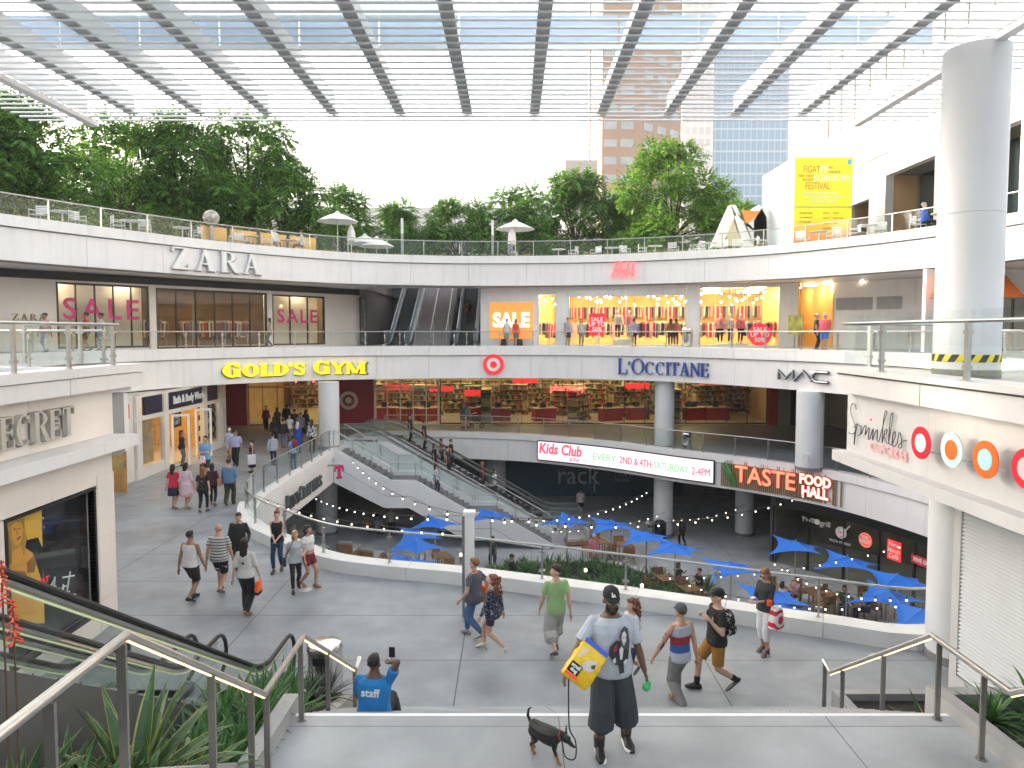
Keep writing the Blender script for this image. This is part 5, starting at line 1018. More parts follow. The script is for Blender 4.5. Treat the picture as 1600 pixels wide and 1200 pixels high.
# ---------------------------------------------------------------- sunken court: planted bed, furniture
bed = thing('planting_bed', 'white-kerbed planting bed with lush green strap leaves in the sunken court', 'planter', (3, 29, BZ))
bp = [U(*q, z=-4.85) for q in ((762, 900), (800, 880), (850, 878), (960, 882), (1060, 915), (1150, 960), (1120, 985), (1000, 975), (860, 945), (775, 925))]; bpp = Path(crv([(q.x, q.y) for q in bp], 4, True)+[Vector((bp[0].x, bp[0].y))])
MB().ribbon(bpp, BZ, -4.75, .35, inset=-.17).build('kerb', concw, bed); mb = MB().prism([(q.x, q.y) for q in bpp.p[:-1]], BZ, -4.85); mb.build('soil', soil, bed)
mb = MB(); rng = random.Random(9); xs_ = [q.x for q in bp]; ys_ = [q.y for q in bp]
def inside(x, y, P):
    c = False; j = len(P)-1
    for i in range(len(P)):
        if (P[i][1] > y) != (P[j][1] > y) and x < (P[j][0]-P[i][0])*(y-P[i][1])/(P[j][1]-P[i][1])+P[i][0]: c = not c
        j = i
    return c
bq = [(q.x, q.y) for q in bpp.p[:-1]]; cnt = 0
while cnt < 520:
    x, y = rng.uniform(min(xs_), max(xs_)), rng.uniform(min(ys_), max(ys_))
    if not inside(x, y, bq): continue
    cnt += 1; L = rng.uniform(.35, .75)
    for j in range(9): blade(mb, (x, y, -4.85), rng.uniform(0, 6.28), L*rng.uniform(.7, 1.1), .025, rng.uniform(.6, 1.4), rng.uniform(.4, 1.4), 4)
o = mb.build('bed_grass', LEAF('bed_leaf', [(.05, .15, .03), (.08, .21, .04), (.12, .28, .06), (.04, .11, .03)], .5, .2)); tag(o, 'lush green strap-leaved ground cover in the court planting bed', 'ground cover', kind='stuff')
for i, (px, py) in enumerate(((775, 905), (820, 900), (965, 915), (1000, 960), (1105, 925))):
    q = U(px, py, z=-4.8); agave('rounded bright palm-like shrub in the court planting bed', q, .95, 46, 90+i, alm, False, .045, 'shrub', 'leafy_shrub', (.2, 1.4), (.3, 1.0), 'leafy shrubs in the planting bed')
for i, (px, py) in enumerate(((915, 905), (1003, 930), (720, 880))):
    q = U(px, py, z=-4.8); t = thing('path_lamp', 'small glowing bollard lamp in the court planting bed', 'lamp', q, group='path lamps in the court'); MB().lathe([(.06, q.z), (.06, q.z+.35)], (q.x, q.y, 0), 10).build('post', steel2, t); MB().lathe([(.06, q.z+.35), (.07, q.z+.45), (.02, q.z+.5)], (q.x, q.y, 0), 12).build('lamp_head', M('lamp_glow', (1, .85, .6), .5, emit=1.2, ecol=(1, .8, .5)), t)
wood = M('teak', (.33, .17, .07), .5, var=.25, vs_=5)
def court_table():
    t = thing('court_table', 'square teak cafe table on the court floor', 'table', (0, 0, 0), group='teak tables in the court')
    mb = MB()
    for k in range(6): mb.box((-.4, -.4+k*.134, .7), (.4, -.4+k*.134+.126, .74))
    mb.build('tabletop', wood, t, local=True)
    for a, b in ((1, 1), (1, -1), (-1, 1), (-1, -1)): MB().box((a*.36-.03, b*.36-.03, 0), (a*.36+.03, b*.36+.03, .7)).build('leg', wood, t, local=True)
    return t
def court_chair():
    t = thing('court_chair', 'teak armchair on the court floor', 'chair', (0, 0, 0), group='teak chairs in the court')
    mb = MB()
    for k in range(5): mb.box((-.24, -.24+k*.098, .42), (.24, -.24+k*.098+.09, .45))
    mb.build('seat', wood, t, local=True); mb = MB()
    for k in range(4): mb.box((-.24, .22+.02*k, .5+k*.095), (.24, .25+.02*k, .585+k*.095))
    mb.build('backrest', wood, t, local=True)
    for a, b in ((1, 1), (1, -1), (-1, 1), (-1, -1)): MB().box((a*.25-.02, b*.23-.02, 0), (a*.25+.02, b*.23+.02, .64 if b < 0 else .9)).build('leg', wood, t, local=True)
    for a in (1, -1): MB().box((a*.25-.03, -.25, .64), (a*.25+.03, .25, .67)).build('armrest', wood, t, local=True)
    return t
def lounge():
    t = thing('lounge_chair', 'wood-framed lounge chair with pale cushions', 'lounge chair', (0, 0, 0), group='lounge chairs in the court')
    mb = MB(); mb.box((-.42, -.75, .08), (.42, .55, .26)); mb.box((-.42, .5, .08), (.42, .6, .75)); mb.build('frame', wood, t, local=True)
    cu = M('cushion_grey', (.42, .43, .42), .85, var=.1); MB().box((-.38, -.72, .265), (.38, .45, .4)).build('seat_cushion', cu, t, local=True); MB().box((-.36, .34, .41), (.36, .49, .85)).build('back_cushion', cu, t, local=True)
    return t
def put(proto, items, used, lab=None):
    for it in items:
        x, y, z, rz = it[:4]; o = proto if not used else copy_tree(proto); used.append(1); o.location = (x, y, z); o.rotation_euler.z = rad(rz); ROOT[o.name] = Vector((x, y, z))
        if len(it) > 4: o['label'] = it[4]
ct, cc, lc = court_table(), court_chair(), lounge(); ut, uc, ul = [], [], []
for i, (px, py, rz) in enumerate(((1042, 928, 15), (1078, 945, 15), (975, 872, 10), (938, 868, 10), (690, 890, 30), (1270, 950, 20), (1310, 958, 20), (625, 895, 60), (1215, 945, 0), (1380, 960, 30))):
    q = U(px, py, z=BZ); put(ct, [(q.x, q.y, BZ, rz)], ut)
    for k, a in enumerate((0, 180) if i % 3 else (0, 90, 200)): b = rad(a+rz); put(cc, [(q.x+.72*math.sin(b)*-1, q.y+.72*math.cos(b), BZ, a+rz+random.uniform(-12, 12))], uc)
for px, py, rz in ((490, 868, 150), (545, 868, 170), (585, 828, 160), (515, 825, 200), (615, 905, 120), (555, 905, 140), (580, 880, 160), (470, 840, 120), (530, 905, 190), (905, 850, -80)): q = U(px, py, z=BZ); put(lc, [(q.x, q.y, BZ, rz)], ul)
# star shaped blue parasols
bluem = M('parasol_blue', (.012, .16, .66), .75, var=.08, vs_=1.5)
def star_parasol():
    t = thing('star_parasol', 'blue star-shaped fabric parasol', 'parasol', (0, 0, 0), group='blue star parasols in the court')
    mb = MB(); n = 8; R_ = 1.5; c = Vector((0, 0, 2.78)); ring = []
    tips = [Vector((R_*math.cos(k*math.pi/2), R_*math.sin(k*math.pi/2), 2.42+(.22 if k % 2 else -.1))) for k in range(4)]
    for k in range(4):
        a, b = tips[k], tips[(k+1) % 4]; mid = (a+b)/2*1; mid = Vector((mid.x*.3, mid.y*.3, mid.z+.12))
        pts = [(1-u)**2*a+2*u*(1-u)*mid+u*u*b for u in [j/n for j in range(n+1)]]
        ctr = lambda p, v: Vector((p.x*v, p.y*v, p.z*v+c.z*(1-v)-.28*v*(1-v)*(1)))
        for p, q in zip(pts, pts[1:]):
            for v0, v1 in ((1, .7), (.7, .4), (.4, .15), (.15, 0)): mb.add([ctr(p, v0), ctr(q, v0), ctr(q, v1), ctr(p, v1)], [(0, 1, 2, 3)])
    mb.build('canopy', bluem, t, True, local=True); MB().lathe([(.03, 0), (.03, 2.75), (.01, 2.85)], n=10).build('pole', steel, t, local=True); MB().lathe([(.3, 0), (.3, .06), (.05, .1)], n=16).build('base', steel2, t, local=True)
    return t
sp = star_parasol(); us = []
PL = [(680, 822, 20), (655, 840, 50), (650, 858, 10), (636, 886, 35), (767, 810, 25), (886, 818, 5), (955, 824, 40), (1010, 843, 30), (1055, 862, 15), (1142, 892, 45), (1243, 858, 20), (1324, 883, 10), (1402, 912, 30), (1388, 938, 0), (1205, 938, 40), (1225, 962, 15), (1440, 968, 25)]
for px, py, rz in PL: q = U(px, py, z=-2.78); put(sp, [(q.x, q.y, BZ, rz)], us)
# bins, post, strings of lights
def bin_(label, x, y, z, r, h, mat, dome=True, group=None):
    t = thing('litter_bin', label, 'bin', (x, y, z), group=group); MB().lathe([(r*.97, z), (r, z+.03), (r, z+h*.86)], (x, y, 0), 24).build('body', mat, t, True)
    (MB().lathe([(r*1.03, z+h*.86), (r*1.03, z+h*.9), (r*.9, z+h*.96), (r*.5, z+h*.995), (.01, z+h)], (x, y, 0), 24) if dome else MB().lathe([(r*1.05, z+h*.8), (r*1.05, z+h*.86), (r*.6, z+h)], (x, y, 0), 24)).build('lid', mat, t, True); MB().box((x-.12, y-r-.012, z+h*.7), (x+.12, y-r*.9, z+h*.83)).build('flap', black, t)
bin_('polished steel litter bin with domed lid at the stair foot', -3.2, 11.75, 0, .3, 1.05, M('polished_steel', (.7, .7, .7), .16, 1))
for px, lb in ((1014, 'grey steel bin beside the court column'), (1031, 'black bin right beside the court column')): q = U(px, 842, z=BZ); bin_(lb, q.x, q.y, BZ, .33, 1.05, blackm if px > 1020 else steel2, False)
bin_('polished steel bin on the gallery next to the scrolling screen', U(1077, 705, z=0).x, U(1077, 705, z=0).y+.6, 0, .26, .95, MATS['polished_steel'])
bin_('polished steel bin standing before the five-pane shop window', 9.6, 38.6, L2, .3, 1.1, MATS['polished_steel'])
pt = thing('light_post', 'square white post at the glass balustrade that anchors the light strings', 'post', (-.93, 15.2, 0)); MB().box((-1.03, 15.1, 0), (-.83, 15.3, 2.32)).build('shaft', white, pt); MB().box((-1.06, 15.07, 2.32), (-.8, 15.33, 2.4)).build('cap', white, pt); MB().box((-1.09, 15.12, .05), (-1.035, 15.28, 2.3)).build('cable_channel', steel2, pt)
bulbm = M('bulb_glow', (1, .95, .85), .4, emit=1.6, ecol=(1, .9, .7))
def strand(label, a, b, sag, n):
    a, b = Vector(a), Vector(b); t = thing('light_string', label, 'string lights', a, group='strings of bulbs over the court'); P = [a.lerp(b, k/24)-Vector((0, 0, sag*2.6*(k/24)*(1-k/24))) for k in range(25)]
    MB().tube(P, .008, 4).build('cord', blackm, t); mb = MB(); mb2 = MB()
    for k in range(1, n):
        u = k/n; q = a.lerp(b, u)-Vector((0, 0, sag*2.6*u*(1-u))); 
        o = MB().ell(q-Vector((0, 0, .09)), .024, 8, 5).build('bulb', bulbm, t, True); MB().lathe([(.02, q.z-.05), (.022, q.z)], (q.x, q.y, 0), 6).build('socket', blackm, o)
top = (-.93, 15.2, 2.3)
ST = [('light string from the white post to the slanted letters', top, U(480, 770, Y=37), .6, 16), ('light string from the white post to the stair stringer', top, U(545, 712, Y=38), .8, 12), ('light string from the white post to the scrolling screen', top, U(1017, 763, Y=37), .9, 18), ('light string from the white post to the food hall sign', top, U(1300, 752, Y=31), 1.3, 20),
      ('light string between the court column and the escalators', U(1040, 800, Y=38.6), U(850, 828, Y=39), .5, 14), ('light string between the food hall sign and the court column', U(1165, 788, Y=34), U(1040, 810, Y=38.6), .4, 9), ('light string from the dark court window to the planting bed', U(1430, 845, Y=26.5), U(1020, 900, Y=25), .6, 16), ('low light string beside the white kerb', U(1430, 940, Y=18), U(1060, 905, Y=24), .7, 16), ('light string over the lounge chairs', U(390, 770, Y=27), U(728, 830, Y=16), .5, 15), ('light string near the white column and the dark court window', U(1445, 930, Y=15.5), U(1200, 870, Y=26), .8, 14)]
for s_ in ST: strand(*s_)
# ---------------------------------------------------------------- terrace furniture
wm = M('white_metal', (.75, .75, .74), .4)
def cafe_chair():
    t = thing('cafe_chair', 'white metal armchair on the roof terrace', 'chair', (0, 0, 0), group='white terrace chairs')
    MB().box((-.23, -.22, .43), (.23, .22, .455)).build('seat', wm, t, local=True); mb = MB()
    for k in range(4): mb.box((-.22, .23, .52+k*.09), (.22, .25, .585+k*.09))
    mb.build('backrest', wm, t, local=True)
    for a in (-1, 1):
        for b in (-1, 1): MB().tube([(a*.24, b*.24, 0), (a*.24, b*.22, .64 if b < 0 else .88)], .014, 6).build('leg', wm, t, local=True)
        MB().tube([(a*.24, -.24, .64), (a*.25, .22, .66)], .016, 6).build('armrest', wm, t, local=True)
    return t
def cafe_table():
    t = thing('cafe_table', 'round white pedestal table on the roof terrace', 'table', (0, 0, 0), group='white terrace tables')
    MB().lathe([(.44, .72), (.45, .735), (.44, .75)], n=24).build('tabletop', wm, t, local=True); MB().lathe([(.03, .02), (.03, .72)], n=10).build('stem', wm, t, local=True); MB().lathe([(.26, 0), (.25, .02), (.04, .04)], n=16).build('base', wm, t, local=True); return t
tc, tt = cafe_chair(), cafe_table(); uc2, ut2 = [], []; TZ = RZ+.68
deck = holed([(p.x, p.y) for p in ER.off(1.9, .8)]+[(p.x, p.y) for p in reversed(ER.off(6, .8))], [], TZ-.01); o = deck.build('terrace_deck', MATS['terrace_paving']); tag(o, kind='structure')
def TP(px, d=2.6): t_ = px_t(ER, px, 10.6); p, tg, nr = ER.at(t_); k = (px-800)/F; q = p+nr*d; q = Vector((k*q.y, q.y)); return q
for px in (105, 210, 290, 395, 455, 872, 955, 1022, 1105, 1170, 1275, 1350, 1465): q = TP(px); put(tt, [(q.x, q.y, TZ, 0)], ut2)
for i, px in enumerate((68, 128, 190, 232, 310, 372, 380, 420, 475, 895, 930, 975, 1002, 1050, 1090, 1125, 1150, 1188, 1250, 1298, 1330, 1370, 1428)): q = TP(px, 2.5); put(tc, [(q.x, q.y, TZ, (i*67) % 360)], uc2)
def parasol(label, px, d, h, r, closed=False):
    q = TP(px, d); x, y = q; t = thing('parasol', label, 'parasol', (x, y, TZ)); MB().lathe([(.025, TZ), (.025, TZ+h)], (x, y, 0), 8).build('pole', wm, t); MB().lathe([(.3, TZ), (.28, TZ+.08)], (x, y, 0), 14).build('base', wm, t); cm = M('parasol_white', (.78, .77, .74), .8)
    mb = MB(); n = 8
    if closed: mb.lathe([(.05, TZ+.9), (.26, TZ+1.05), (.24, TZ+1.5), (.12, TZ+h-.05), (.02, TZ+h+.1)], (x, y, 0), 10)
    else:
        mb.add([(x, y, TZ+h+.1)]+[(x+r*math.cos(k*2*math.pi/n), y+r*math.sin(k*2*math.pi/n), TZ+h-.45) for k in range(n)]+[(x+r*.5*math.cos((k)*2*math.pi/n), y+r*.5*math.sin((k)*2*math.pi/n), TZ+h-.13) for k in range(n)], [(0, 9+k, 9+(k+1) % n) for k in range(n)]+[(9+k, 1+k, 1+(k+1) % n, 9+(k+1) % n) for k in range(n)])
        mb.lathe([(.2, TZ+h+.06), (.02, TZ+h+.2)], (x, y, 0), 8)
    mb.build('canopy', cm, t)
parasol('open white parasol on the terrace near the dark trees', 530, 3, 2.6, 1.25); parasol('low white parasol on the terrace, leftmost of the pair before the parking deck', 572, 4, 1.5, 1.2); parasol('low white parasol on the terrace beside the first light pole', 590, 3.2, 1.3, 1.1); parasol('open white parasol above the reclining guest', 805, 3, 2.5, 1.25); parasol('closed white parasol under an open one on the terrace', 800, 2.2, 2.0, .3, True); parasol('closed white parasol beside the tall open one near the dark trees', 551, 2.6, 1.9, .3, True)
for px, lb in ((630, 'slim grey light pole on the terrace behind the orange board'), (770, 'slim grey light pole on the terrace beside the closed parasol')):
    q = TP(px, 1.0); t = thing('light_pole', lb, 'lamp post', (q.x, q.y, 10.6)); MB().box((q.x-.07, q.y-.07, 10.6), (q.x+.07, q.y+.07, 12.1)).build('shaft', M('pole_grey', (.35, .37, .39), .4), t); MB().box((q.x-.07, q.y-.07, 12.1), (q.x+.07, q.y+.07, 13.0)).build('lamp_panel', M('pole_white', (.75, .76, .77), .4), t)
q = TP(335, 3); t = thing('globe_sculpture', 'pale patterned globe on a stand among the terrace trees', 'sculpture', (q.x, q.y, TZ)); MB().lathe([(.12, TZ), (.08, TZ+1.15)], (q.x, q.y, 0), 10).build('stand', steel2, t); MB().ell((q.x, q.y, TZ+1.5), .4, 20, 12).build('globe', M('globe_pattern', (.5, .45, .4), .5, var=.5, vs_=5), t, True)
amb = M('amber_screen', (.7, .38, .06), .3, var=.15, vs_=.8)
for i in range(4):
    pa, pb = TP(318+i*46, 3.6), TP(358+i*46, 3.6); t = thing('amber_screen', 'amber wind screen panel on the terrace below the dark trees', 'screen', (*pa, TZ), group='amber wind screens'); mb = MB().obox((*pa, TZ+.6), (*pb, TZ+.6), .04, 1.0); mb.build('panel', amb, t); mb = MB()
    for q in (pa, pb): mb.box((q.x-.02, q.y-.02, TZ), (q.x+.02, q.y+.02, TZ+1.15))
    mb.build('post', steel2, t)
# white angular pavilion
Yp = 43; Q = lambda px, py, d=0: U(px, py, Y=Yp+d); t = thing('folded_pavilion', 'white angular folded pavilion with an orange panel on the terrace', 'pavilion', (Q(1160, 380).x, Yp, RZ)); pv = M('pavilion_white', (.76, .74, .7), .6, var=.04)
for pts, d in (([(1113, 385), (1128, 385), (1150, 335), (1142, 320)], .6), ([(1142, 320), (1150, 320), (1178, 385), (1162, 385)], .6), ([(1178, 345), (1190, 325), (1198, 340), (1198, 385), (1178, 385)], 2.5), ([(1150, 330), (1168, 352), (1178, 385), (1205, 385), (1205, 335), (1186, 320), (1176, 345), (1162, 348)], 1.5)): MB().poly3([Q(*p) for p in pts], (0, d, 0)).build('folded_shell', pv, t)
MB().poly3([Q(*p, -.05) for p in ((1158, 328), (1188, 330), (1180, 340), (1166, 350))], (0, .04, 0)).build('orange_panel', M('pavilion_orange', (.75, .25, .04), .5), t)
MB().poly3([Q(*p, .1) for p in ((1136, 345), (1143, 333), (1158, 384), (1136, 384))], (0, .2, 0)).build('inner_panel', M('pavilion_ochre', (.6, .52, .32), .6), t)
# ---------------------------------------------------------------- far buildings
def tower(label, px0, px1, Y, ztop, mat, dep, zb=-5.5, rot=None): 
    a, b = U(px0, 300, Y=Y).x, U(px1, 300, Y=Y).x; t = thing('tower', label, 'building', ((a+b)/2, Y, zb)); MB().box((a, Y, zb), (b, Y+dep, ztop)).build('wall', mat, t); return t, a, b
tb_ = M('tower_brown', (.42, .25, .17), .6, var=.05, vs_=.1); t, a, b = tower('brown stone office tower behind the terrace trees', 940, 1000, 190, 130, tb_, 26); c = U(1063, 300, Y=200).x
MB().add([(b, 190, -5), (b, 190, 130), (c, 200, 130), (c, 200, -5), (b, 215, -5), (b, 215, 130), (c, 215, 130), (c, 215, -5)], [(0, 1, 2, 3), (3, 2, 6, 7), (7, 6, 5, 4), (4, 5, 1, 0), (1, 5, 6, 2)]).build('wall', tb_, t)
wp = M('tower_pane', (.42, .45, .46), .15, var=.2, vs_=.3); me = None; Wd = MB().box((-1.7, -.06, 0), (1.7, .06, 2.0)); r0 = ROOT[t.name]; cnt = 0; wf = M('tower_sash', (.5, .42, .36), .5)
for row in range(20):
    z = 14+row*4.6
    for col in range(5):
        if col < 2: px_ = 953+col*26; x, y = U(px_, 300, Y=190).x, 189.97; ang = 0
        else: u = (.18, .5, .82)[col-2]; x, y = b+(c-b)*u, 190+10*u-.05; ang = math.atan2(10, c-b)
        if me is None: o = Wd.build('window', wp, t, local=True); me = o.data
        else: o = bpy.data.objects.new('window', me); COL.objects.link(o); o.parent = t
        o.location = Vector((x, y, z))-r0; o.rotation_euler.z = ang
def curtain(name, base, line, nx, nz, wl=.12):
    m = M(name, base, .12, .2); nt = m.node_tree; g = nt.nodes.new('ShaderNodeNewGeometry'); s = nt.nodes.new('ShaderNodeSeparateXYZ'); nt.links.new(g.outputs['Position'], s.inputs[0])
    def lt(sock, per, wd):
        a = nt.nodes.new('ShaderNodeMath'); a.operation = 'DIVIDE'; a.inputs[1].default_value = per; nt.links.new(sock, a.inputs[0]); f = nt.nodes.new('ShaderNodeMath'); f.operation = 'FRACT'; nt.links.new(a.outputs[0], f.inputs[0]); l = nt.nodes.new('ShaderNodeMath'); l.operation = 'LESS_THAN'; l.inputs[1].default_value = wd; nt.links.new(f.outputs[0], l.inputs[0]); return l.outputs[0]
    mm = nt.nodes.new('ShaderNodeMath'); mm.operation = 'MAXIMUM'; nt.links.new(lt(s.outputs[0], nx, wl), mm.inputs[0]); nt.links.new(lt(s.outputs[2], nz, wl*1.3), mm.inputs[1])
    mx = nt.nodes.new('ShaderNodeMix'); mx.data_type = 'RGBA'; nt.links.new(mm.outputs[0], mx.inputs[0]); mx.inputs[6].default_value = (*base, 1); mx.inputs[7].default_value = (*line, 1); nt.links.new(mx.outputs[2], nt.nodes['Principled BSDF'].inputs['Base Color']); return m
tower('pale slender office tower between the brown and the blue glass towers', 1064, 1113, 230, 140, curtain('pale_curtain', (.62, .62, .62), (.75, .75, .74), 2.2, 3.6, .3), 25)
t, a, b = tower('blue glass office tower behind the yellow kiosk', 1114, 1230, 240, 104, curtain('blue_curtain', (.3, .42, .55), (.55, .63, .7), 2.0, 3.7), 30); MB().box((a-1, 238, -5), (b+1, 239.9, 24)).build('podium', M('podium_stone', (.5, .4, .33), .7, var=.1, vs_=.3), t)
mb = MB()
for k in range(12): x = a+(b-a)*(k+.3)/12; mb.box((x, 237.9, 17), (x+1.2, 238.1, 21.5)); 
mb.build('podium_window', M('podium_glass', (.08, .08, .09), .2), t)
t, a, b = tower('grey rooftop block with a thin mast above the trees', 883, 933, 150, U(900, 250, Y=150).z, M('block_grey', (.5, .44, .4), .7), 12); MB().tube([(U(921, 200, Y=152).x, 152, 40), (U(921, 200, Y=152).x, 152, 130)], .3, 6).build('mast', steel2, t)
t = thing('parking_deck', 'white open parking deck behind the low terrace trees', 'building', (-18, 95, -5)); mb = MB()
for z, h in ((10, 1.2), (15.5, 1.4), (20.5, 2.4)): mb.box((-50, 95, z), (5, 112, z+h))
mb.build('floor_slab', M('deck_white', (.72, .7, .68), .7, var=.05), t); mb = MB()
for k in range(6): mb.box((-46+k*9.5, 95.3, -5), (-45+k*9.5, 96.3, 20.5))
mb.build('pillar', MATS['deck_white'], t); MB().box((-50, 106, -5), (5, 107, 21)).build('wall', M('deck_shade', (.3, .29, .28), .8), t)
t = thing('shop_block', 'pale low building with a red sign behind the end terrace tree', 'building', (-40, 62, RZ)); MB().box((-62, 62, RZ), (-27, 70, 17)).build('wall', M('pale_block', (.6, .55, .48), .7, var=.1, vs_=.4), t); MB().box((-43.2, 61.9, 12.8), (-42.3, 61.98, 14.2)).build('sign_panel', redl, t); mb = MB()
for k in range(6): mb.box((-58+k*5, 61.92, 11), (-55+k*5, 61.98, 14))
mb.build('window', M('pale_window', (.4, .45, .48), .2), t)
# white building on the long side of the terrace
wb = thing('terrace_building', 'white stone building with deep dark openings beside the roof terrace', 'building', (22, 36, RZ)); wbm = M('white_stone_panel', (.6, .58, .55), .35, var=.08, vs_=.6)
A_, B_ = (22.5, 20), (22.5, 52); yy = lambda px: 22.5*F/(px-800); sy = lambda px: (yy(px)-20)/32
ops = [(sy(1458), sy(1383), RZ+.02, 15.6), (sy(1357), sy(1325), RZ+.02, 14.6), (sy(1590), sy(1500), RZ+.02, 15.6)]
wall_open(A_, B_, RZ, 16.9, .5, ops, wbm, wb, seam=5); wall_open((22.4, 20), (22.4, 52), 16.92, 19.5, .5, [], wbm, wb, seam=5); wall_open((22.6, 20), (22.6, 52), 19.52, 32, .5, [], wbm, wb, seam=5)
MB().box((24.2, 20, RZ), (24.5, 52, 17)).build('inner_wall', M('dark_glass_wall', (.02, .03, .03), .08), wb); mb = MB()
for y in (yy(1383), yy(1325)): MB().box((22.8, y-.02, RZ), (24.2, y+.15, 15.6)).build('reveal', M('warm_reveal', (.5, .3, .14), .5), wb)
MB().box((22.8, 20, 15.6), (24.2, 52, 15.8)).build('soffit', M('reveal_dark', (.12, .11, .1), .6), wb)
mb = MB()
for k in range(16): y = 22+k*1.9; mb.box((22.27, y, 19.9), (22.34, y+.12, 25.5))
for k in range(10): y = 24+k*2.9; mb.box((22.13, y, 17.2), (22.16, y+.05, 19.4))
mb.build('slit', M('slit_grey', (.2, .21, .22), .5), wb); mb = MB()
for k in range(9): y = 22.5+k*3.3; MB().box((24.2-.06, y, RZ), (24.2, y+.1, 15.6)).build('mullion', steel2, wb); MB().box((20.3, yy(1357), 12.6), (22.3, yy(1325)+1, 12.75)).build('entrance_canopy', wm, wb)
aw = thing('orange_awning', 'orange fabric awning over the far corner shop behind the thick column', 'awning', (18.7, 29.5, 7.7)); wall_open((24.4, 30.2), (17.6, 30.2), L2, 8.98, .25, [(.0, .72, 5.5, 7.9)], white, mall); shop_window((24.4, 30.2), (17.6, 30.2), .02, .72, 5.5, 7.9, 5, mall, black, glassd); MB().add([(18.35, 30, 8.95), (20.7, 30, 8.95), (20.7, 28.5, 7.7), (16.85, 28.5, 7.7), (18.35, 30, 7.7), (20.7, 30, 7.7)], [(0, 1, 2, 3), (0, 3, 4), (1, 5, 2)]).build('fabric', M('awning_orange', (.8, .2, .02), .6), aw); MB().tube([(16.85, 28.5, 7.68), (20.7, 28.5, 7.68)], .03).build('front_bar', steel2, aw)
# ---------------------------------------------------------------- shop interiors: shelves, racks, lamps
def lampset(group, label, pts, size, strength, col=(1, .75, .42)):
    m = M('lamp_%d' % int(strength*10), col, .5, emit=strength, ecol=col); proto = None
    for x, y, z in pts:
        if proto is None:
            proto = thing('ceiling_lamp', label, 'lamp', (x, y, z), group=group); MB().box((-size, -size*.5, -.05), (size, size*.5, -.0)).build('diffuser', m, proto, local=True); MB().box((-size-.03, -size*.5-.03, 0), (size+.03, size*.5+.03, .04)).build('frame', steel2, proto, local=True); o = proto
        else: o = copy_tree(proto)
        o.location = (x, y, z)
def lerp2(a, b, u): return Vector(a).lerp(Vector(b), u)
lampset('ceiling lamps of the department store', 'bright rectangular ceiling lamp inside the department store', [(x, y, 3.5) for x in range(-15, 17, 4) for y in (49.5, 53.5, 57.5)], .8, 3.0, (1, .72, .3))
pts = []
for u in (.08, .25, .42, .58, .75, .92):
    for w_ in (1.2, 3.6, 6.5): q = lerp2(h0, h1, u)+hn*w_; pts.append((q.x, q.y, 8.9))
lampset('ceiling lamps of the golden clothes shop', 'bright ceiling lamp inside the golden clothes shop', pts, .45, 13, (1, .74, .38))
pts = []
for u in (.15, .3, .5, .65, .8, .95):
    for w_ in (.35, 4): q = lerp2(p0, p1, u)+nv*w_; pts.append((q.x, q.y, 8.85))
lampset('ceiling lamps of the dark-framed clothes shop', 'warm ceiling lamp inside the dark-framed clothes shop', pts, .35, 16, (1, .78, .5))
lampset('ceiling lamps of the cream shop', 'warm ceiling lamp inside the cream shop', [(BX-2, y, 3.45) for y in (31, 33.5, 36)], .45, 14, (1, .66, .3))
lampset('downlights of the corner passage', 'bright downlight in the corner passage ceiling', [(16.9, 40, 8.97), (17.0, 42.5, 8.97), (17.2, 38.4, 8.97), (18.6, 37.2, 8.97)], .3, 16, (1, .85, .6))
lampset('lamps of the food hall', 'warm ceiling lamp inside the food hall', [(15.5, 34, -1.75), (17.5, 30, -1.75), (18, 26, -1.75)], .4, 6, (1, .8, .5))
# spot bulbs hanging in the golden clothes shop
sb_ = M('spot_glow', (1, .85, .6), .4, emit=18, ecol=(1, .82, .55)); proto = None; rng = random.Random(3)
for k in range(64):
    q = lerp2(h0, h1, rng.uniform(.02, .98))+hn*rng.uniform(.5, 7); z = rng.uniform(8.05, 8.7)
    if proto is None: proto = thing('spot_lamp', 'small round spot lamp inside the golden clothes shop', 'lamp', (0, 0, 0), group='spot lamps of the golden clothes shop'); MB().ell((0, 0, 0), .06, 8, 6).build('bulb', sb_, proto, True, True); MB().tube([(0, 0, .05), (0, 0, .5)], .012, 5).build('stem', black, proto, local=True); o = proto
    else: o = copy_tree(proto)
    o.location = (q.x, q.y, z)
goods = [(.35, .03, .03), (.4, .32, .2), (.06, .04, .03), (.38, .3, .1), (.1, .08, .06), (.3, .08, .05), (.5, .45, .35), (.04, .06, .1), (.22, .13, .06), (.08, .12, .08), (.05, .04, .04), (.15, .1, .05)]
def shelf(name, label, Wd, Ht, dp, rows, cols, group, gmat, fr):
    t = thing(name, label, 'shelf', (0, 0, 0), group=group); mb = MB(); mb.box((-Wd/2, dp/2-.03, 0), (Wd/2, dp/2, Ht))
    for r in range(rows+1): mb.box((-Wd/2, -dp/2, r*Ht/rows), (Wd/2, dp/2-.031, r*Ht/rows+.03))
    mb.build('frame', fr, t, local=True); mb = MB(); rg = random.Random(len(label))
    for r in range(rows):
        x = -Wd/2+.03
        while x < Wd/2-.12:
            w_ = rg.uniform(.08, .26); h = Ht/rows*rg.uniform(.4, .85); mb.box((x, -dp/2+.02, r*Ht/rows+.031), (x+w_, dp/2-.06, r*Ht/rows+.03+h)); x += w_+rg.uniform(.0, .05)
    mb.build('goods', gmat, t, local=True); return t
gm1 = M('store_goods', (.5, .3, .2), .6, island=goods); gm2 = M('beauty_goods', (.7, .4, .2), .6, island=[(.75, .5, .2), (.6, .2, .1), (.8, .7, .5), (.3, .1, .1), (.7, .55, .1)])
sh1 = shelf('store_shelf', 'stocked shelf inside the department store', 2.6, 2.3, .7, 6, 10, 'stocked shelves of the department store', gm1, M('shelf_frame', (.55, .45, .3), .6)); us_ = []
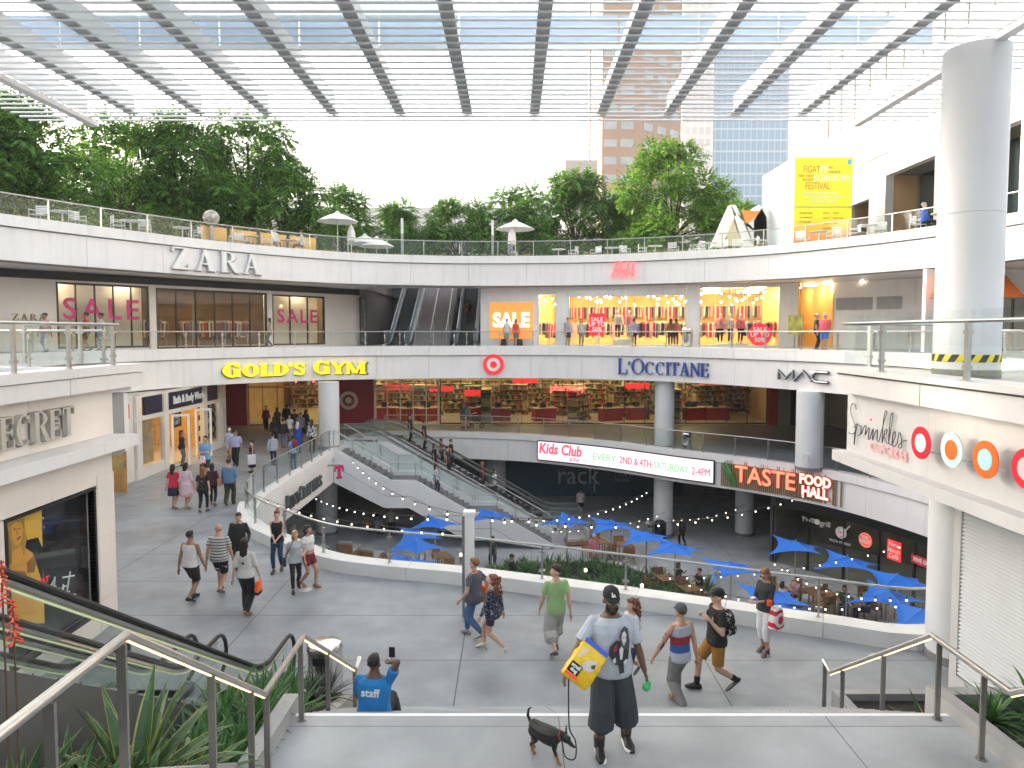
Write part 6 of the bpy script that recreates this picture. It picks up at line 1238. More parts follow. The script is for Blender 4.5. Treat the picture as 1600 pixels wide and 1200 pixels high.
for k in range(15): put(sh1, [(-13+k*2.15, 52.2+(k*37 % 5)*.8, 0, (k*53 % 3-1)*12)], us_)
for k in range(12): put(sh1, [(-17+k*2.9, 58.6, 0, 0)], us_)
for k in range(9): put(sh1, [(-4+k*2.2, 49.2+(k % 3)*.6, 0, 90 if k % 2 else 60)], us_) if k in (1, 4, 7) else None
rc = thing('checkout_desk', 'red checkout desk inside the department store', 'desk', (0, 0, 0), group='red checkout desks'); MB().box((-.8, -.35, .02), (.8, .35, .9)).build('body', redw, rc, local=True); MB().box((-.85, -.4, .9), (.85, .4, .95)).build('counter', M('desk_top', (.5, .45, .4), .4), rc, local=True); MB().box((-.3, -.1, .95), (.1, .1, 1.3)).build('till', black, rc, local=True); ur = []
for px in (600, 640, 668, 740, 780, 850, 955, 1000, 1090, 1125): put(rc, [(U(px, 650, Y=49.5).x, 49.3+(px % 7)*.2, 0, (px % 3)*20)], ur)
bn = thing('red_banner', 'red hanging banner inside the department store', 'banner', (0, 0, 0), group='red banners of the department store'); MB().box((-.9, -.02, 0), (.9, .02, .4)).build('cloth', redl, bn, local=True); MB().tube([(-.7, 0, .4), (-.7, 0, .9)], .01, 4).build('cord', black, bn, local=True); ub = []
for px, z in ((690, 2.0), (745, 1.7), (620, 2.1), (820, 2.6), (995, 2.2), (1110, 2.5), (1175, 2.7), (905, 1.2)): put(bn, [(U(px, 650, Y=51).x, 51-(px % 5)*.2, z, 0)], ub)
sh2 = shelf('shop_shelf', 'stocked shelf inside the cream shop', 2.0, 2.4, .5, 6, 8, 'stocked shelves of the cream shop', gm2, M('shelf_frame')); us2 = []
for y in (30.8, 33.2, 35.6): put(sh2, [(BX-3.6, y, 0, 90)], us2)
def rack(label, cols, group):
    t = thing('clothes_rack', label, 'clothes rack', (0, 0, 0), group=group); mb = MB()
    for s in (-.7, .7): mb.tube([(s, 0, 0), (s, 0, 1.45)], .015, 6)
    mb.tube([(-.75, 0, 1.45), (.75, 0, 1.45)], .015, 6); mb.build('frame', steel, t, local=True); mb = MB(); rg = random.Random(2)
    for k in range(16):
        x = -.66+k*.086; h = rg.uniform(.6, .95); w_ = rg.uniform(.18, .24); mb.add([(x-.03, -.05, 1.42), (x+.03, -.05, 1.42), (x+.03, .05, 1.42), (x-.03, .05, 1.42), (x-.035, -w_, 1.33), (x+.035, -w_, 1.33), (x+.035, w_, 1.33), (x-.035, w_, 1.33), (x-.03, -w_*.8, 1.4-h), (x+.03, -w_*.8, 1.4-h), (x+.03, w_*.8, 1.4-h), (x-.03, w_*.8, 1.4-h)], [(0, 1, 2, 3), (0, 4, 5, 1), (1, 5, 6, 2), (2, 6, 7, 3), (3, 7, 4, 0), (4, 8, 9, 5), (5, 9, 10, 6), (6, 10, 11, 7), (7, 11, 8, 4), (8, 11, 10, 9)])
    mb.build('garments', M('garments_'+group[-6:].replace(' ', ''), cols[0], .8, island=cols), t, local=True); return t
ra = rack('rack of hanging clothes in the golden clothes shop', [(.7, .2, .28), (.03, .03, .035), (.7, .66, .6), (.3, .3, .32), (.75, .4, .42), (.12, .1, .1), (.6, .05, .1)], 'clothes racks of the golden shop'); ua = []
for i in range(16): q = lerp2(h0, h1, .03+.062*i)+hn*(1.0+(i*29 % 7)*.8); put(ra, [(q.x, q.y, L2+.02, (i*47) % 180)], ua)
for i in range(9): q = lerp2(h0, h1, .05+.11*i)+hn*8.5; put(ra, [(q.x, q.y, L2+1.2, -15)], ua)
rb = rack('rack of dark clothes in the dark-framed shop', [(.05, .04, .04), (.2, .12, .06), (.4, .3, .2), (.1, .1, .12), (.5, .45, .4), (.35, .08, .06)], 'clothes racks of the dark shop'); ub_ = []
for i in range(8): q = lerp2(p0, p1, .38+.05*i)+nv*(1.2+(i*29 % 5)*.9); put(rb, [(q.x, q.y, L2+.02, (i*47) % 180)], ub_)
# easel board in the gallery, round table of the passage
ea = thing('poster_stand', 'yellow poster on a stand at the corner passage', 'sign', (14.9, 38.0, L2)); q = U(1243, 520, Y=37.6); MB().box((q.x-.4, 37.6, L2+.75), (q.x+.4, 37.66, L2+1.75)).build('poster', M('board_yellow', (.7, .65, .15), .5, var=.4, vs_=3), ea); MB().tube([(q.x, 37.7, L2), (q.x, 37.7, L2+1.7)], .03).build('stand', steel2, ea)
# ---------------------------------------------------------------- people
REM = []
def skin(i): return M('skin_%d' % i, [(.55, .33, .24), (.48, .27, .18), (.32, .17, .1), (.17, .085, .05), (.13, .07, .045)][i], .55, var=.08, vs_=9)
CM = {}
def cloth(rgb, rough=.85):
    k = tuple(round(c, 3) for c in rgb)
    if k not in CM: CM[k] = M('cloth_%d' % len(CM), rgb, rough, var=.12, vs_=7, bump=.55, bs=11)
    return CM[k]
def zramp(name, stops, noise_=0, mode='CONSTANT', rough=.85, axis=2):
    m = M(name, stops[0][1], rough, bump=.5, bs=11); nt = m.node_tree; tc = nt.nodes.new('ShaderNodeTexCoord'); sp = nt.nodes.new('ShaderNodeSeparateXYZ'); nt.links.new(tc.outputs['Object'], sp.inputs[0]); src = sp.outputs[axis]
    if noise_:
        nz = nt.nodes.new('ShaderNodeTexNoise'); nz.inputs['Scale'].default_value = 9; nt.links.new(tc.outputs['Object'], nz.inputs[0]); ad = nt.nodes.new('ShaderNodeMath'); ad.operation = 'MULTIPLY_ADD'; ad.inputs[1].default_value = noise_; nt.links.new(nz.outputs[0], ad.inputs[0]); nt.links.new(src, ad.inputs[2]); src = ad.outputs[0]
    mr = nt.nodes.new('ShaderNodeMapRange'); mr.inputs[1].default_value = 0; mr.inputs[2].default_value = 2; nt.links.new(src, mr.inputs[0])
    cr = nt.nodes.new('ShaderNodeValToRGB'); cr.color_ramp.interpolation = mode; el = cr.color_ramp.elements
    while len(el) < len(stops): el.new(.5)
    for e, (z, c) in zip(el, stops): e.position = z/2; e.color = (*c, 1)
    nt.links.new(mr.outputs[0], cr.inputs[0]); nt.links.new(cr.outputs[0], nt.nodes['Principled BSDF'].inputs['Base Color']); return m
def stripes(name, c1, c2, per, duty=.5, axis=2):
    m = M(name, c1, .85, bump=.5, bs=11); nt = m.node_tree; tc = nt.nodes.new('ShaderNodeTexCoord'); sp = nt.nodes.new('ShaderNodeSeparateXYZ'); nt.links.new(tc.outputs['Object'], sp.inputs[0])
    a = nt.nodes.new('ShaderNodeMath'); a.operation = 'DIVIDE'; a.inputs[1].default_value = per; nt.links.new(sp.outputs[axis], a.inputs[0]); f = nt.nodes.new('ShaderNodeMath'); f.operation = 'FRACT'; nt.links.new(a.outputs[0], f.inputs[0]); l = nt.nodes.new('ShaderNodeMath'); l.operation = 'LESS_THAN'; l.inputs[1].default_value = duty; nt.links.new(f.outputs[0], l.inputs[0])
    mx = nt.nodes.new('ShaderNodeMix'); mx.data_type = 'RGBA'; nt.links.new(l.outputs[0], mx.inputs[0]); mx.inputs[6].default_value = (*c1, 1); mx.inputs[7].default_value = (*c2, 1); nt.links.new(mx.outputs[2], nt.nodes['Principled BSDF'].inputs['Base Color']); return m
def blotch(name, c1, c2, sc_=14, lo=.48):
    m = M(name, c1, .85, bump=.5, bs=11); nt = m.node_tree; tc = nt.nodes.new('ShaderNodeTexCoord'); nz = nt.nodes.new('ShaderNodeTexNoise'); nz.inputs['Scale'].default_value = sc_; nt.links.new(tc.outputs['Object'], nz.inputs[0]); cr = nt.nodes.new('ShaderNodeValToRGB'); cr.color_ramp.interpolation = 'CONSTANT'; cr.color_ramp.elements[0].color = (*c1, 1); cr.color_ramp.elements[1].color = (*c2, 1); cr.color_ramp.elements[1].position = lo+.06; nt.links.new(nz.outputs[0], cr.inputs[0]); nt.links.new(cr.outputs[0], nt.nodes['Principled BSDF'].inputs['Base Color']); return m
def ik(a, b, l1, l2, pole):
    a, b = Vector(a), Vector(b); d = b-a; L = min(d.length, (l1+l2)*.998); d.normalize(); x = (l1*l1-l2*l2+L*L)/(2*L); hgt = math.sqrt(max(0, l1*l1-x*x)); p = Vector(pole); p = (p-d*p.dot(d)).normalized(); return a+d*x+p*hgt, a+d*L
def lerpn(P, R_, n=4):
    o, r = [], []
    for i in range(len(P)-1):
        for k in range(n): u = k/n; o.append(Vector(P[i]).lerp(Vector(P[i+1]), u)); v = u*u*(3-2*u); r.append(R_[i]+(R_[i+1]-R_[i])*v)
    return o+[Vector(P[-1])], r+[R_[-1]]
def limb(mb, P, R_, n=10, flat=False):
    P, R_ = lerpn(P, R_, 3); mb.tube(P, R_, n)
    for i in ((0,) if flat else (0, len(P)-1)): mb.ell(P[i], R_[i]*.98, 8, 6)
    for i in range(3, len(P)-1, 3): mb.ell(P[i], R_[i]*1.0, 8, 6)
def rem(o, vox, sm=3):
    REM.append(o); m = o.modifiers.new('r', 'REMESH'); m.mode = 'VOXEL'; m.voxel_size = vox; m.use_smooth_shade = True; s = o.modifiers.new('s', 'SMOOTH'); s.factor = .5; s.iterations = sm
TOR = {'m': [(.80, .11, .1, 0), (.87, .165, .118, .005), (.95, .168, .118, .008), (1.08, .148, .104, 0), (1.2, .158, .112, 0), (1.32, .178, .118, .005), (1.40, .172, .1, .012), (1.445, .125, .08, .016), (1.485, .07, .066, .014), (1.54, .056, .058, .004)],
       'f': [(.80, .11, .1, 0), (.87, .172, .122, .01), (.95, .165, .118, .012), (1.08, .125, .092, 0), (1.2, .132, .1, -.004), (1.31, .148, .118, -.008), (1.39, .148, .092, .006), (1.44, .105, .07, .014), (1.48, .058, .056, .014), (1.54, .047, .05, .004)]}
def person(label, loc, head, h=1.75, sex='m', sk=0, top=('tee', (.5, .5, .5)), bot=('trousers', (.05, .05, .06)), shoe=(.04, .04, .04), hair=('short', (.03, .02, .015)), walk=0, lead='L', sit=None, hands=None, build=1.0, vox=.012, face=False, hy=0, hp=0, lean=0, cap=None, brim=0, ankles=None, group=None, sock=None, hem=None, heel=0, pitch=None, name='person', cat='person', skm=None, sleeve=None, topm=None, botm=None, legs=True, noface=False):
    S = h/1.75; t = thing(name, label, cat, loc, rad(head), group); T = TOR[sex]; B = build; sg = {'L': 1, 'R': -1}; V3 = Vector
    hx = .085 if sex == 'm' else .08
    if sit is not None: pz = sit/S+.1
    else: pz = .945-.03-(.82-math.sqrt(.82**2-(.5*walk)**2))*.8+heel*.8+.03*(1-min(1, walk*3))*.5
    dz = pz-.945+.0
    def sp(z, x=0, y=0): z0 = z-.93; c, s_ = math.cos(lean), math.sin(lean); return V3((x, y*c-z0*s_, .93+z0*c+y*-s_*-1*0+dz))       # lean forwards about the hips
    if ankles: AK = {k: V3(v) for k, v in ankles.items()}
    elif sit is not None: AK = {'L': V3((.11, -.44, .085)), 'R': V3((-.11, -.40, .085))}
    else:
        f = {lead: -walk*.5, ('R' if lead == 'L' else 'L'): walk*.5}; AK = {k: V3((sg[k]*.085, f[k]+.02, .085+heel+(max(0, f[k])*.32))) for k in 'LR'}
    FP = pitch or {k: (max(0, AK[k].y)*1.5 if sit is None else 0)+(.12 if AK[k].y < -.2 and sit is None and not ankles else 0)*-1+heel*8 for k in 'LR'}
    hip = {k: sp(.90, sg[k]*hx, 0) for k in 'LR'}; kn = {}
    for k in 'LR': kn[k], AK[k] = ik(hip[k], AK[k], .412, .412, (sg[k]*.08, -1, .12))
    sh_ = {k: sp(1.405, sg[k]*(.185 if sex == 'm' else .158)*(.6+.4*B), .012) for k in 'LR'}
    dh = {k: ((sg[k]*.27*(.7+.3*B), .0-(.5*walk if k != lead else -.45*walk)*.7-.02, .80+dz+abs(walk)*.03)) for k in 'LR'}
    if sit is not None and not hands: dh = {k: (sg[k]*.12, -.36, .68+dz) for k in 'LR'}
    for k, v in (hands or {}).items(): dh[k] = v
    el, wr = {}, {}
    for k in 'LR': el[k], wr[k] = ik(sh_[k], dh[k], .295, .265, (sg[k]*.45, 1, -.25))
    Rh = Matrix.Rotation(rad(hy), 3, 'Z') @ Matrix.Rotation(rad(hp), 3, 'X'); hb = sp(1.5, 0, .006)
    hd = lambda x, y, z: hb+Rh @ V3((x*1.05, y*1.05, (z-1.5)*1.04))
    def tor(mb, z0, z1, inf, sx=1, up=None):
        zs = sorted(set([z0]+[a[0] for a in T if z0 < a[0] < z1]+[z1])); rg = []
        for z in zs:
            for a, b in zip(T, T[1:]):
                if a[0] <= z <= b[0]+1e-6: break
            u = (z-a[0])/(b[0]-a[0]); rx, ry, yo = [a[i]+(b[i]-a[i])*u for i in (1, 2, 3)]; bb = B if z < 1.42 else 1+(B-1)*.4; belly = 1+(B-1)*1.2*math.exp(-((z-1.08)/.16)**2); e = inf(z) if callable(inf) else inf
            rg.append([sp(z, (rx*bb+e)*sx*math.copysign(abs(math.cos(q))**.85, math.cos(q)), yo+(ry*bb*belly+e)*math.copysign(abs(math.sin(q))**.9, math.sin(q))) for q in [k*2*math.pi/18 for k in range(18)]])
        mb.rings(rg)
    def legshape(mb, k, f, e0, e1, wide=1.0, slim=False):
        fat = (.6+.4*B); R0, R1, R2, R3 = .088*fat+e0, .058*fat+e0+(e1-e0)*.5, .056*fat+e0+(e1-e0)*.7, .038+e1
        pts = [hip[k]+V3((0, 0, .02)), kn[k], kn[k].lerp(AK[k], .32), AK[k]]; rr = [R0, R1*wide, R2*wide, R3*wide]
        d = [0, .5, .66, 1]; P, Q = [], []
        for i in range(4):
            if d[i] < f: P.append(pts[i]); Q.append(rr[i])
            else: u = (f-d[i-1])/(d[i]-d[i-1]); P.append(pts[i-1].lerp(pts[i], u)); Q.append(rr[i-1]+(rr[i]-rr[i-1])*u); break
        limb(mb, P, Q, 12, f < .97)
    def foot(mb, k, e, sole=0):
        c, s_ = math.cos(FP[k]), math.sin(FP[k]); A = AK[k]; fw = lambda y, z, x=0: A+V3((x+sg[k]*(-.1*y), y*c+z*s_*1, z*c-(-y)*s_*1))
        mb.rings([[fw(y, zc+rz*math.sin(q), rx*math.cos(q)) for q in [j*2*math.pi/10 for j in range(10)]] for y, zc, rx, rz in ((.08, -.045, .024+e, .026+e), (.05, -.035, .036+e, .045+e), (0, -.02, .04+e, .062+e), (-.06, -.04, .043+e, .043+e), (-.12, -.053, .05+e, .034+e), (-.165, -.06, .036+e, .022+e), (-.2, -.062, .022+e, .016+e))])
    # one continuous body
    mb = MB(); tor(mb, .80, 1.54, 0)
    for c, r in (((0, .014, 1.655), (.074, .093, .09)), ((0, -.02, 1.605), (.061, .073, .084)), ((0, -.05, 1.55), (.034, .036, .028))) + ((((0, -.098, 1.605), (.012, .02, .02)), ((0, -.09, 1.628), (.009, .014, .025)), ((.076, .012, 1.612), (.012, .022, .03)), ((-.076, .012, 1.612), (.012, .022, .03))) if not noface else ()): mb.ell(hd(*c), tuple(q*1.05 for q in r), 14, 10, Rh)
    mb.tube([sp(1.44, 0, .012), hd(0, .005, 1.56)], .052 if sex == 'm' else .043, 12)
    af = .62+.38*B
    for k in 'LR':
        s = sg[k]; limb(mb, [sp(1.40, s*.09, .012), sh_[k], sh_[k].lerp(el[k], .4), el[k], el[k].lerp(wr[k], .35), wr[k]], [x*(1 if sex == 'm' else .82)*af for x in (.055, .054, .048, .039, .04, .026)], 10)
        d = (wr[k]-el[k]).normalized(); side = V3((0, -1, 0))-d*(-d.y); side = side.normalized() if side.length > .2 else V3((-s, 0, 0)); pn = d.cross(side)*1; pn = pn if pn.x*s < 0 else -pn   # palm faces the body
        c = wr[k]+d*.05; Rm = Matrix((side, pn, d)).transposed(); mb.ell(c, (.04, .019, .056), 10, 8, Rm)
        if vox < .02:
            for j, (o, L) in enumerate(((.028, .07), (.0095, .08), (-.0095, .075), (-.028, .058))):
                p = wr[k]+d*.092+side*o; q = p+d*L*.5+pn*.012; e_ = q+d*L*.4+pn*L*.35; mb.tube([p-d*.02, p, q, e_], [.0095, .0095, .0088, .0075], 7)
            p = wr[k]+d*.03+side*.03; q = p+d*.035+side*.022+pn*.012; mb.tube([p-side*.012, p, q, q+d*.03+pn*.008], [.013, .0125, .011, .009], 7)
        if legs: legshape(mb, k, 1.0, 0, 0); foot(mb, k, -.004)
    sm = skm or skin(sk); mb.xf(lambda q: q*S); o = mb.build('body', sm, t, True, local=True); rem(o, vox*S)
    part = lambda nm, mb, mat, v=None, sm_=2: (mb.xf(lambda q: q*S), rem(mb.build(nm, mat, t, True, local=True), (v or vox)*S, sm_))
    flat = lambda nm, mb, mat: (mb.xf(lambda q: q*S), mb.build(nm, mat, t, 'all', local=True))
    # clothes
    kind, col = top; tm = topm or (cloth(col) if not isinstance(col, bpy.types.Material) else col)
    if kind != 'none':
        mb = MB(); z0 = hem or {'tee': .86, 'tank': .9, 'long': .87, 'blouse': .9, 'jacket': .82, 'dress': .86, 'crop': 1.08, 'hoodie': .84}[kind]; lo = {'tee': .02, 'long': .018, 'blouse': .026, 'jacket': .036, 'hoodie': .035}.get(kind, .02)
        tor(mb, max(.802, z0), 1.43 if kind == 'tank' else 1.455, lambda z: .017+lo*max(0, min(1, (1.3-z)/.3)) if kind not in ('tank', 'crop') else .013+.008*max(0, (1.2-z)/.3))
        if kind == 'dress':
            zb_ = hem or .5
            rg = []
            for z, r in ((1.0, .15), (.9, .19), (.75, .205), (zb_, .23)): c = V3((0, (AK['L'].y+AK['R'].y)*.25*max(0, (1-z)), 0)); rg.append([sp(max(z, .9), 0, 0)*0+V3((r*1.05*B*math.cos(q), c.y+r*.85*B*math.sin(q), z+dz)) for q in [j*2*math.pi/18 for j in range(18)]])
            mb.rings(rg)
        f = sleeve if sleeve is not None else {'tee': .62, 'long': 1.95, 'blouse': 1.0, 'jacket': 1.95, 'hoodie': 1.98, 'dress': .55, 'crop': .4}.get(kind, 0)
        if f:
            for k in 'LR':
                P = [sp(1.40, sg[k]*.09, .012), sh_[k]]; Q = [.06, .062] if sex == 'm' else [.054, .053]; ex = .022 if kind in ('tee', 'blouse', 'hoodie', 'jacket') else .014
                if f <= 1: P.append(sh_[k].lerp(el[k], f)); Q.append((.046*(1 if sex == 'm' else .82)*af)+ex+.006)
                else: P += [el[k], el[k].lerp(wr[k], f-1)]; Q += [.045*(1 if sex == 'm' else .85)*af+ex*.7, .03+ex*.4]
                limb(mb, P, Q, 10, True)
        if kind == 'hoodie': mb.ell(sp(1.45, 0, .08), (.1, .06, .07), 10, 8)
        if kind == 'tank':
            for s in (-1, 1): mb.tube([sp(1.36, s*.105, -.075), sp(1.43, s*.105, -.02), sp(1.438, s*.1, .03), sp(1.36, s*.1, .1)], .024, 8)
        if kind in ('jacket', 'long') and sex == 'm': mb.lathe([(.072, 0), (.066, .035)], sp(1.455, 0, .008), 14)
        part({'tee': 't_shirt', 'tank': 'tank_top', 'long': 'shirt', 'blouse': 'blouse', 'jacket': 'jacket', 'dress': 'dress', 'crop': 'crop_top', 'hoodie': 'hoodie'}[kind], mb, tm, sm_=2)
    kind, col = bot; bm_ = botm or (cloth(col) if not isinstance(col, bpy.types.Material) else col)
    if kind not in ('none',) and legs:
        mb = MB(); tor(mb, .802, .985, .012)
        if kind == 'skirt':
            rg = []; zb_ = .56
            for z, r in ((.98, .15), (.88, .185), (zb_, .215)): rg.append([V3((r*1.02*math.cos(q), .01+r*.82*math.sin(q)+(AK['L'].y+AK['R'].y)*.1, z+dz)) for q in [j*2*math.pi/18 for j in range(18)]])
            mb.rings(rg)
        else:
            f, e0, e1, wd = {'trousers': (.97, .018, .03, 1.06), 'jeans': (.96, .01, .012, 1.0), 'leggings': (.94, .006, .006, 1.0), 'shorts': (.44, .024, .04, 1.05), 'longshorts': (.73, .03, .085, 1.1), 'capri': (.78, .016, .02, 1.0), 'mini': (.3, .016, .03, 1.0), 'baggy': (.98, .026, .045, 1.05)}[kind]
            for k in 'LR': legshape(mb, k, f, e0, e1, wd)
        part({'skirt': 'skirt', 'shorts': 'shorts', 'longshorts': 'shorts', 'mini': 'shorts'}.get(kind, 'trousers'), mb, bm_, sm_=1)
    if sock and legs:
        for k in 'LR': mb = MB(); limb(mb, [AK[k].lerp(kn[k], sock[1]), AK[k]], [.054, .046], 10); part('sock', mb, cloth(sock[0]))
    if shoe and legs:
        for k in 'LR': mb = MB(); foot(mb, k, .007); part('shoe', mb, M('shoe_%02d%02d%02d' % tuple(int(c*99) for c in shoe), shoe, .5), max(.008, vox*.8) if vox < .02 else vox)
        if heel:
            mb = MB()
            for k in 'LR': mb.tube([AK[k]+V3((0, .05, -.05)), AK[k]+V3((0, .055, -.085-heel))], [.022, .016], 8)
            flat('heel', mb, M('shoe_%02d%02d%02d' % tuple(int(c*99) for c in shoe), shoe, .5))
    hk, hc = hair; hm = M('hair_%02d%02d%02d' % tuple(int(c*99) for c in hc), hc, .6, bump=.8, bs=60, var=.3, vs_=30)
    if hk != 'bald':
        mb = MB(); mb.ell(hd(0, .028, 1.672), (.086, .099, .092), 14, 10, Rh); mb.ell(hd(0, -.045, 1.715), (.066, .048, .037), 12, 8, Rh)
        if hk == 'crop': mb = MB(); mb.ell(hd(0, .024, 1.67), (.083, .097, .088), 14, 10, Rh); mb.ell(hd(0, -.03, 1.715), (.058, .05, .03), 12, 8, Rh)
        if hk in ('long', 'verylong', 'curly', 'bob'):
            zl = {'long': 1.36, 'verylong': 1.2, 'curly': 1.3, 'bob': 1.47}[hk]
            for s in (-1, 1): mb.ell(hd(s*.055, .03, 1.6), (.034, .062, .085), 10, 8, Rh)
            rg = []
            for u in (0, .33, .66, 1): z = 1.66+(zl-1.66)*u; w_ = .085+.02*math.sin(u*2.6); c = hd(0, .062, 1.66).lerp(sp(zl, 0, .1+.0*u), u); rg.append([c+V3((w_*math.cos(q)*(1-.25*u), .036*math.sin(q)*(1-.3*u), 0)) for q in [j*2*math.pi/12 for j in range(12)]])
            mb.rings(rg)
            if hk == 'curly':
                rg_ = random.Random(4)
                for j in range(60): a = rg_.uniform(0, 6.28); u = rg_.random(); c = hd(0, .05, 1.68).lerp(sp(zl, 0, .1), u); mb.ell(c+V3((.1*math.cos(a), .05+.06*math.sin(a), rg_.uniform(-.03, .05))), rg_.uniform(.02, .034), 6, 5)
        if hk == 'pony': mb.ell(hd(0, .12, 1.69), (.035, .035, .035), 8, 6); mb.tube([hd(0, .12, 1.68), hd(0, .15, 1.6), hd(0, .13, 1.48)], [.03, .034, .012], 8)
        if hk == 'bun': mb.ell(hd(0, .08, 1.755), .045, 10, 8)
        part('hair', mb, hm, min(vox, .014), 1)
    if cap:
        cm = cloth(cap); mb = MB(); rg = []
        for z, rx, ry in ((1.665, .084, .105), (1.70, .084, .104), (1.74, .072, .09), (1.765, .04, .05), (1.77, .005, .006)): rg.append([hd(rx*math.cos(q), .012+ry*math.sin(q), z) for q in [j*2*math.pi/18 for j in range(18)]])
        mb.rings(rg); b0 = [hd(.075*math.cos(q), -.06+.0+(-.075-brim)*math.sin(q)*1.0, 1.672-.012*math.sin(q)) for q in [j*math.pi/10 for j in range(11)]]; b1 = [hd(.07*math.cos(q), -.06-.02*math.sin(q), 1.676) for q in [j*math.pi/10 for j in range(11)]]
        for i in range(10): mb.poly3([b0[i], b0[i+1], b1[i+1], b1[i]], Rh @ V3((0, 0, .008)))
        mb.xf(lambda q: q*S); mb.build('cap', cm, t, True, local=True)
    if face:
        for s in (-1, 1):
            mb = MB(); mb.ell(hd(s*.031, -.083, 1.622), (.014, .008, .0075), 8, 6, Rh); flat('eye', mb, M('eye_white', (.6, .58, .55), .3)); mb = MB(); mb.ell(hd(s*.031, -.0895, 1.622), (.0065, .004, .0065), 8, 6, Rh); flat('iris', mb, black)
            mb = MB(); mb.ell(hd(s*.032, -.085, 1.645), (.019, .007, .0045), 8, 5, Rh); flat('brow', mb, hm if hk != 'bald' else black)
        mb = MB(); mb.ell(hd(0, -.0885, 1.567), (.022, .008, .007), 10, 6, Rh); flat('mouth', mb, M('lip_%d' % sk, [(.5, .18, .15), (.42, .15, .12), (.28, .1, .08), (.15, .06, .05), (.09, .04, .035)][sk], .45))
    t['S'] = S; INFO = dict(S=S, wr={k: wr[k]*S for k in 'LR'}, el={k: el[k]*S for k in 'LR'}, sh={k: sh_[k]*S for k in 'LR'}, hd=lambda *a: hd(*a)*S, Rh=Rh, root=t, sp=lambda *a: sp(*a)*S, AK={k: AK[k]*S for k in 'LR'})
    rz = Matrix.Rotation(rad(head), 3, 'Z'); INFO['W'] = lambda q: Vector(loc)+rz @ Vector(q); return INFO
def held(name, label, cat, mb, mat, P, rough=False, vox=None, group=None):         # a thing carried by a person: own top-level object, local to the person
    mb.xf(P['W']); o = mb.single(name, mat, label, cat, group, True)
    if vox: rem(o, vox, 3)
    return o
def softbag(c, w_, h, d, straps=None, tip=.75):
    mb = MB(); c = Vector(c); rg = []
    for u, k in ((0, .75), (.08, 1), (.5, 1.05), (.85, .92), (1, tip)): rg.append([c+Vector((w_/2*k*math.copysign(abs(math.cos(q))**.6, math.cos(q)), d/2*k*math.copysign(abs(math.sin(q))**.6, math.sin(q))*(1.1-u*.4), h*(u-1))) for q in [j*2*math.pi/16 for j in range(16)]])
    mb.rings(rg)
    for a, b in straps or []: mb.tube([a, b] if not isinstance(b, list) else [a]+b, .008, 6)
    return mb
# ---------------------------------------------------------------- the people of the plaza
def G(px, py, z=0): q = U(px, py, z=z); return (q.x, q.y, z)
def HT(px, top, loc): return U(px, top, Y=loc[1]).z-loc[2]        # standing height from the head top
def PP(label, px, py, ytop, hdg, z=0, **k):
    l = G(px, py, z); hh = k.pop('h', None) or HT(px, ytop, l); return person(label, l, hdg, max(1.45, min(1.95, hh)), **k)
N = .011
navy_, blk, wht, gry = (.015, .02, .045), (.014, .014, .016), (.68, .67, .66), (.33, .34, .36)
# the man with the dog
hl = (1.09, 7.58, 1.7)
H = person('bearded man in grey printed t-shirt and long denim shorts carrying a yellow bag', hl, 4, 1.8, 'm', 4, ('tee', (.42, .45, .5)), ('longshorts', (.035, .042, .05)), (.012, .012, .014), ('crop', (.01, .008, .007)), ankles={'R': (-.14, -.12, .09), 'L': (.19, .06, .09)}, hands={'R': (-.5, -.24, .98), 'L': (.36, -.06, .84)}, build=1.22, vox=.007, face=True, cap=(.012, .012, .014), hp=4, hem=.84, sleeve=.82)
S = H['S']; R0 = H['root']
def hp_(nm, mb, mat, vox=None, smooth='all'):
    o = mb.build(nm, mat, R0, smooth, local=True)
    if vox: rem(o, vox, 2)
    return o
mb = MB(); hd = H['hd']
for p, r in (((0, -.062, 1.535), (.052, .045, .042)), ((.048, -.035, 1.56), (.02, .045, .045)), ((-.048, -.035, 1.56), (.02, .045, .045)), ((0, -.088, 1.583), (.03, .012, .007))): mb.ell(hd(*p), r, 12, 8, H['Rh'])
hp_('beard', mb, M('beard_black', (.008, .007, .006), .8, bump=.8, bs=80), .006)
mb = MB()
for s in (-1, 1): mb.tube([hd(s*.034+.027*math.cos(q), -.103, 1.62+.021*math.sin(q)) for q in [j*2*math.pi/14 for j in range(14)]], .0028, 5, closed=True); mb.tube([hd(s*.061, -.1, 1.625), hd(s*.082, 0, 1.63)], .0025, 5)
mb.tube([hd(-.008, -.104, 1.625), hd(.008, -.104, 1.625)], .0025, 5); hp_('glasses', mb, black)
f_ = frame(hd(0, -.098, 1.722), H['Rh'] @ Vector((1, 0, 0)), H['Rh'] @ Vector((0, .15, 1))); mb = text('L', .062, .003, .002); m2 = text('A', .05, .003, .002); mb.xf(lambda q: Vector((q.x-.007, q.y+.005, q.z))); m2.xf(lambda q: Vector((q.x+.008, q.y-.006, q.z+.003))); mb.join(m2); mb.xf(f_); hp_('cap_emblem', mb, whitel, smooth=False)
for k in 'LR':
    a = H['AK'][k]
    mb = MB(); pr_2 = [(.05, .085), (.02, .1), (-.08, .105), (-.16, .1), (-.2, .05)]; pts = [(w_, -.0+y) for w_, y in ((.035, .09), (.048, .03), (.052, -.1), (.046, -.17), (.02, -.205))]; pl_ = [(a.x+w_, a.y+y) for w_, y in pts]+[(a.x-w_, a.y+y) for w_, y in reversed(pts)]; mb.prism(pl_, .002, .03); hp_('sole', mb, whitel)
    mb = MB(); mb.lathe([(.058, .07), (.062, .14), (.066, .19), (.06, .2)], (a.x, a.y+.01, 0), 16); hp_('shoe_collar', mb, M('shoe_010101', (.012, .012, .014), .5), .007)
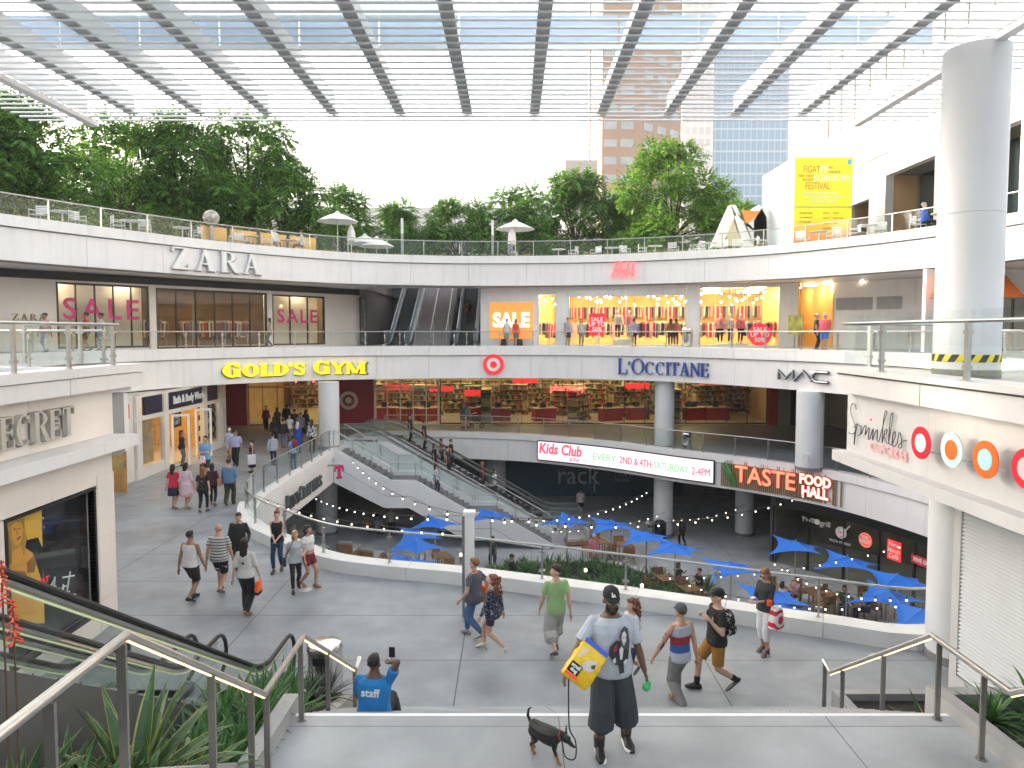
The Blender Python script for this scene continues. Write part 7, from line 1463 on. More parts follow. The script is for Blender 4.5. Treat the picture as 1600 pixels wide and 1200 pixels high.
# generic printed figure on the shirt front
def shirt(pts, d): # points in print coordinates laid on the chest
    out_ = []
    for x, z in pts:
        xx, zz = .05+x*.13, 1.16+z*.27; ry = .19+.012*math.cos((zz-1.1)*6); y = -ry*math.sqrt(max(.05, 1-(xx/.27)**2))-.004-d; out_.append(H['sp'](zz, xx, y))
    return out_
def pr(pts, d, mat):
    mb = MB(); P = shirt(pts, d); n = len(P); c = sum(P, Vector())/n; mb.add(P+[c], [(i, (i+1) % n, n) for i in range(n)]); hp_('shirt_print', mb, mat)
prk, prw, prh = M('print_dark', (.03, .032, .036), .8), M('print_white', (.62, .62, .62), .8), M('print_hair', (.06, .07, .07), .8)
pr([(-.9, -.1), (-.8, .2), (-.3, .45), (.3, .4), (.8, .1), (.75, -.3), (.2, -.55), (-.4, -.5)], .008, prk); pr([(-.1, -.5), (.35, -.5), (.4, -.85), (0, -.9)], .009, prk); pr([(-.05, .55), (.1, .85), (.4, .98), (.7, .85), (.85, .4), (.8, -.05), (.5, .1), (.2, .1)], .012, prh); pr([(.12, .5), (.2, .72), (.4, .8), (.55, .65), (.52, .38), (.32, .22)], .016, prw); pr([(-.05, .1), (.12, .22), (.3, .1), (.2, -.3), (.02, -.3)], .014, prw); pr([(-.5, .22), (-.25, .3), (-.25, .05), (-.5, 0)], .014, M('print_red', (.35, .03, .04), .8)); pr([(-.6, -.3), (-.35, -.2), (-.3, -.4), (-.5, -.45)], .014, prw); pr([(.3, -.4), (.55, -.3), (.6, -.45), (.4, -.52)], .014, prw)
for x0 in (.22, .42): pr([(x0, .56), (x0+.1, .58), (x0+.1, .54), (x0, .52)], .019, prk)
pr([(.28, .36), (.4, .38), (.38, .34), (.3, .33)], .019, prk)
# yellow bag under his arm
B0 = Vector((-.35, -.32, 1.1)); Rb = Matrix.Rotation(rad(-8), 3, 'Z') @ Matrix.Rotation(rad(-18), 3, 'X') @ Matrix.Rotation(rad(36), 3, 'Y')
bagp = thing('pet_food_bag', 'yellow bag with blue edge clutched under the bearded man\'s arm', 'bag', H['W'](B0)); BL = lambda q: H['W'](B0+Rb @ (Vector(q)*.88))
mb = MB(); rg = []
for z, w_, d_ in ((-.24, .165, .012), (-.21, .178, .04), (-.17, .172, .058), (-.1, .185, .075), (-.03, .178, .078), (.06, .186, .082), (.12, .172, .068), (.17, .178, .05), (.2, .168, .03), (.235, .172, .012)): rg.append([Vector((w_*math.copysign(abs(math.cos(q))**.6, math.cos(q)), d_*math.copysign(abs(math.sin(q))**.7, math.sin(q)), z))*(1+.09*noise.noise(Vector((math.cos(q)*2.5, math.sin(q)*2.5, z*14)))) for q in [j*2*math.pi/32 for j in range(32)]])
mb.rings(rg); mb.xf(BL); mb.build('sack', M('bag_yellow', (.82, .52, .01), .3, var=.12, vs_=20, bump=.4, bs=25), bagp, True)
mb = MB(); mb.box((-.16, -.022, .222), (.165, .022, .275)); mb.xf(BL); mb.build('blue_edge', M('bag_blue', (.03, .1, .6), .35), bagp)
def bp(pts, d, m, nm='print'):
    mb = MB(); P = [Vector((x, -(.083+d)*(1-.25*abs(z)/.2)-.002, z)) for x, z in pts]; n = len(P); c = sum(P, Vector())/n; c.y -= .004; mb.add(P+[c], [(i, (i+1) % n, n) for i in range(n)]); mb.xf(BL); mb.build(nm, m, bagp)
bp([(-.15, -.16), (.0, -.16), (.0, -.03), (-.15, -.03)], .006, blackm); mb = text('small\ndog', .06, .002, .002); mb.xf(lambda q: BL((q.x-.075, -.1-q.z, q.y-.09))); mb.build('lettering', whitel, bagp); bp([(-.15, -.2), (.02, -.2), (.02, -.17), (-.15, -.17)], .006, redl); bp([(-.04, .0), (.02, .1), (.1, .12), (.13, .04), (.08, -.04), (0, -.04)], .006, M('bag_picture', (.6, .55, .5), .5)); bp([(.06, .05), (.1, .09), (.12, .04), (.08, .02)], .009, M('bag_patch', (.08, .05, .03), .5)); bp([(-.13, .02), (-.06, .1), (-.05, .17), (-.14, .17)], .006, M('bag_cream', (.75, .6, .4), .5))
g_ = held('green_bag', 'small green bag in the bearded man\'s free hand', 'bag', MB().ell((.36*S*1.02, -.1, .70*S), (.05, .035, .05), 10, 8).ell((.36*S+.03, -.1, .74*S), (.03, .03, .04), 8, 6), M('green_plastic', (.08, .5, .16), .35, bump=.6, bs=40), H)
# dog
dl = (.36, 7.42, 1.7); dg_ = thing('dog', 'small black and tan dog on a leash beside the bearded man', 'dog', dl, rad(52)); mb = MB(); V3 = Vector
rg = []
for y, z, rx, rz in ((.2, .275, .036, .044), (.17, .27, .074, .085), (.08, .255, .088, .093), (-.02, .246, .094, .105), (-.1, .245, .09, .108), (-.16, .262, .066, .086), (-.2, .285, .042, .06)): rg.append([V3((rx*math.cos(q), y, z+rz*math.sin(q))) for q in [j*2*math.pi/14 for j in range(14)]])
mb.rings(rg); limb(mb, [(0, -.15, .285), (0, -.22, .30), (0, -.262, .285)], [.055, .045, .04]); mb.ell((0, -.275, .285), (.043, .052, .043)); limb(mb, [(0, -.29, .275), (0, -.345, .245), (0, -.37, .235)], [.03, .021, .016])
for s in (-1, 1):
    limb(mb, [(s*.045, -.14, .24), (s*.05, -.13+s*.02, .15), (s*.05, -.145+s*.045, .08), (s*.05, -.15+s*.06, .02)], [.034, .021, .016, .014]); mb.ell((s*.05, -.165+s*.06, .014), (.017, .028, .014))
    limb(mb, [(s*.045, .15, .25), (s*.052, .11+s*.02, .16), (s*.052, .185+s*.03, .095), (s*.052, .165+s*.04, .02)], [.045, .028, .016, .014]); mb.ell((s*.052, .15+s*.04, .014), (.017, .028, .014))
    mb.poly3([(s*.014, -.25, .31), (s*.055, -.258, .30), (s*.064, -.24, .41)], (0, .012, 0))
limb(mb, [(0, .19, .295), (0, .235, .37), (0, .225, .44), (0, .19, .475)], [.022, .017, .013, .008]); dm = zramp('dog_coat', [(0, (.3, .14, .05)), (.1, (.012, .011, .011))], .03, rough=.5); o = mb.build('body', dm, dg_, True, local=True); rem(o, .006, 3)
for s in (-1, 1): MB().ell((s*.026, -.31, .3), .007, 8, 6).build('eye', black, dg_, True, local=True)
mb = MB().ell((0, -.345, .237), (.02, .034, .014), 10, 6); mb.build('muzzle', M('dog_tan', (.3, .14, .05), .6), dg_, True, local=True); MB().ell((0, -.386, .24), (.011, .009, .009), 8, 6).build('nose', black, dg_, True, local=True)
mb = MB(); mb.tube([(.048*math.cos(q), -.215+.012*math.sin(q), .298+.048*math.sin(q)) for q in [j*2*math.pi/16 for j in range(16)]], .007, 6, closed=True); mb.build('collar', M('collar_red', (.4, .05, .04), .5), dg_, local=True)
dw = Matrix.Rotation(rad(52), 3, 'Z'); c0 = V3(dl)+dw @ V3((0, -.22, .25)); hnd = H['W'](H['wr']['R'])+V3((0, -.05, -.06)); lp = crv([hnd, hnd+V3((.0, -.02, -.25)), hnd.lerp(c0, .62)+V3((.05, -.05, -.1)), c0+V3((.14, -.06, .02)), c0+V3((.13, -.1, -.14)), c0+V3((.03, -.08, -.13)), c0], 8)
MB().tube(lp, .0075, 6).single('leash', blackm, 'black leash hanging from the man\'s hand to the dog', 'leash')
# shoppers on the plaza
A = PP('person in grey tee and blue jeans walking with an orange bag', 741, 996, 868, -120, sex='f', sk=0, top=('tee', (.09, .09, .12)), bot=('jeans', (.06, .13, .27)), shoe=(.3, .26, .26), hair=('short', (.25, .1, .035)), walk=.5, lead='R', build=1.18, vox=N, hands={'L': (.28, -.16, .86), 'R': (-.3, .1, .86)})
held('tote_bag', 'bright orange cross-body bag on the person in blue jeans', 'bag', softbag((-.24, .06, 1.03), .12, .34, .32, [(V3((-.24, .16, 1.0)), [V3((-.12, .15, 1.25)), V3((.1, .05, 1.44)), V3((.05, -.12, 1.3))]), (V3((-.24, -.06, 1.0)), [V3((-.16, -.13, 1.15)), V3((.05, -.12, 1.3))])]), cloth((.8, .16, .012)), A)
PP('woman with long curly red hair in dark patterned jacket and cream heels', 770, 1019, 896, -112, sex='f', sk=0, top=('jacket', blotch('paisley', (.012, .014, .035), (.2, .22, .3), 26, .5)), bot=('mini', (.03, .03, .05)), shoe=(.62, .52, .42), hair=('curly', (.2, .07, .03)), walk=.52, lead='R', vox=N, heel=.05, hem=.8)
PP('young man in pale green t-shirt and cargo shorts looking towards the court', 868, 1022, 878, 196, hy=75, sex='m', sk=0, top=('tee', (.3, .46, .2)), bot=('longshorts', (.4, .4, .37)), shoe=(.1, .11, .12), hair=('short', (.035, .02, .012)), walk=.45, lead='R', vox=N, build=.92)
PP('child in white tee half hidden behind the bearded man', 985, 1072, 935, -60, h=1.6, sex='f', sk=0, top=('tee', (.6, .6, .64)), bot=('shorts', (.03, .05, .12)), shoe=(.02, .02, .025), hair=('curly', (.16, .06, .03)), sock=((.7, .7, .7), .25), ankles={'L': (.08, -.1, .085), 'R': (-.14, .38, .28)}, pitch={'L': 0, 'R': .9}, vox=N)
tanktri = zramp('tri_tank', [(0, (.42, .46, .54)), (1.0, (.03, .1, .32)), (1.13, (.28, .02, .03)), (1.27, (.36, .38, .45))])
TM = PP('man in grey red and blue tank top with tattooed arm and grey trousers', 1061, 1106, 940, 205, sex='m', sk=1, top=('tank', tanktri), bot=('trousers', (.21, .21, .2)), shoe=(.38, .2, .04), hair=('crop', (.03, .02, .015)), cap=(.07, .075, .075), walk=.4, lead='R', vox=N, hands={'L': (.38, -.16, .86)}, hem=.84)
mb = MB(); limb(mb, [TM['sh']['L'].lerp(TM['el']['L'], .35), TM['el']['L'], TM['el']['L'].lerp(TM['wr']['L'], .4)], [.053, .043, .042], 10, True); mb.build('tattoo', blotch('tattoo_ink', (.4, .22, .15), (.06, .06, .07), 22, .46), TM['root'], True, local=True)
K = PP('young man in black tee, mustard shorts and black boots with a backpack', 1118, 1078, 914, -82, sex='m', sk=0, top=('tee', (.012, .012, .013)), bot=('shorts', (.32, .15, .025)), shoe=(.014, .014, .015), hair=('short', (.03, .02, .015)), cap=(.014, .015, .018), walk=.62, lead='R', vox=N, sock=(blk, .28), hands={'L': (.14, -.17, 1.22), 'R': (-.14, -.16, 1.2)}, face=True)
held('backpack', 'black and white patterned backpack on the man in mustard shorts', 'backpack', MB().ell((0, .22, 1.2), (.15, .11, .24), 14, 10).ell((0, .28, 1.1), (.12, .08, .12), 12, 8).tube([(.1, .16, 1.38), (.11, .02, 1.47), (.11, -.12, 1.38), (.11, -.13, 1.2)], .022, 8).tube([(-.1, .16, 1.38), (-.11, .02, 1.47), (-.11, -.12, 1.38), (-.11, -.13, 1.2)], .022, 8), blotch('pack_pattern', (.015, .015, .017), (.45, .42, .4), 15, .52), K)
W_ = PP('woman in dark shirt and white trousers looking at her phone', 1195, 1020, 889, -55, sex='f', sk=1, top=('long', (.03, .035, .04)), bot=('capri', (.7, .7, .72)), shoe=(.05, .03, .03), hair=('long', (.25, .12, .05)), vox=N, hp=22, hands={'L': (.06, -.32, 1.16), 'R': (-.08, -.34, 1.16)}, heel=.05, sleeve=1.6, ankles={'L': (.09, -.05, .12), 'R': (-.08, .06, .12)}, face=True)
held('smartphone', 'white phone held by the woman in white trousers', 'phone', MB().box((-.04, -.36, 1.19), (.04, -.46, 1.205)), M('phone_white', (.7, .7, .7), .3), W_)
MB_ = MB(); f3 = [hd for hd in [W_['hd']]][0]
for s in (-1, 1): MB_.ell(f3(s*.032, -.094, 1.622), (.026, .01, .018), 10, 6)
o = MB_.build('sunglasses', black, W_['root'], True, local=True)
bul = M('bull_bag', (.75, .02, .05), .6); nt_ = bul.node_tree; tc_ = nt_.nodes.new('ShaderNodeTexCoord'); ln_ = nt_.nodes.new('ShaderNodeVectorMath'); ln_.operation = 'LENGTH'; mp_ = nt_.nodes.new('ShaderNodeMapping'); mp_.inputs['Location'].default_value = (0, 0, -.19); nt_.links.new(tc_.outputs['Object'], mp_.inputs[0]); nt_.links.new(mp_.outputs[0], ln_.inputs[0])
mm_ = nt_.nodes.new('ShaderNodeMath'); mm_.operation = 'DIVIDE'; mm_.inputs[1].default_value = .085; nt_.links.new(ln_.outputs['Value'], mm_.inputs[0]); fr_ = nt_.nodes.new('ShaderNodeMath'); fr_.operation = 'FRACT'; nt_.links.new(mm_.outputs[0], fr_.inputs[0]); lt_ = nt_.nodes.new('ShaderNodeMath'); lt_.operation = 'LESS_THAN'; lt_.inputs[1].default_value = .52; nt_.links.new(fr_.outputs[0], lt_.inputs[0]); mx_ = nt_.nodes.new('ShaderNodeMix'); mx_.data_type = 'RGBA'; mx_.inputs[6].default_value = (.75, .73, .72, 1); mx_.inputs[7].default_value = (.6, .012, .04, 1); nt_.links.new(lt_.outputs[0], mx_.inputs[0]); nt_.links.new(mx_.outputs[2], nt_.nodes['Principled BSDF'].inputs['Base Color'])
held('shopping_bag', 'white bag with red bullseye rings on the woman in white trousers', 'bag', softbag((.27, -.05, 1.02), .2, .42, .34), bul, W_)
held('bag_strap', 'orange-red strap band on the forearm of the woman in white trousers', 'strap', MB().lathe([(.05, 0), (.052, .05), (.05, .1)], (.2, -.17, 1.05), 12), cloth((.75, .08, .03)), W_)
PP('man in white tank top and black shorts walking away', 300, 939, 826, 165, sex='m', sk=2, top=('tank', wht), bot=('shorts', blk), shoe=(.02, .02, .02), hair=('crop', (.015, .012, .01)), walk=.4, lead='L', vox=N, build=1.05)
PP('bald man in grey and white striped tee walking away', 344, 926, 815, 178, sex='m', sk=1, top=('tee', stripes('stripe_tee', (.5, .49, .46), (.12, .12, .13), .07, .42)), bot=('shorts', blotch('print_shorts', (.012, .012, .014), (.6, .6, .6), 10, .56)), shoe=(.1, .06, .05), hair=('bald', (.03, .02, .02)), walk=.4, lead='L', vox=N, build=1.12)
PP('man in black shirt walking towards the viewer between two couples', 374, 893, 799, 8, sex='m', sk=1, top=('long', (.016, .016, .017)), bot=('trousers', (.02, .02, .025)), hair=('short', (.01, .009, .008)), walk=.4, vox=N, face=True, build=1.1, hands={'L': (.3, -.2, .9)})
Q_ = PP('woman with long black hair in pale blouse and black trousers walking away', 385, 959, 838, 176, sex='f', sk=0, top=('blouse', (.55, .54, .5)), bot=('trousers', blk), shoe=(.35, .17, .1), hair=('verylong', (.012, .01, .01)), walk=.35, lead='L', vox=N)
held('handbag', 'black and orange bag carried by the woman in pale blouse', 'bag', softbag((-.29, .0, .76), .1, .3, .26), zramp('orange_black', [(0, (.012, .012, .013)), (.13, (.8, .12, .02))], .1), Q_)
PP('woman in black tank top and navy leggings facing the viewer', 434, 893, 796, 6, sex='f', sk=0, top=('tank', blk), bot=('leggings', (.022, .05, .1)), shoe=(.05, .055, .06), hair=('bun', (.18, .05, .025)), walk=.25, lead='R', vox=N, face=True, hands={'L': (.03, -.22, .95), 'R': (-.03, -.23, .95)})
Q2 = PP('blonde girl in grey tee and black leggings with a small black bag', 462, 922, 826, 22, sex='f', sk=0, top=('tee', (.42, .45, .47)), bot=('leggings', blk), shoe=(.02, .02, .02), hair=('long', (.5, .33, .13)), walk=.5, lead='R', vox=N, face=True, hands={'L': (.2, -.3, 1.1)})
held('handbag', 'small black shoulder bag of the blonde girl', 'bag', softbag((-.25, -.02, .84), .08, .2, .2, [(V3((-.22, 0, .82)), [V3((-.1, -.1, 1.15)), V3((.06, -.02, 1.44))])]), blackm, Q2)
PP('girl in white crop top and maroon shorts', 483, 917, 818, 60, hy=20, sex='f', sk=1, top=('crop', (.7, .68, .66)), bot=('mini', (.16, .015, .03)), shoe=(.3, .17, .1), hair=('long', (.03, .018, .012)), walk=.35, lead='L', vox=N, face=True)
# further back on the plaza
m_ = .014
PP('woman in red top and navy skirt walking away', 272, 795, 724, 178, sex='f', sk=0, top=('tee', (.6, .025, .06)), bot=('skirt', navy_), shoe=(.3, .17, .12), hair=('long', (.015, .012, .011)), walk=.25, vox=m_)
PP('woman in pale pink flowered dress walking away', 292, 795, 722, 172, sex='f', sk=0, top=('dress', zramp('pink_dress', [(0, (.65, .3, .34)), (.66, (.66, .5, .56))], .2)), bot=('none', blk), shoe=(.4, .25, .18), hair=('bob', (.01, .009, .009)), walk=.22, vox=m_, hem=.5, sleeve=1.2)
PP('woman with long auburn hair in black walking away', 318, 801, 727, 190, sex='f', sk=0, top=('tee', blk), bot=('leggings', blk), shoe=(.06, .06, .06), hair=('verylong', (.25, .08, .02)), walk=.4, lead='R', vox=m_, hem=.8)
Q3 = PP('woman in plum top with a tan shoulder bag', 333, 790, 722, 195, sex='f', sk=2, top=('long', (.04, .015, .03)), bot=('leggings', blk), shoe=(.25, .12, .08), hair=('bob', (.02, .013, .01)), walk=.4, lead='L', vox=m_)
held('handbag', 'tan leather shoulder bag of the woman in plum top', 'bag', softbag((-.24, .05, 1.0), .12, .26, .34, [(V3((-.22, .1, .98)), [V3((-.15, .03, 1.43)), V3((-.2, -.06, .98))])]), cloth((.42, .2, .07)), Q3)
PP('man in blue denim shirt and olive trousers walking away', 359, 789, 715, 185, sex='m', sk=1, top=('long', (.1, .19, .33)), bot=('trousers', (.045, .055, .03)), shoe=(.06, .05, .045), hair=('short', (.04, .022, .015)), walk=.35, lead='R', vox=m_, build=1.18, sleeve=1.5)
Q4 = PP('young man in light blue tee holding a bullseye bag', 322, 752, 674, -8, sex='m', sk=1, top=('tee', (.16, .36, .6)), bot=('shorts', (.03, .035, .05)), shoe=(.05, .05, .05), hair=('crop', (.012, .01, .01)), vox=m_, hands={'L': (.08, -.26, 1.15), 'R': (-.1, -.26, 1.05)}, face=True)
held('shopping_bag', 'small bullseye bag held by the young man in light blue tee', 'bag', softbag((.0, -.27, 1.13), .3, .34, .14), blotch('bull_small', (.72, .7, .69), (.65, .02, .06), 12, .5), Q4)
PP('man in lavender shirt and black trousers, shirt tucked in', 369, 728, 671, 8, sex='m', sk=2, top=('long', (.36, .36, .55)), bot=('trousers', blk), hair=('short', (.01, .009, .009)), walk=.3, vox=m_, build=1.12, sleeve=.9, face=True, hem=.95)
PP('man in white cap and blue checked shirt just behind another man', 359, 716, 668, 5, sex='m', sk=1, top=('tee', (.3, .4, .6)), bot=('shorts', (.4, .38, .45)), cap=(.6, .6, .6), hair=('crop', (.02, .015, .01)), walk=.3, vox=m_)
Q5 = PP('woman in long black dress with white paper bag and phone', 394, 738, 690, -60, sex='f', sk=1, top=('dress', blk), bot=('none', blk), shoe=(.02, .02, .02), hair=('bun', (.012, .01, .01)), vox=m_, hem=.3, sleeve=0, hands={'R': (-.12, -.3, 1.28)})
held('paper_bag', 'white paper bag of the woman in long black dress', 'bag', MB().box((.2, -.22, .42), (.36, .1, .84)).tube([(.28, -.14, .84), (.28, -.06, .98), (.28, .02, .84)], .006, 5), M('paper_white', (.62, .58, .66), .6), Q5)
PP('person in light grey hoodie and navy jeans walking away', 427, 727, 676, 190, sex='m', sk=1, top=('hoodie', (.36, .4, .46)), bot=('jeans', (.02, .03, .06)), hair=('short', (.012, .01, .01)), walk=.35, vox=m_)
Q6 = PP('person in light blue top with maroon backpack leaning on the glass rail', 459, 733, 681, 215, sex='f', sk=2, top=('tee', (.16, .32, .55)), bot=('jeans', (.05, .09, .17)), hair=('bun', (.012, .01, .01)), vox=m_, lean=.25)
held('backpack', 'maroon backpack of the person leaning on the glass rail', 'backpack', MB().ell((0, .2, 1.2), (.14, .1, .2), 12, 8), cloth((.2, .02, .05)), Q6)
PP('woman in royal blue coat and patterned headscarf', 466, 708, 659, 170, sex='f', sk=1, top=('dress', (.02, .06, .3)), bot=('leggings', blk), hair=('long', (.6, .5, .5)), vox=m_, hem=.5, sleeve=1.9)
PP('person in black and white checked shirt near the stair head', 488, 708, 655, 175, sex='f', sk=1, top=('long', blotch('check', (.5, .5, .5), (.02, .02, .03), 14, .47)), bot=('jeans', blk), hair=('long', (.02, .014, .012)), vox=m_)
crowd = [('person in white tee walking out of the glass entrance', 453, 690, 645, 0, wht, (.2, .18, .15)), ('person in black top and denim shorts with hair tied', 443, 700, 648, 185, blk, (.1, .15, .25)), ('person in black with pale grey backpack entering the store', 429, 697, 652, 175, blk, blk), ('person in grey top behind the one in royal blue', 470, 690, 647, 20, (.12, .14, .18), blk), ('tall person in dark coat beside the column by the entrance', 478, 680, 634, 185, (.02, .02, .022), blk), ('person in dark brown top in the doorway', 461, 680, 634, 190, (.05, .03, .02), blk), ('person in dark grey top at the left door leaf', 434, 678, 636, 180, (.04, .04, .045), blk), ('person in black jacket inside the entrance', 448, 672, 632, 175, blk, (.03, .03, .04)), ('person in dark red top deep in the entrance', 416, 672, 633, 10, (.15, .02, .03), blk)]
for i, (lb, px, py, tp_, hd_, tc1, bc1) in enumerate(crowd): PP(lb, px, py, tp_, hd_, h=1.6+.04*(i % 4), sex='fm'[i % 2], sk=i % 4, top=('long' if i % 3 else 'tee', tc1), bot=('jeans' if i % 2 else 'trousers', bc1), hair=('long' if i % 2 == 0 else 'short', (.015, .012, .01)), walk=.25, vox=.02)
Q7 = PP('woman in dark sweater and grey jeans in the cream shop doorway', 285, 728, 672, 100, sex='f', sk=2, top=('long', blk), bot=('jeans', (.12, .13, .15)), hair=('verylong', (.012, .01, .01)), vox=.018)
# on the stairs and escalators
def ES(px, py, y): q = U(px, py, Y=y); return (q.x, y, q.z)
es = [('man in black standing on the farther escalator', 705, 729, 42.4, 90, (.02, .02, .02), blk, 'short', 'm'), ('woman in black with long hair on the escalator holding a pale bag', 679, 738, 40.35, 80, blk, blk, 'long', 'f'), ('person in dark red on the farther escalator', 690, 728, 42.4, 90, (.2, .05, .04), blk, 'short', 'f'), ('person in black tank top and black trousers riding down behind the wall', 700, 742, 40.35, 70, (.05, .045, .04), blk, 'pony', 'f'), ('man in black at the head of the farther escalator', 663, 700, 42.4, 90, blk, blk, 'short', 'm'), ('person with fair hair and red top low on the farther escalator', 754, 764, 42.4, 90, (.3, .02, .03), (.05, .05, .06), 'long', 'f'), ('person in white shirt reaching for the escalator handrail', 773, 776, 42.4, 60, (.6, .62, .66), (.05, .05, .06), 'bob', 'f'), ('person in dark top at the upper end of the escalator', 641, 690, 42.4, 90, (.03, .03, .035), blk, 'short', 'm')]
for i, (lb, px, py, y, hd_, c1, c2, hr, sx2) in enumerate(es): person(lb, ES(px, py, y), hd_, 1.68, sx2, i % 3, ('tee', c1), ('trousers', c2), hair=(hr, (.4, .28, .14) if i == 5 else (.012, .01, .01)), vox=.018)
person('woman with long black hair in pale tee climbing down the open stair', ES(681, 772, 38.1), 78, 1.66, 'f', 2, ('tee', (.45, .42, .46)), ('jeans', (.02, .03, .07)), hair=('verylong', (.012, .01, .01)), walk=.3, vox=.016)
# sunken court
PP('man in pink shirt and white cap sitting at a teak bench in the court', 928, 876, 850, -20, z=BZ, h=1.75, sex='m', sk=1, top=('tee', (.62, .2, .27)), bot=('shorts', (.45, .45, .48)), cap=(.65, .65, .65), hair=('crop', (.02, .015, .01)), sit=.45, vox=.016, build=1.2, hands={'L': (.08, -.16, 1.12), 'R': (-.15, -.35, .72)})
PP('person in black sitting on the planting bed kerb', 800, 912, 870, 80, z=BZ, h=1.75, sex='m', sk=2, top=('long', blk), bot=('trousers', blk), cap=(.012, .012, .013), hair=('crop', (.012, .01, .01)), sit=.45, vox=.016)
PP('person in white tee with a backpack by the escalator foot', 907, 804, 775, 170, z=BZ, h=1.7, sex='m', sk=1, top=('tee', (.5, .42, .45)), bot=('shorts', blk), hair=('short', (.015, .012, .01)), walk=.3, vox=.018)
PP('person with a red backpack walking past the court column', 1066, 853, 826, 200, z=BZ, h=1.7, sex='f', sk=2, top=('long', blk), bot=('jeans', blk), hair=('short', (.015, .012, .01)), walk=.3, vox=.018)
PP('person in white shirt with a dark bag in the shade under the stair', 612, 838, 808, 180, z=BZ, h=1.75, sex='m', sk=1, top=('tee', (.4, .38, .36)), bot=('trousers', blk), hair=('short', (.015, .012, .01)), vox=.018)
PP('person in pale blue lying back on a lounge chair', 490, 880, 840, 60, z=BZ, h=1.7, sex='f', sk=1, top=('tee', (.3, .36, .45)), bot=('jeans', blk), hair=('long', (.015, .012, .01)), sit=.35, lean=-.45, vox=.018)
PP('person resting in a lounge chair among the parasols', 590, 838, 815, 170, z=BZ, h=1.7, sex='m', sk=1, top=('tee', (.2, .25, .33)), bot=('shorts', blk), hair=('short', (.015, .012, .01)), sit=.4, vox=.018)
PP('person in dark green shirt sitting at a table before the stringer', 770, 880, 850, 0, z=BZ, h=1.75, sex='m', sk=2, top=('tee', (.015, .05, .035)), bot=('trousers', blk), hair=('short', (.015, .012, .01)), sit=.45, vox=.018)
PP('person in white top sitting at the round-cornered teak table', 670, 893, 860, 200, z=BZ, h=1.7, sex='f', sk=1, top=('tee', (.5, .5, .52)), bot=('jeans', blk), hair=('short', (.2, .12, .06)), sit=.45, lean=.3, vox=.018)
for i, (lb, px, py, hd_, c1) in enumerate((('woman in black at the teak table with a white shopping bag', 1060, 925, 60, blk), ('person in black seated across the teak table', 1092, 935, -70, blk), ('diner in white sleeves leaning over a court table', 1222, 958, 120, (.5, .5, .52)), ('diner in patterned red and white at a court table', 1262-20, 948, -60, (.5, .25, .25)), ('diner in dark green shirt with hand to mouth', 1318, 965, -30, (.02, .05, .03)), ('diner in blue top beside the paper bag', 1352, 972, -90, (.02, .04, .12)), ('diner in patterned dress near the column', 1412, 985, 40, (.2, .16, .3)))): PP(lb, px, py, 0, hd_, z=BZ, h=1.68, sex='fm'[i % 2], sk=i % 3, top=('tee', c1), bot=('jeans', navy_), hair=('short' if i % 2 else 'bob', (.02, .015, .012)), sit=.45, vox=.018, hands={'L': (.1, -.3, 1.0), 'R': (-.12, -.34, .78)})
# upper gallery
def L2P(px, inset=.9): t_ = px_t(E2, px, 5.5); p, tg, nr = E2.at(t_); k = (px-800)/F; q = p+nr*inset; return (k*q.y*1.0015, q.y, L2+.02)
up_ = [('person in pink top walking along the cream gallery', 73, -12, 'f', (.6, .3, .38), (.5, .5, .55), 'short', 2), ('person in orange-red tee with a bag strolling on the gallery', 137, -60, 'm', (.4, .08, .05), (.03, .03, .04), 'short', 2), ('person in white with black backpack on the gallery', 160, -55, 'm', (.6, .56, .56), (.4, .42, .45), 'short', 2), ('woman in white tank walking past the three-pane window', 422, -60, 'f', (.5, .42, .4), (.1, .11, .12), 'long', 1), ('woman in white top with black bag before the orange board', 792, -20, 'f', (.62, .62, .62), (.25, .35, .3), 'bun', 1), ('woman in red tee with black bag before the orange board', 806, 15, 'f', (.65, .07, .05), (.15, .16, .12), 'bob', 2), ('man with pale shirt and sunglasses leaning at the rail', 887, 5, 'm', (.33, .36, .4), (.04, .04, .05), 'short', 1), ('woman in light grey with green scarf looking down', 908, 0, 'f', (.42, .45, .45), (.2, .2, .22), 'long', 1), ('woman in lavender top outside the golden shop', 990, 170, 'f', (.3, .3, .5), blk, 'bun', 2), ('person in dark olive top with white cap by the passage', 1275, 60, 'm', (.03, .045, .03), blk, 'short', 1), ('large man in coral tee and blue shorts by the passage', 1287, -40, 'm', (.65, .1, .12), (.06, .16, .5), 'short', 1)]
for i, (lb, px, hd_, sx2, c1, c2, hr, sk_) in enumerate(up_): person(lb, L2P(px, 1.1+(.7 if px > 980 else 0)), hd_, 1.7 if sx2 == 'm' else 1.62, sx2, sk_, ('tank' if i == 3 else 'tee', c1), ('shorts' if i in (1, 4, 5, 6, 10) else 'jeans', c2), hair=(hr, (.02, .015, .012)), vox=.016, walk=.25 if i < 4 else .05, cap=(.6, .6, .6) if i in (9, 10) else None, build=1.3 if i == 10 else 1, shoe=(.1, .1, .1))
for px, lb in ((787, 'black shopping bag of the woman in white top'), (812, 'black shopping bag of the woman in red tee')): l = L2P(px, 1.0); MB().add([Vector(l)+Vector(q) for q in ((-.2, -.08, .02), (.2, -.08, .02), (.2, .08, .02), (-.2, .08, .02), (-.15, -.05, .42), (.15, -.05, .42), (.15, .05, .42), (-.15, .05, .42))], [(0, 3, 2, 1), (4, 5, 6, 7), (0, 1, 5, 4), (1, 2, 6, 5), (2, 3, 7, 6), (3, 0, 4, 7)]).single('shopping_bag', blackm, lb, 'bag')
person('person in dark red tee riding the silver escalator up', (-3.0, 48.4, L2+1.35), 180, 1.7, 'm', 2, ('tee', (.15, .02, .02)), ('jeans', (.05, .07, .1)), hair=('short', (.012, .01, .01)), vox=.018)
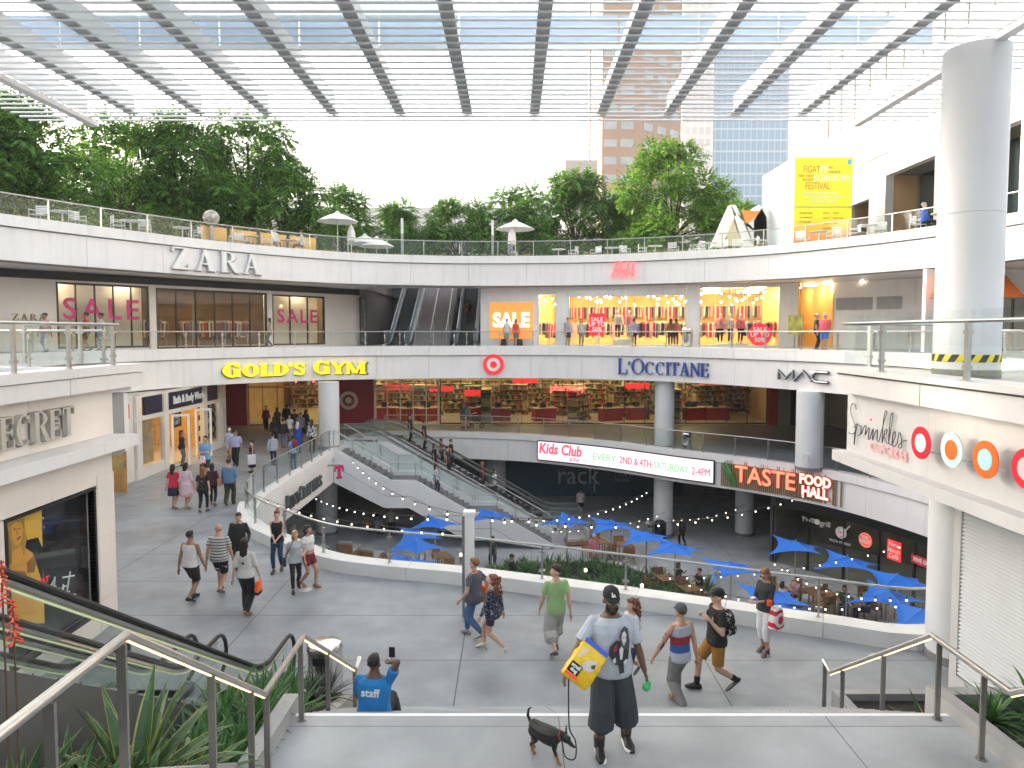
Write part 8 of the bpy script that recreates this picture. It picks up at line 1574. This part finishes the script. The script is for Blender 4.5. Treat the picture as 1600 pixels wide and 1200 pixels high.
# people and pushchair before the department store
for px, lb, c1 in ((722, 'person in grey top beside the pushchair on the lower gallery', (.12, .12, .14)), (729, 'woman with fair hair and shorts beside the pushchair', (.25, .22, .2))): q = U(px, 672, z=0); person(lb, (q.x, q.y+1.0, 0), 150, 1.7, 'f', 0, ('tee', c1), ('shorts', (.12, .14, .16)), hair=('long', (.15, .09, .05)), vox=.018)
q = U(743, 672, z=0); pc = thing('pushchair', 'dark pushchair with yellow lining on the lower gallery', 'pushchair', (q.x, q.y+1.1, 0)); x, y = q.x, q.y+1.1; MB().add([(x-.25, y-.25, .45), (x+.25, y-.25, .45), (x+.3, y+.25, .45), (x-.25, y+.25, .45), (x-.3, y-.25, .95), (x+.05, y-.25, 1.0), (x+.05, y+.25, 1.0), (x-.3, y+.25, .95)], [(0, 3, 2, 1), (4, 5, 6, 7), (0, 1, 5, 4), (1, 2, 6, 5), (2, 3, 7, 6), (3, 0, 4, 7)]).build('seat', blackm, pc)
for a in (-.3, .35):
    for b in (-.22, .22): MB().tube([(x+a+.13*math.cos(k), y+b, .14+.13*math.sin(k)) for k in [j*.628 for j in range(10)]], .02, 6, closed=True).build('wheel', blackm, pc)
mb = MB(); mb.tube([(x+.35, y-.22, .14), (x-.1, y-.22, .7), (x-.55, y-.22, 1.05)], .015, 6); mb.tube([(x+.35, y+.22, .14), (x-.1, y+.22, .7), (x-.55, y+.22, 1.05)], .015, 6); mb.tube([(x-.3, y-.22, .14), (x+.1, y-.22, .6)], .015, 6); mb.tube([(x-.55, y-.22, 1.05), (x-.55, y+.22, 1.05)], .018, 6); mb.build('frame', steel2, pc); MB().ell((x+.02, y, .62), (.2, .2, .12)).build('lining', M('lining_yellow', (.6, .42, .04), .8), pc)
# terrace guests
for i, (lb, px, d, hd_, c1, c2, hr, st_) in enumerate((('man in blue shirt sitting at a terrace table by the dark opening', 1437, 2.2, 70, (.03, .1, .45), (.03, .035, .05), 'short', 1), ('person in grey standing beside the thick column on the terrace', 1467, 2.6, -60, (.3, .3, .3), (.1, .1, .1), 'short', 0), ('guest in white top sitting by the amber screens', 432, 2.3, 60, (.65, .62, .6), (.4, .35, .3), 'bun', 1), ('guest in striped white top sitting at the amber screens', 474, 2.3, -70, (.6, .55, .5), (.15, .12, .1), 'short', 1), ('guest reclining in white below the open parasol', 797, 2.2, 80, (.3, .3, .34), (.5, .48, .45), 'short', 1))):
    q = TP(px, d); person(lb, (q.x, q.y, TZ), hd_, 1.72, 'mf'[i % 2], i % 2, ('long', c1), ('jeans', c2), hair=(hr, (.3, .3, .3) if i < 1 else (.03, .02, .015)), sit=.45 if st_ else None, vox=.018)
# staff member on the steps
SM = person('man in bright blue staff t-shirt sitting on the steps with a phone', (-1.84, 9.12, .74), 172, 1.78, 'm', 4, ('tee', (.015, .2, .52)), ('trousers', (.03, .032, .035)), hair=('crop', (.008, .007, .006)), sit=.36, ankles={'L': (.12, -.48, .09), 'R': (-.2, -.42, .09)}, hands={'R': (-.17, -.2, 1.08), 'L': (.15, -.35, .62)}, vox=.009, build=1.2, lean=.06)
ps = person; f_ = frame(SM['sp'](1.31, 0, .166), (-1, 0, 0)); mb = text('staff', .15, .003, .003); mb.xf(f_); mb.build('shirt_lettering', whitel, SM['root'], local=True)
held('smartphone', 'dark phone raised by the man in staff t-shirt', 'phone', MB().box((SM['wr']['R'].x-.05, SM['wr']['R'].y-.03, SM['wr']['R'].z+.06), (SM['wr']['R'].x+.03, SM['wr']['R'].y-.015, SM['wr']['R'].z+.2)), blackm, SM)
# shop mannequins
mq = None
def mannequin(label, q, col, z=L2+.45):
    return person(label, (q.x, q.y, z), random.uniform(-25, 25), 1.75, 'f', top=('long', col), bot=('leggings', (.02, .02, .025) if random.random() < .7 else (.6, .6, .6)), shoe=None, hair=('bald', (.5, .5, .5)), name='mannequin', cat='mannequin', skm=M('mannequin_white', (.7, .66, .62), .4), vox=.018, noface=True, group='mannequins of the golden shop')
pd = thing('display_plinth', 'low white display plinth in the four-pane shop window', 'plinth', (3, 43, L2)); q0, q1 = Vector(HA).lerp(Vector(HB), sh(955))+hn*1.2, Vector(HA).lerp(Vector(HB), sh(985))+hn*1.2; MB().obox((*q0, L2+.22), (*q1, L2+.22), .8, .42).build('block', wm, pd)
pd2 = thing('display_plinth', 'low white display plinth in the five-pane shop window', 'plinth', (11, 41, L2)); q0, q1 = Vector(HA).lerp(Vector(HB), sh(1120))+hn*.9, Vector(HA).lerp(Vector(HB), sh(1170))+hn*.9; MB().obox((*q0, L2+.1), (*q1, L2+.1), .8, .18).build('block', wm, pd2)
for px, c, zz, lb in ((962, (.62, .6, .58), .44, 'mannequin in white top on the plinth of the four-pane window'), (980, (.75, .25, .33), .44, 'mannequin in pink top on the plinth of the four-pane window'), (1126, (.72, .3, .36), .2, 'mannequin in pink jacket in the five-pane window'), (1142, (.6, .6, .58), .2, 'mannequin in white top in the five-pane window'), (1158, (.78, .2, .34), .2, 'mannequin in bright pink jumper in the five-pane window')): q = Vector(HA).lerp(Vector(HB), sh(px))+hn*1.0; mannequin(lb, q, c, L2+zz)
for i, px in enumerate((1046, 1055)): q = Vector(HA).lerp(Vector(HB), sh(px))+hn*1.6; person('shopper in %s inside the golden clothes shop' % ('brown jacket' if i == 0 else 'dark floral top'), (q.x, q.y, L2+.03), 170, 1.66, 'f', 1, ('long', (.12, .08, .05) if i == 0 else (.25, .08, .1)), ('jeans', blk), hair=('long', (.03, .02, .015)), vox=.02)
for i, px in enumerate((905, 1075, 1010, 850)): q = U(px, 660, Y=50.5); person(('shopper in black near the red desks', 'shopper in dark green near the red desks', 'shopper in brown among the shelves', 'shopper in grey among the shelves')[i], (q.x, 50.3, .03), 40*i, 1.7, 'mf'[i % 2], i % 3, ('long', (blk, (.03, .06, .04), (.1, .06, .04), (.15, .15, .16))[i]), ('jeans', blk), hair=('short', (.02, .015, .01)), vox=.02)
# ---------------------------------------------------------------- air
hz = MB().box((-400, -40, -7), (400, 420, 146)); hm_ = bpy.data.materials.new('haze_air'); hm_.use_nodes = True; hn_ = hm_.node_tree; hn_.nodes.remove(hn_.nodes['Principled BSDF']); pv_ = hn_.nodes.new('ShaderNodeVolumePrincipled'); pv_.inputs['Color'].default_value = (.95, .95, .95, 1); pv_.inputs['Density'].default_value = .0005; hn_.links.new(pv_.outputs[0], hn_.nodes['Material Output'].inputs['Volume'])
o = hz.build('haze', hm_); tag(o, 'pale summer haze in the air over the city', 'haze', kind='stuff')
# ---------------------------------------------------------------- evaluate the grown surfaces into plain meshes
bpy.context.view_layer.update(); dg2 = bpy.context.evaluated_depsgraph_get()
NEW = [(o, bpy.data.meshes.new_from_object(o.evaluated_get(dg2))) for o in REM]
for o, me in NEW:
    nm = o.data.name; o.modifiers.clear(); o.data = me; me.polygons.foreach_set('use_smooth', [True]*len(me.polygons))
for (x, y), nm in (((-5.05, 16.9), 'near the strolling girls'), ((7.1, 13.35), 'near the white column')):
    MB().lathe([(.0, .004), (.16, .004), (.16, .012), (.0, .014)], (x, y, 0), 24, False).single('floor_plate', M('plate_grey', (.5, .5, .5), .4, .4), 'small round pale floor plate '+nm, 'floor plate')
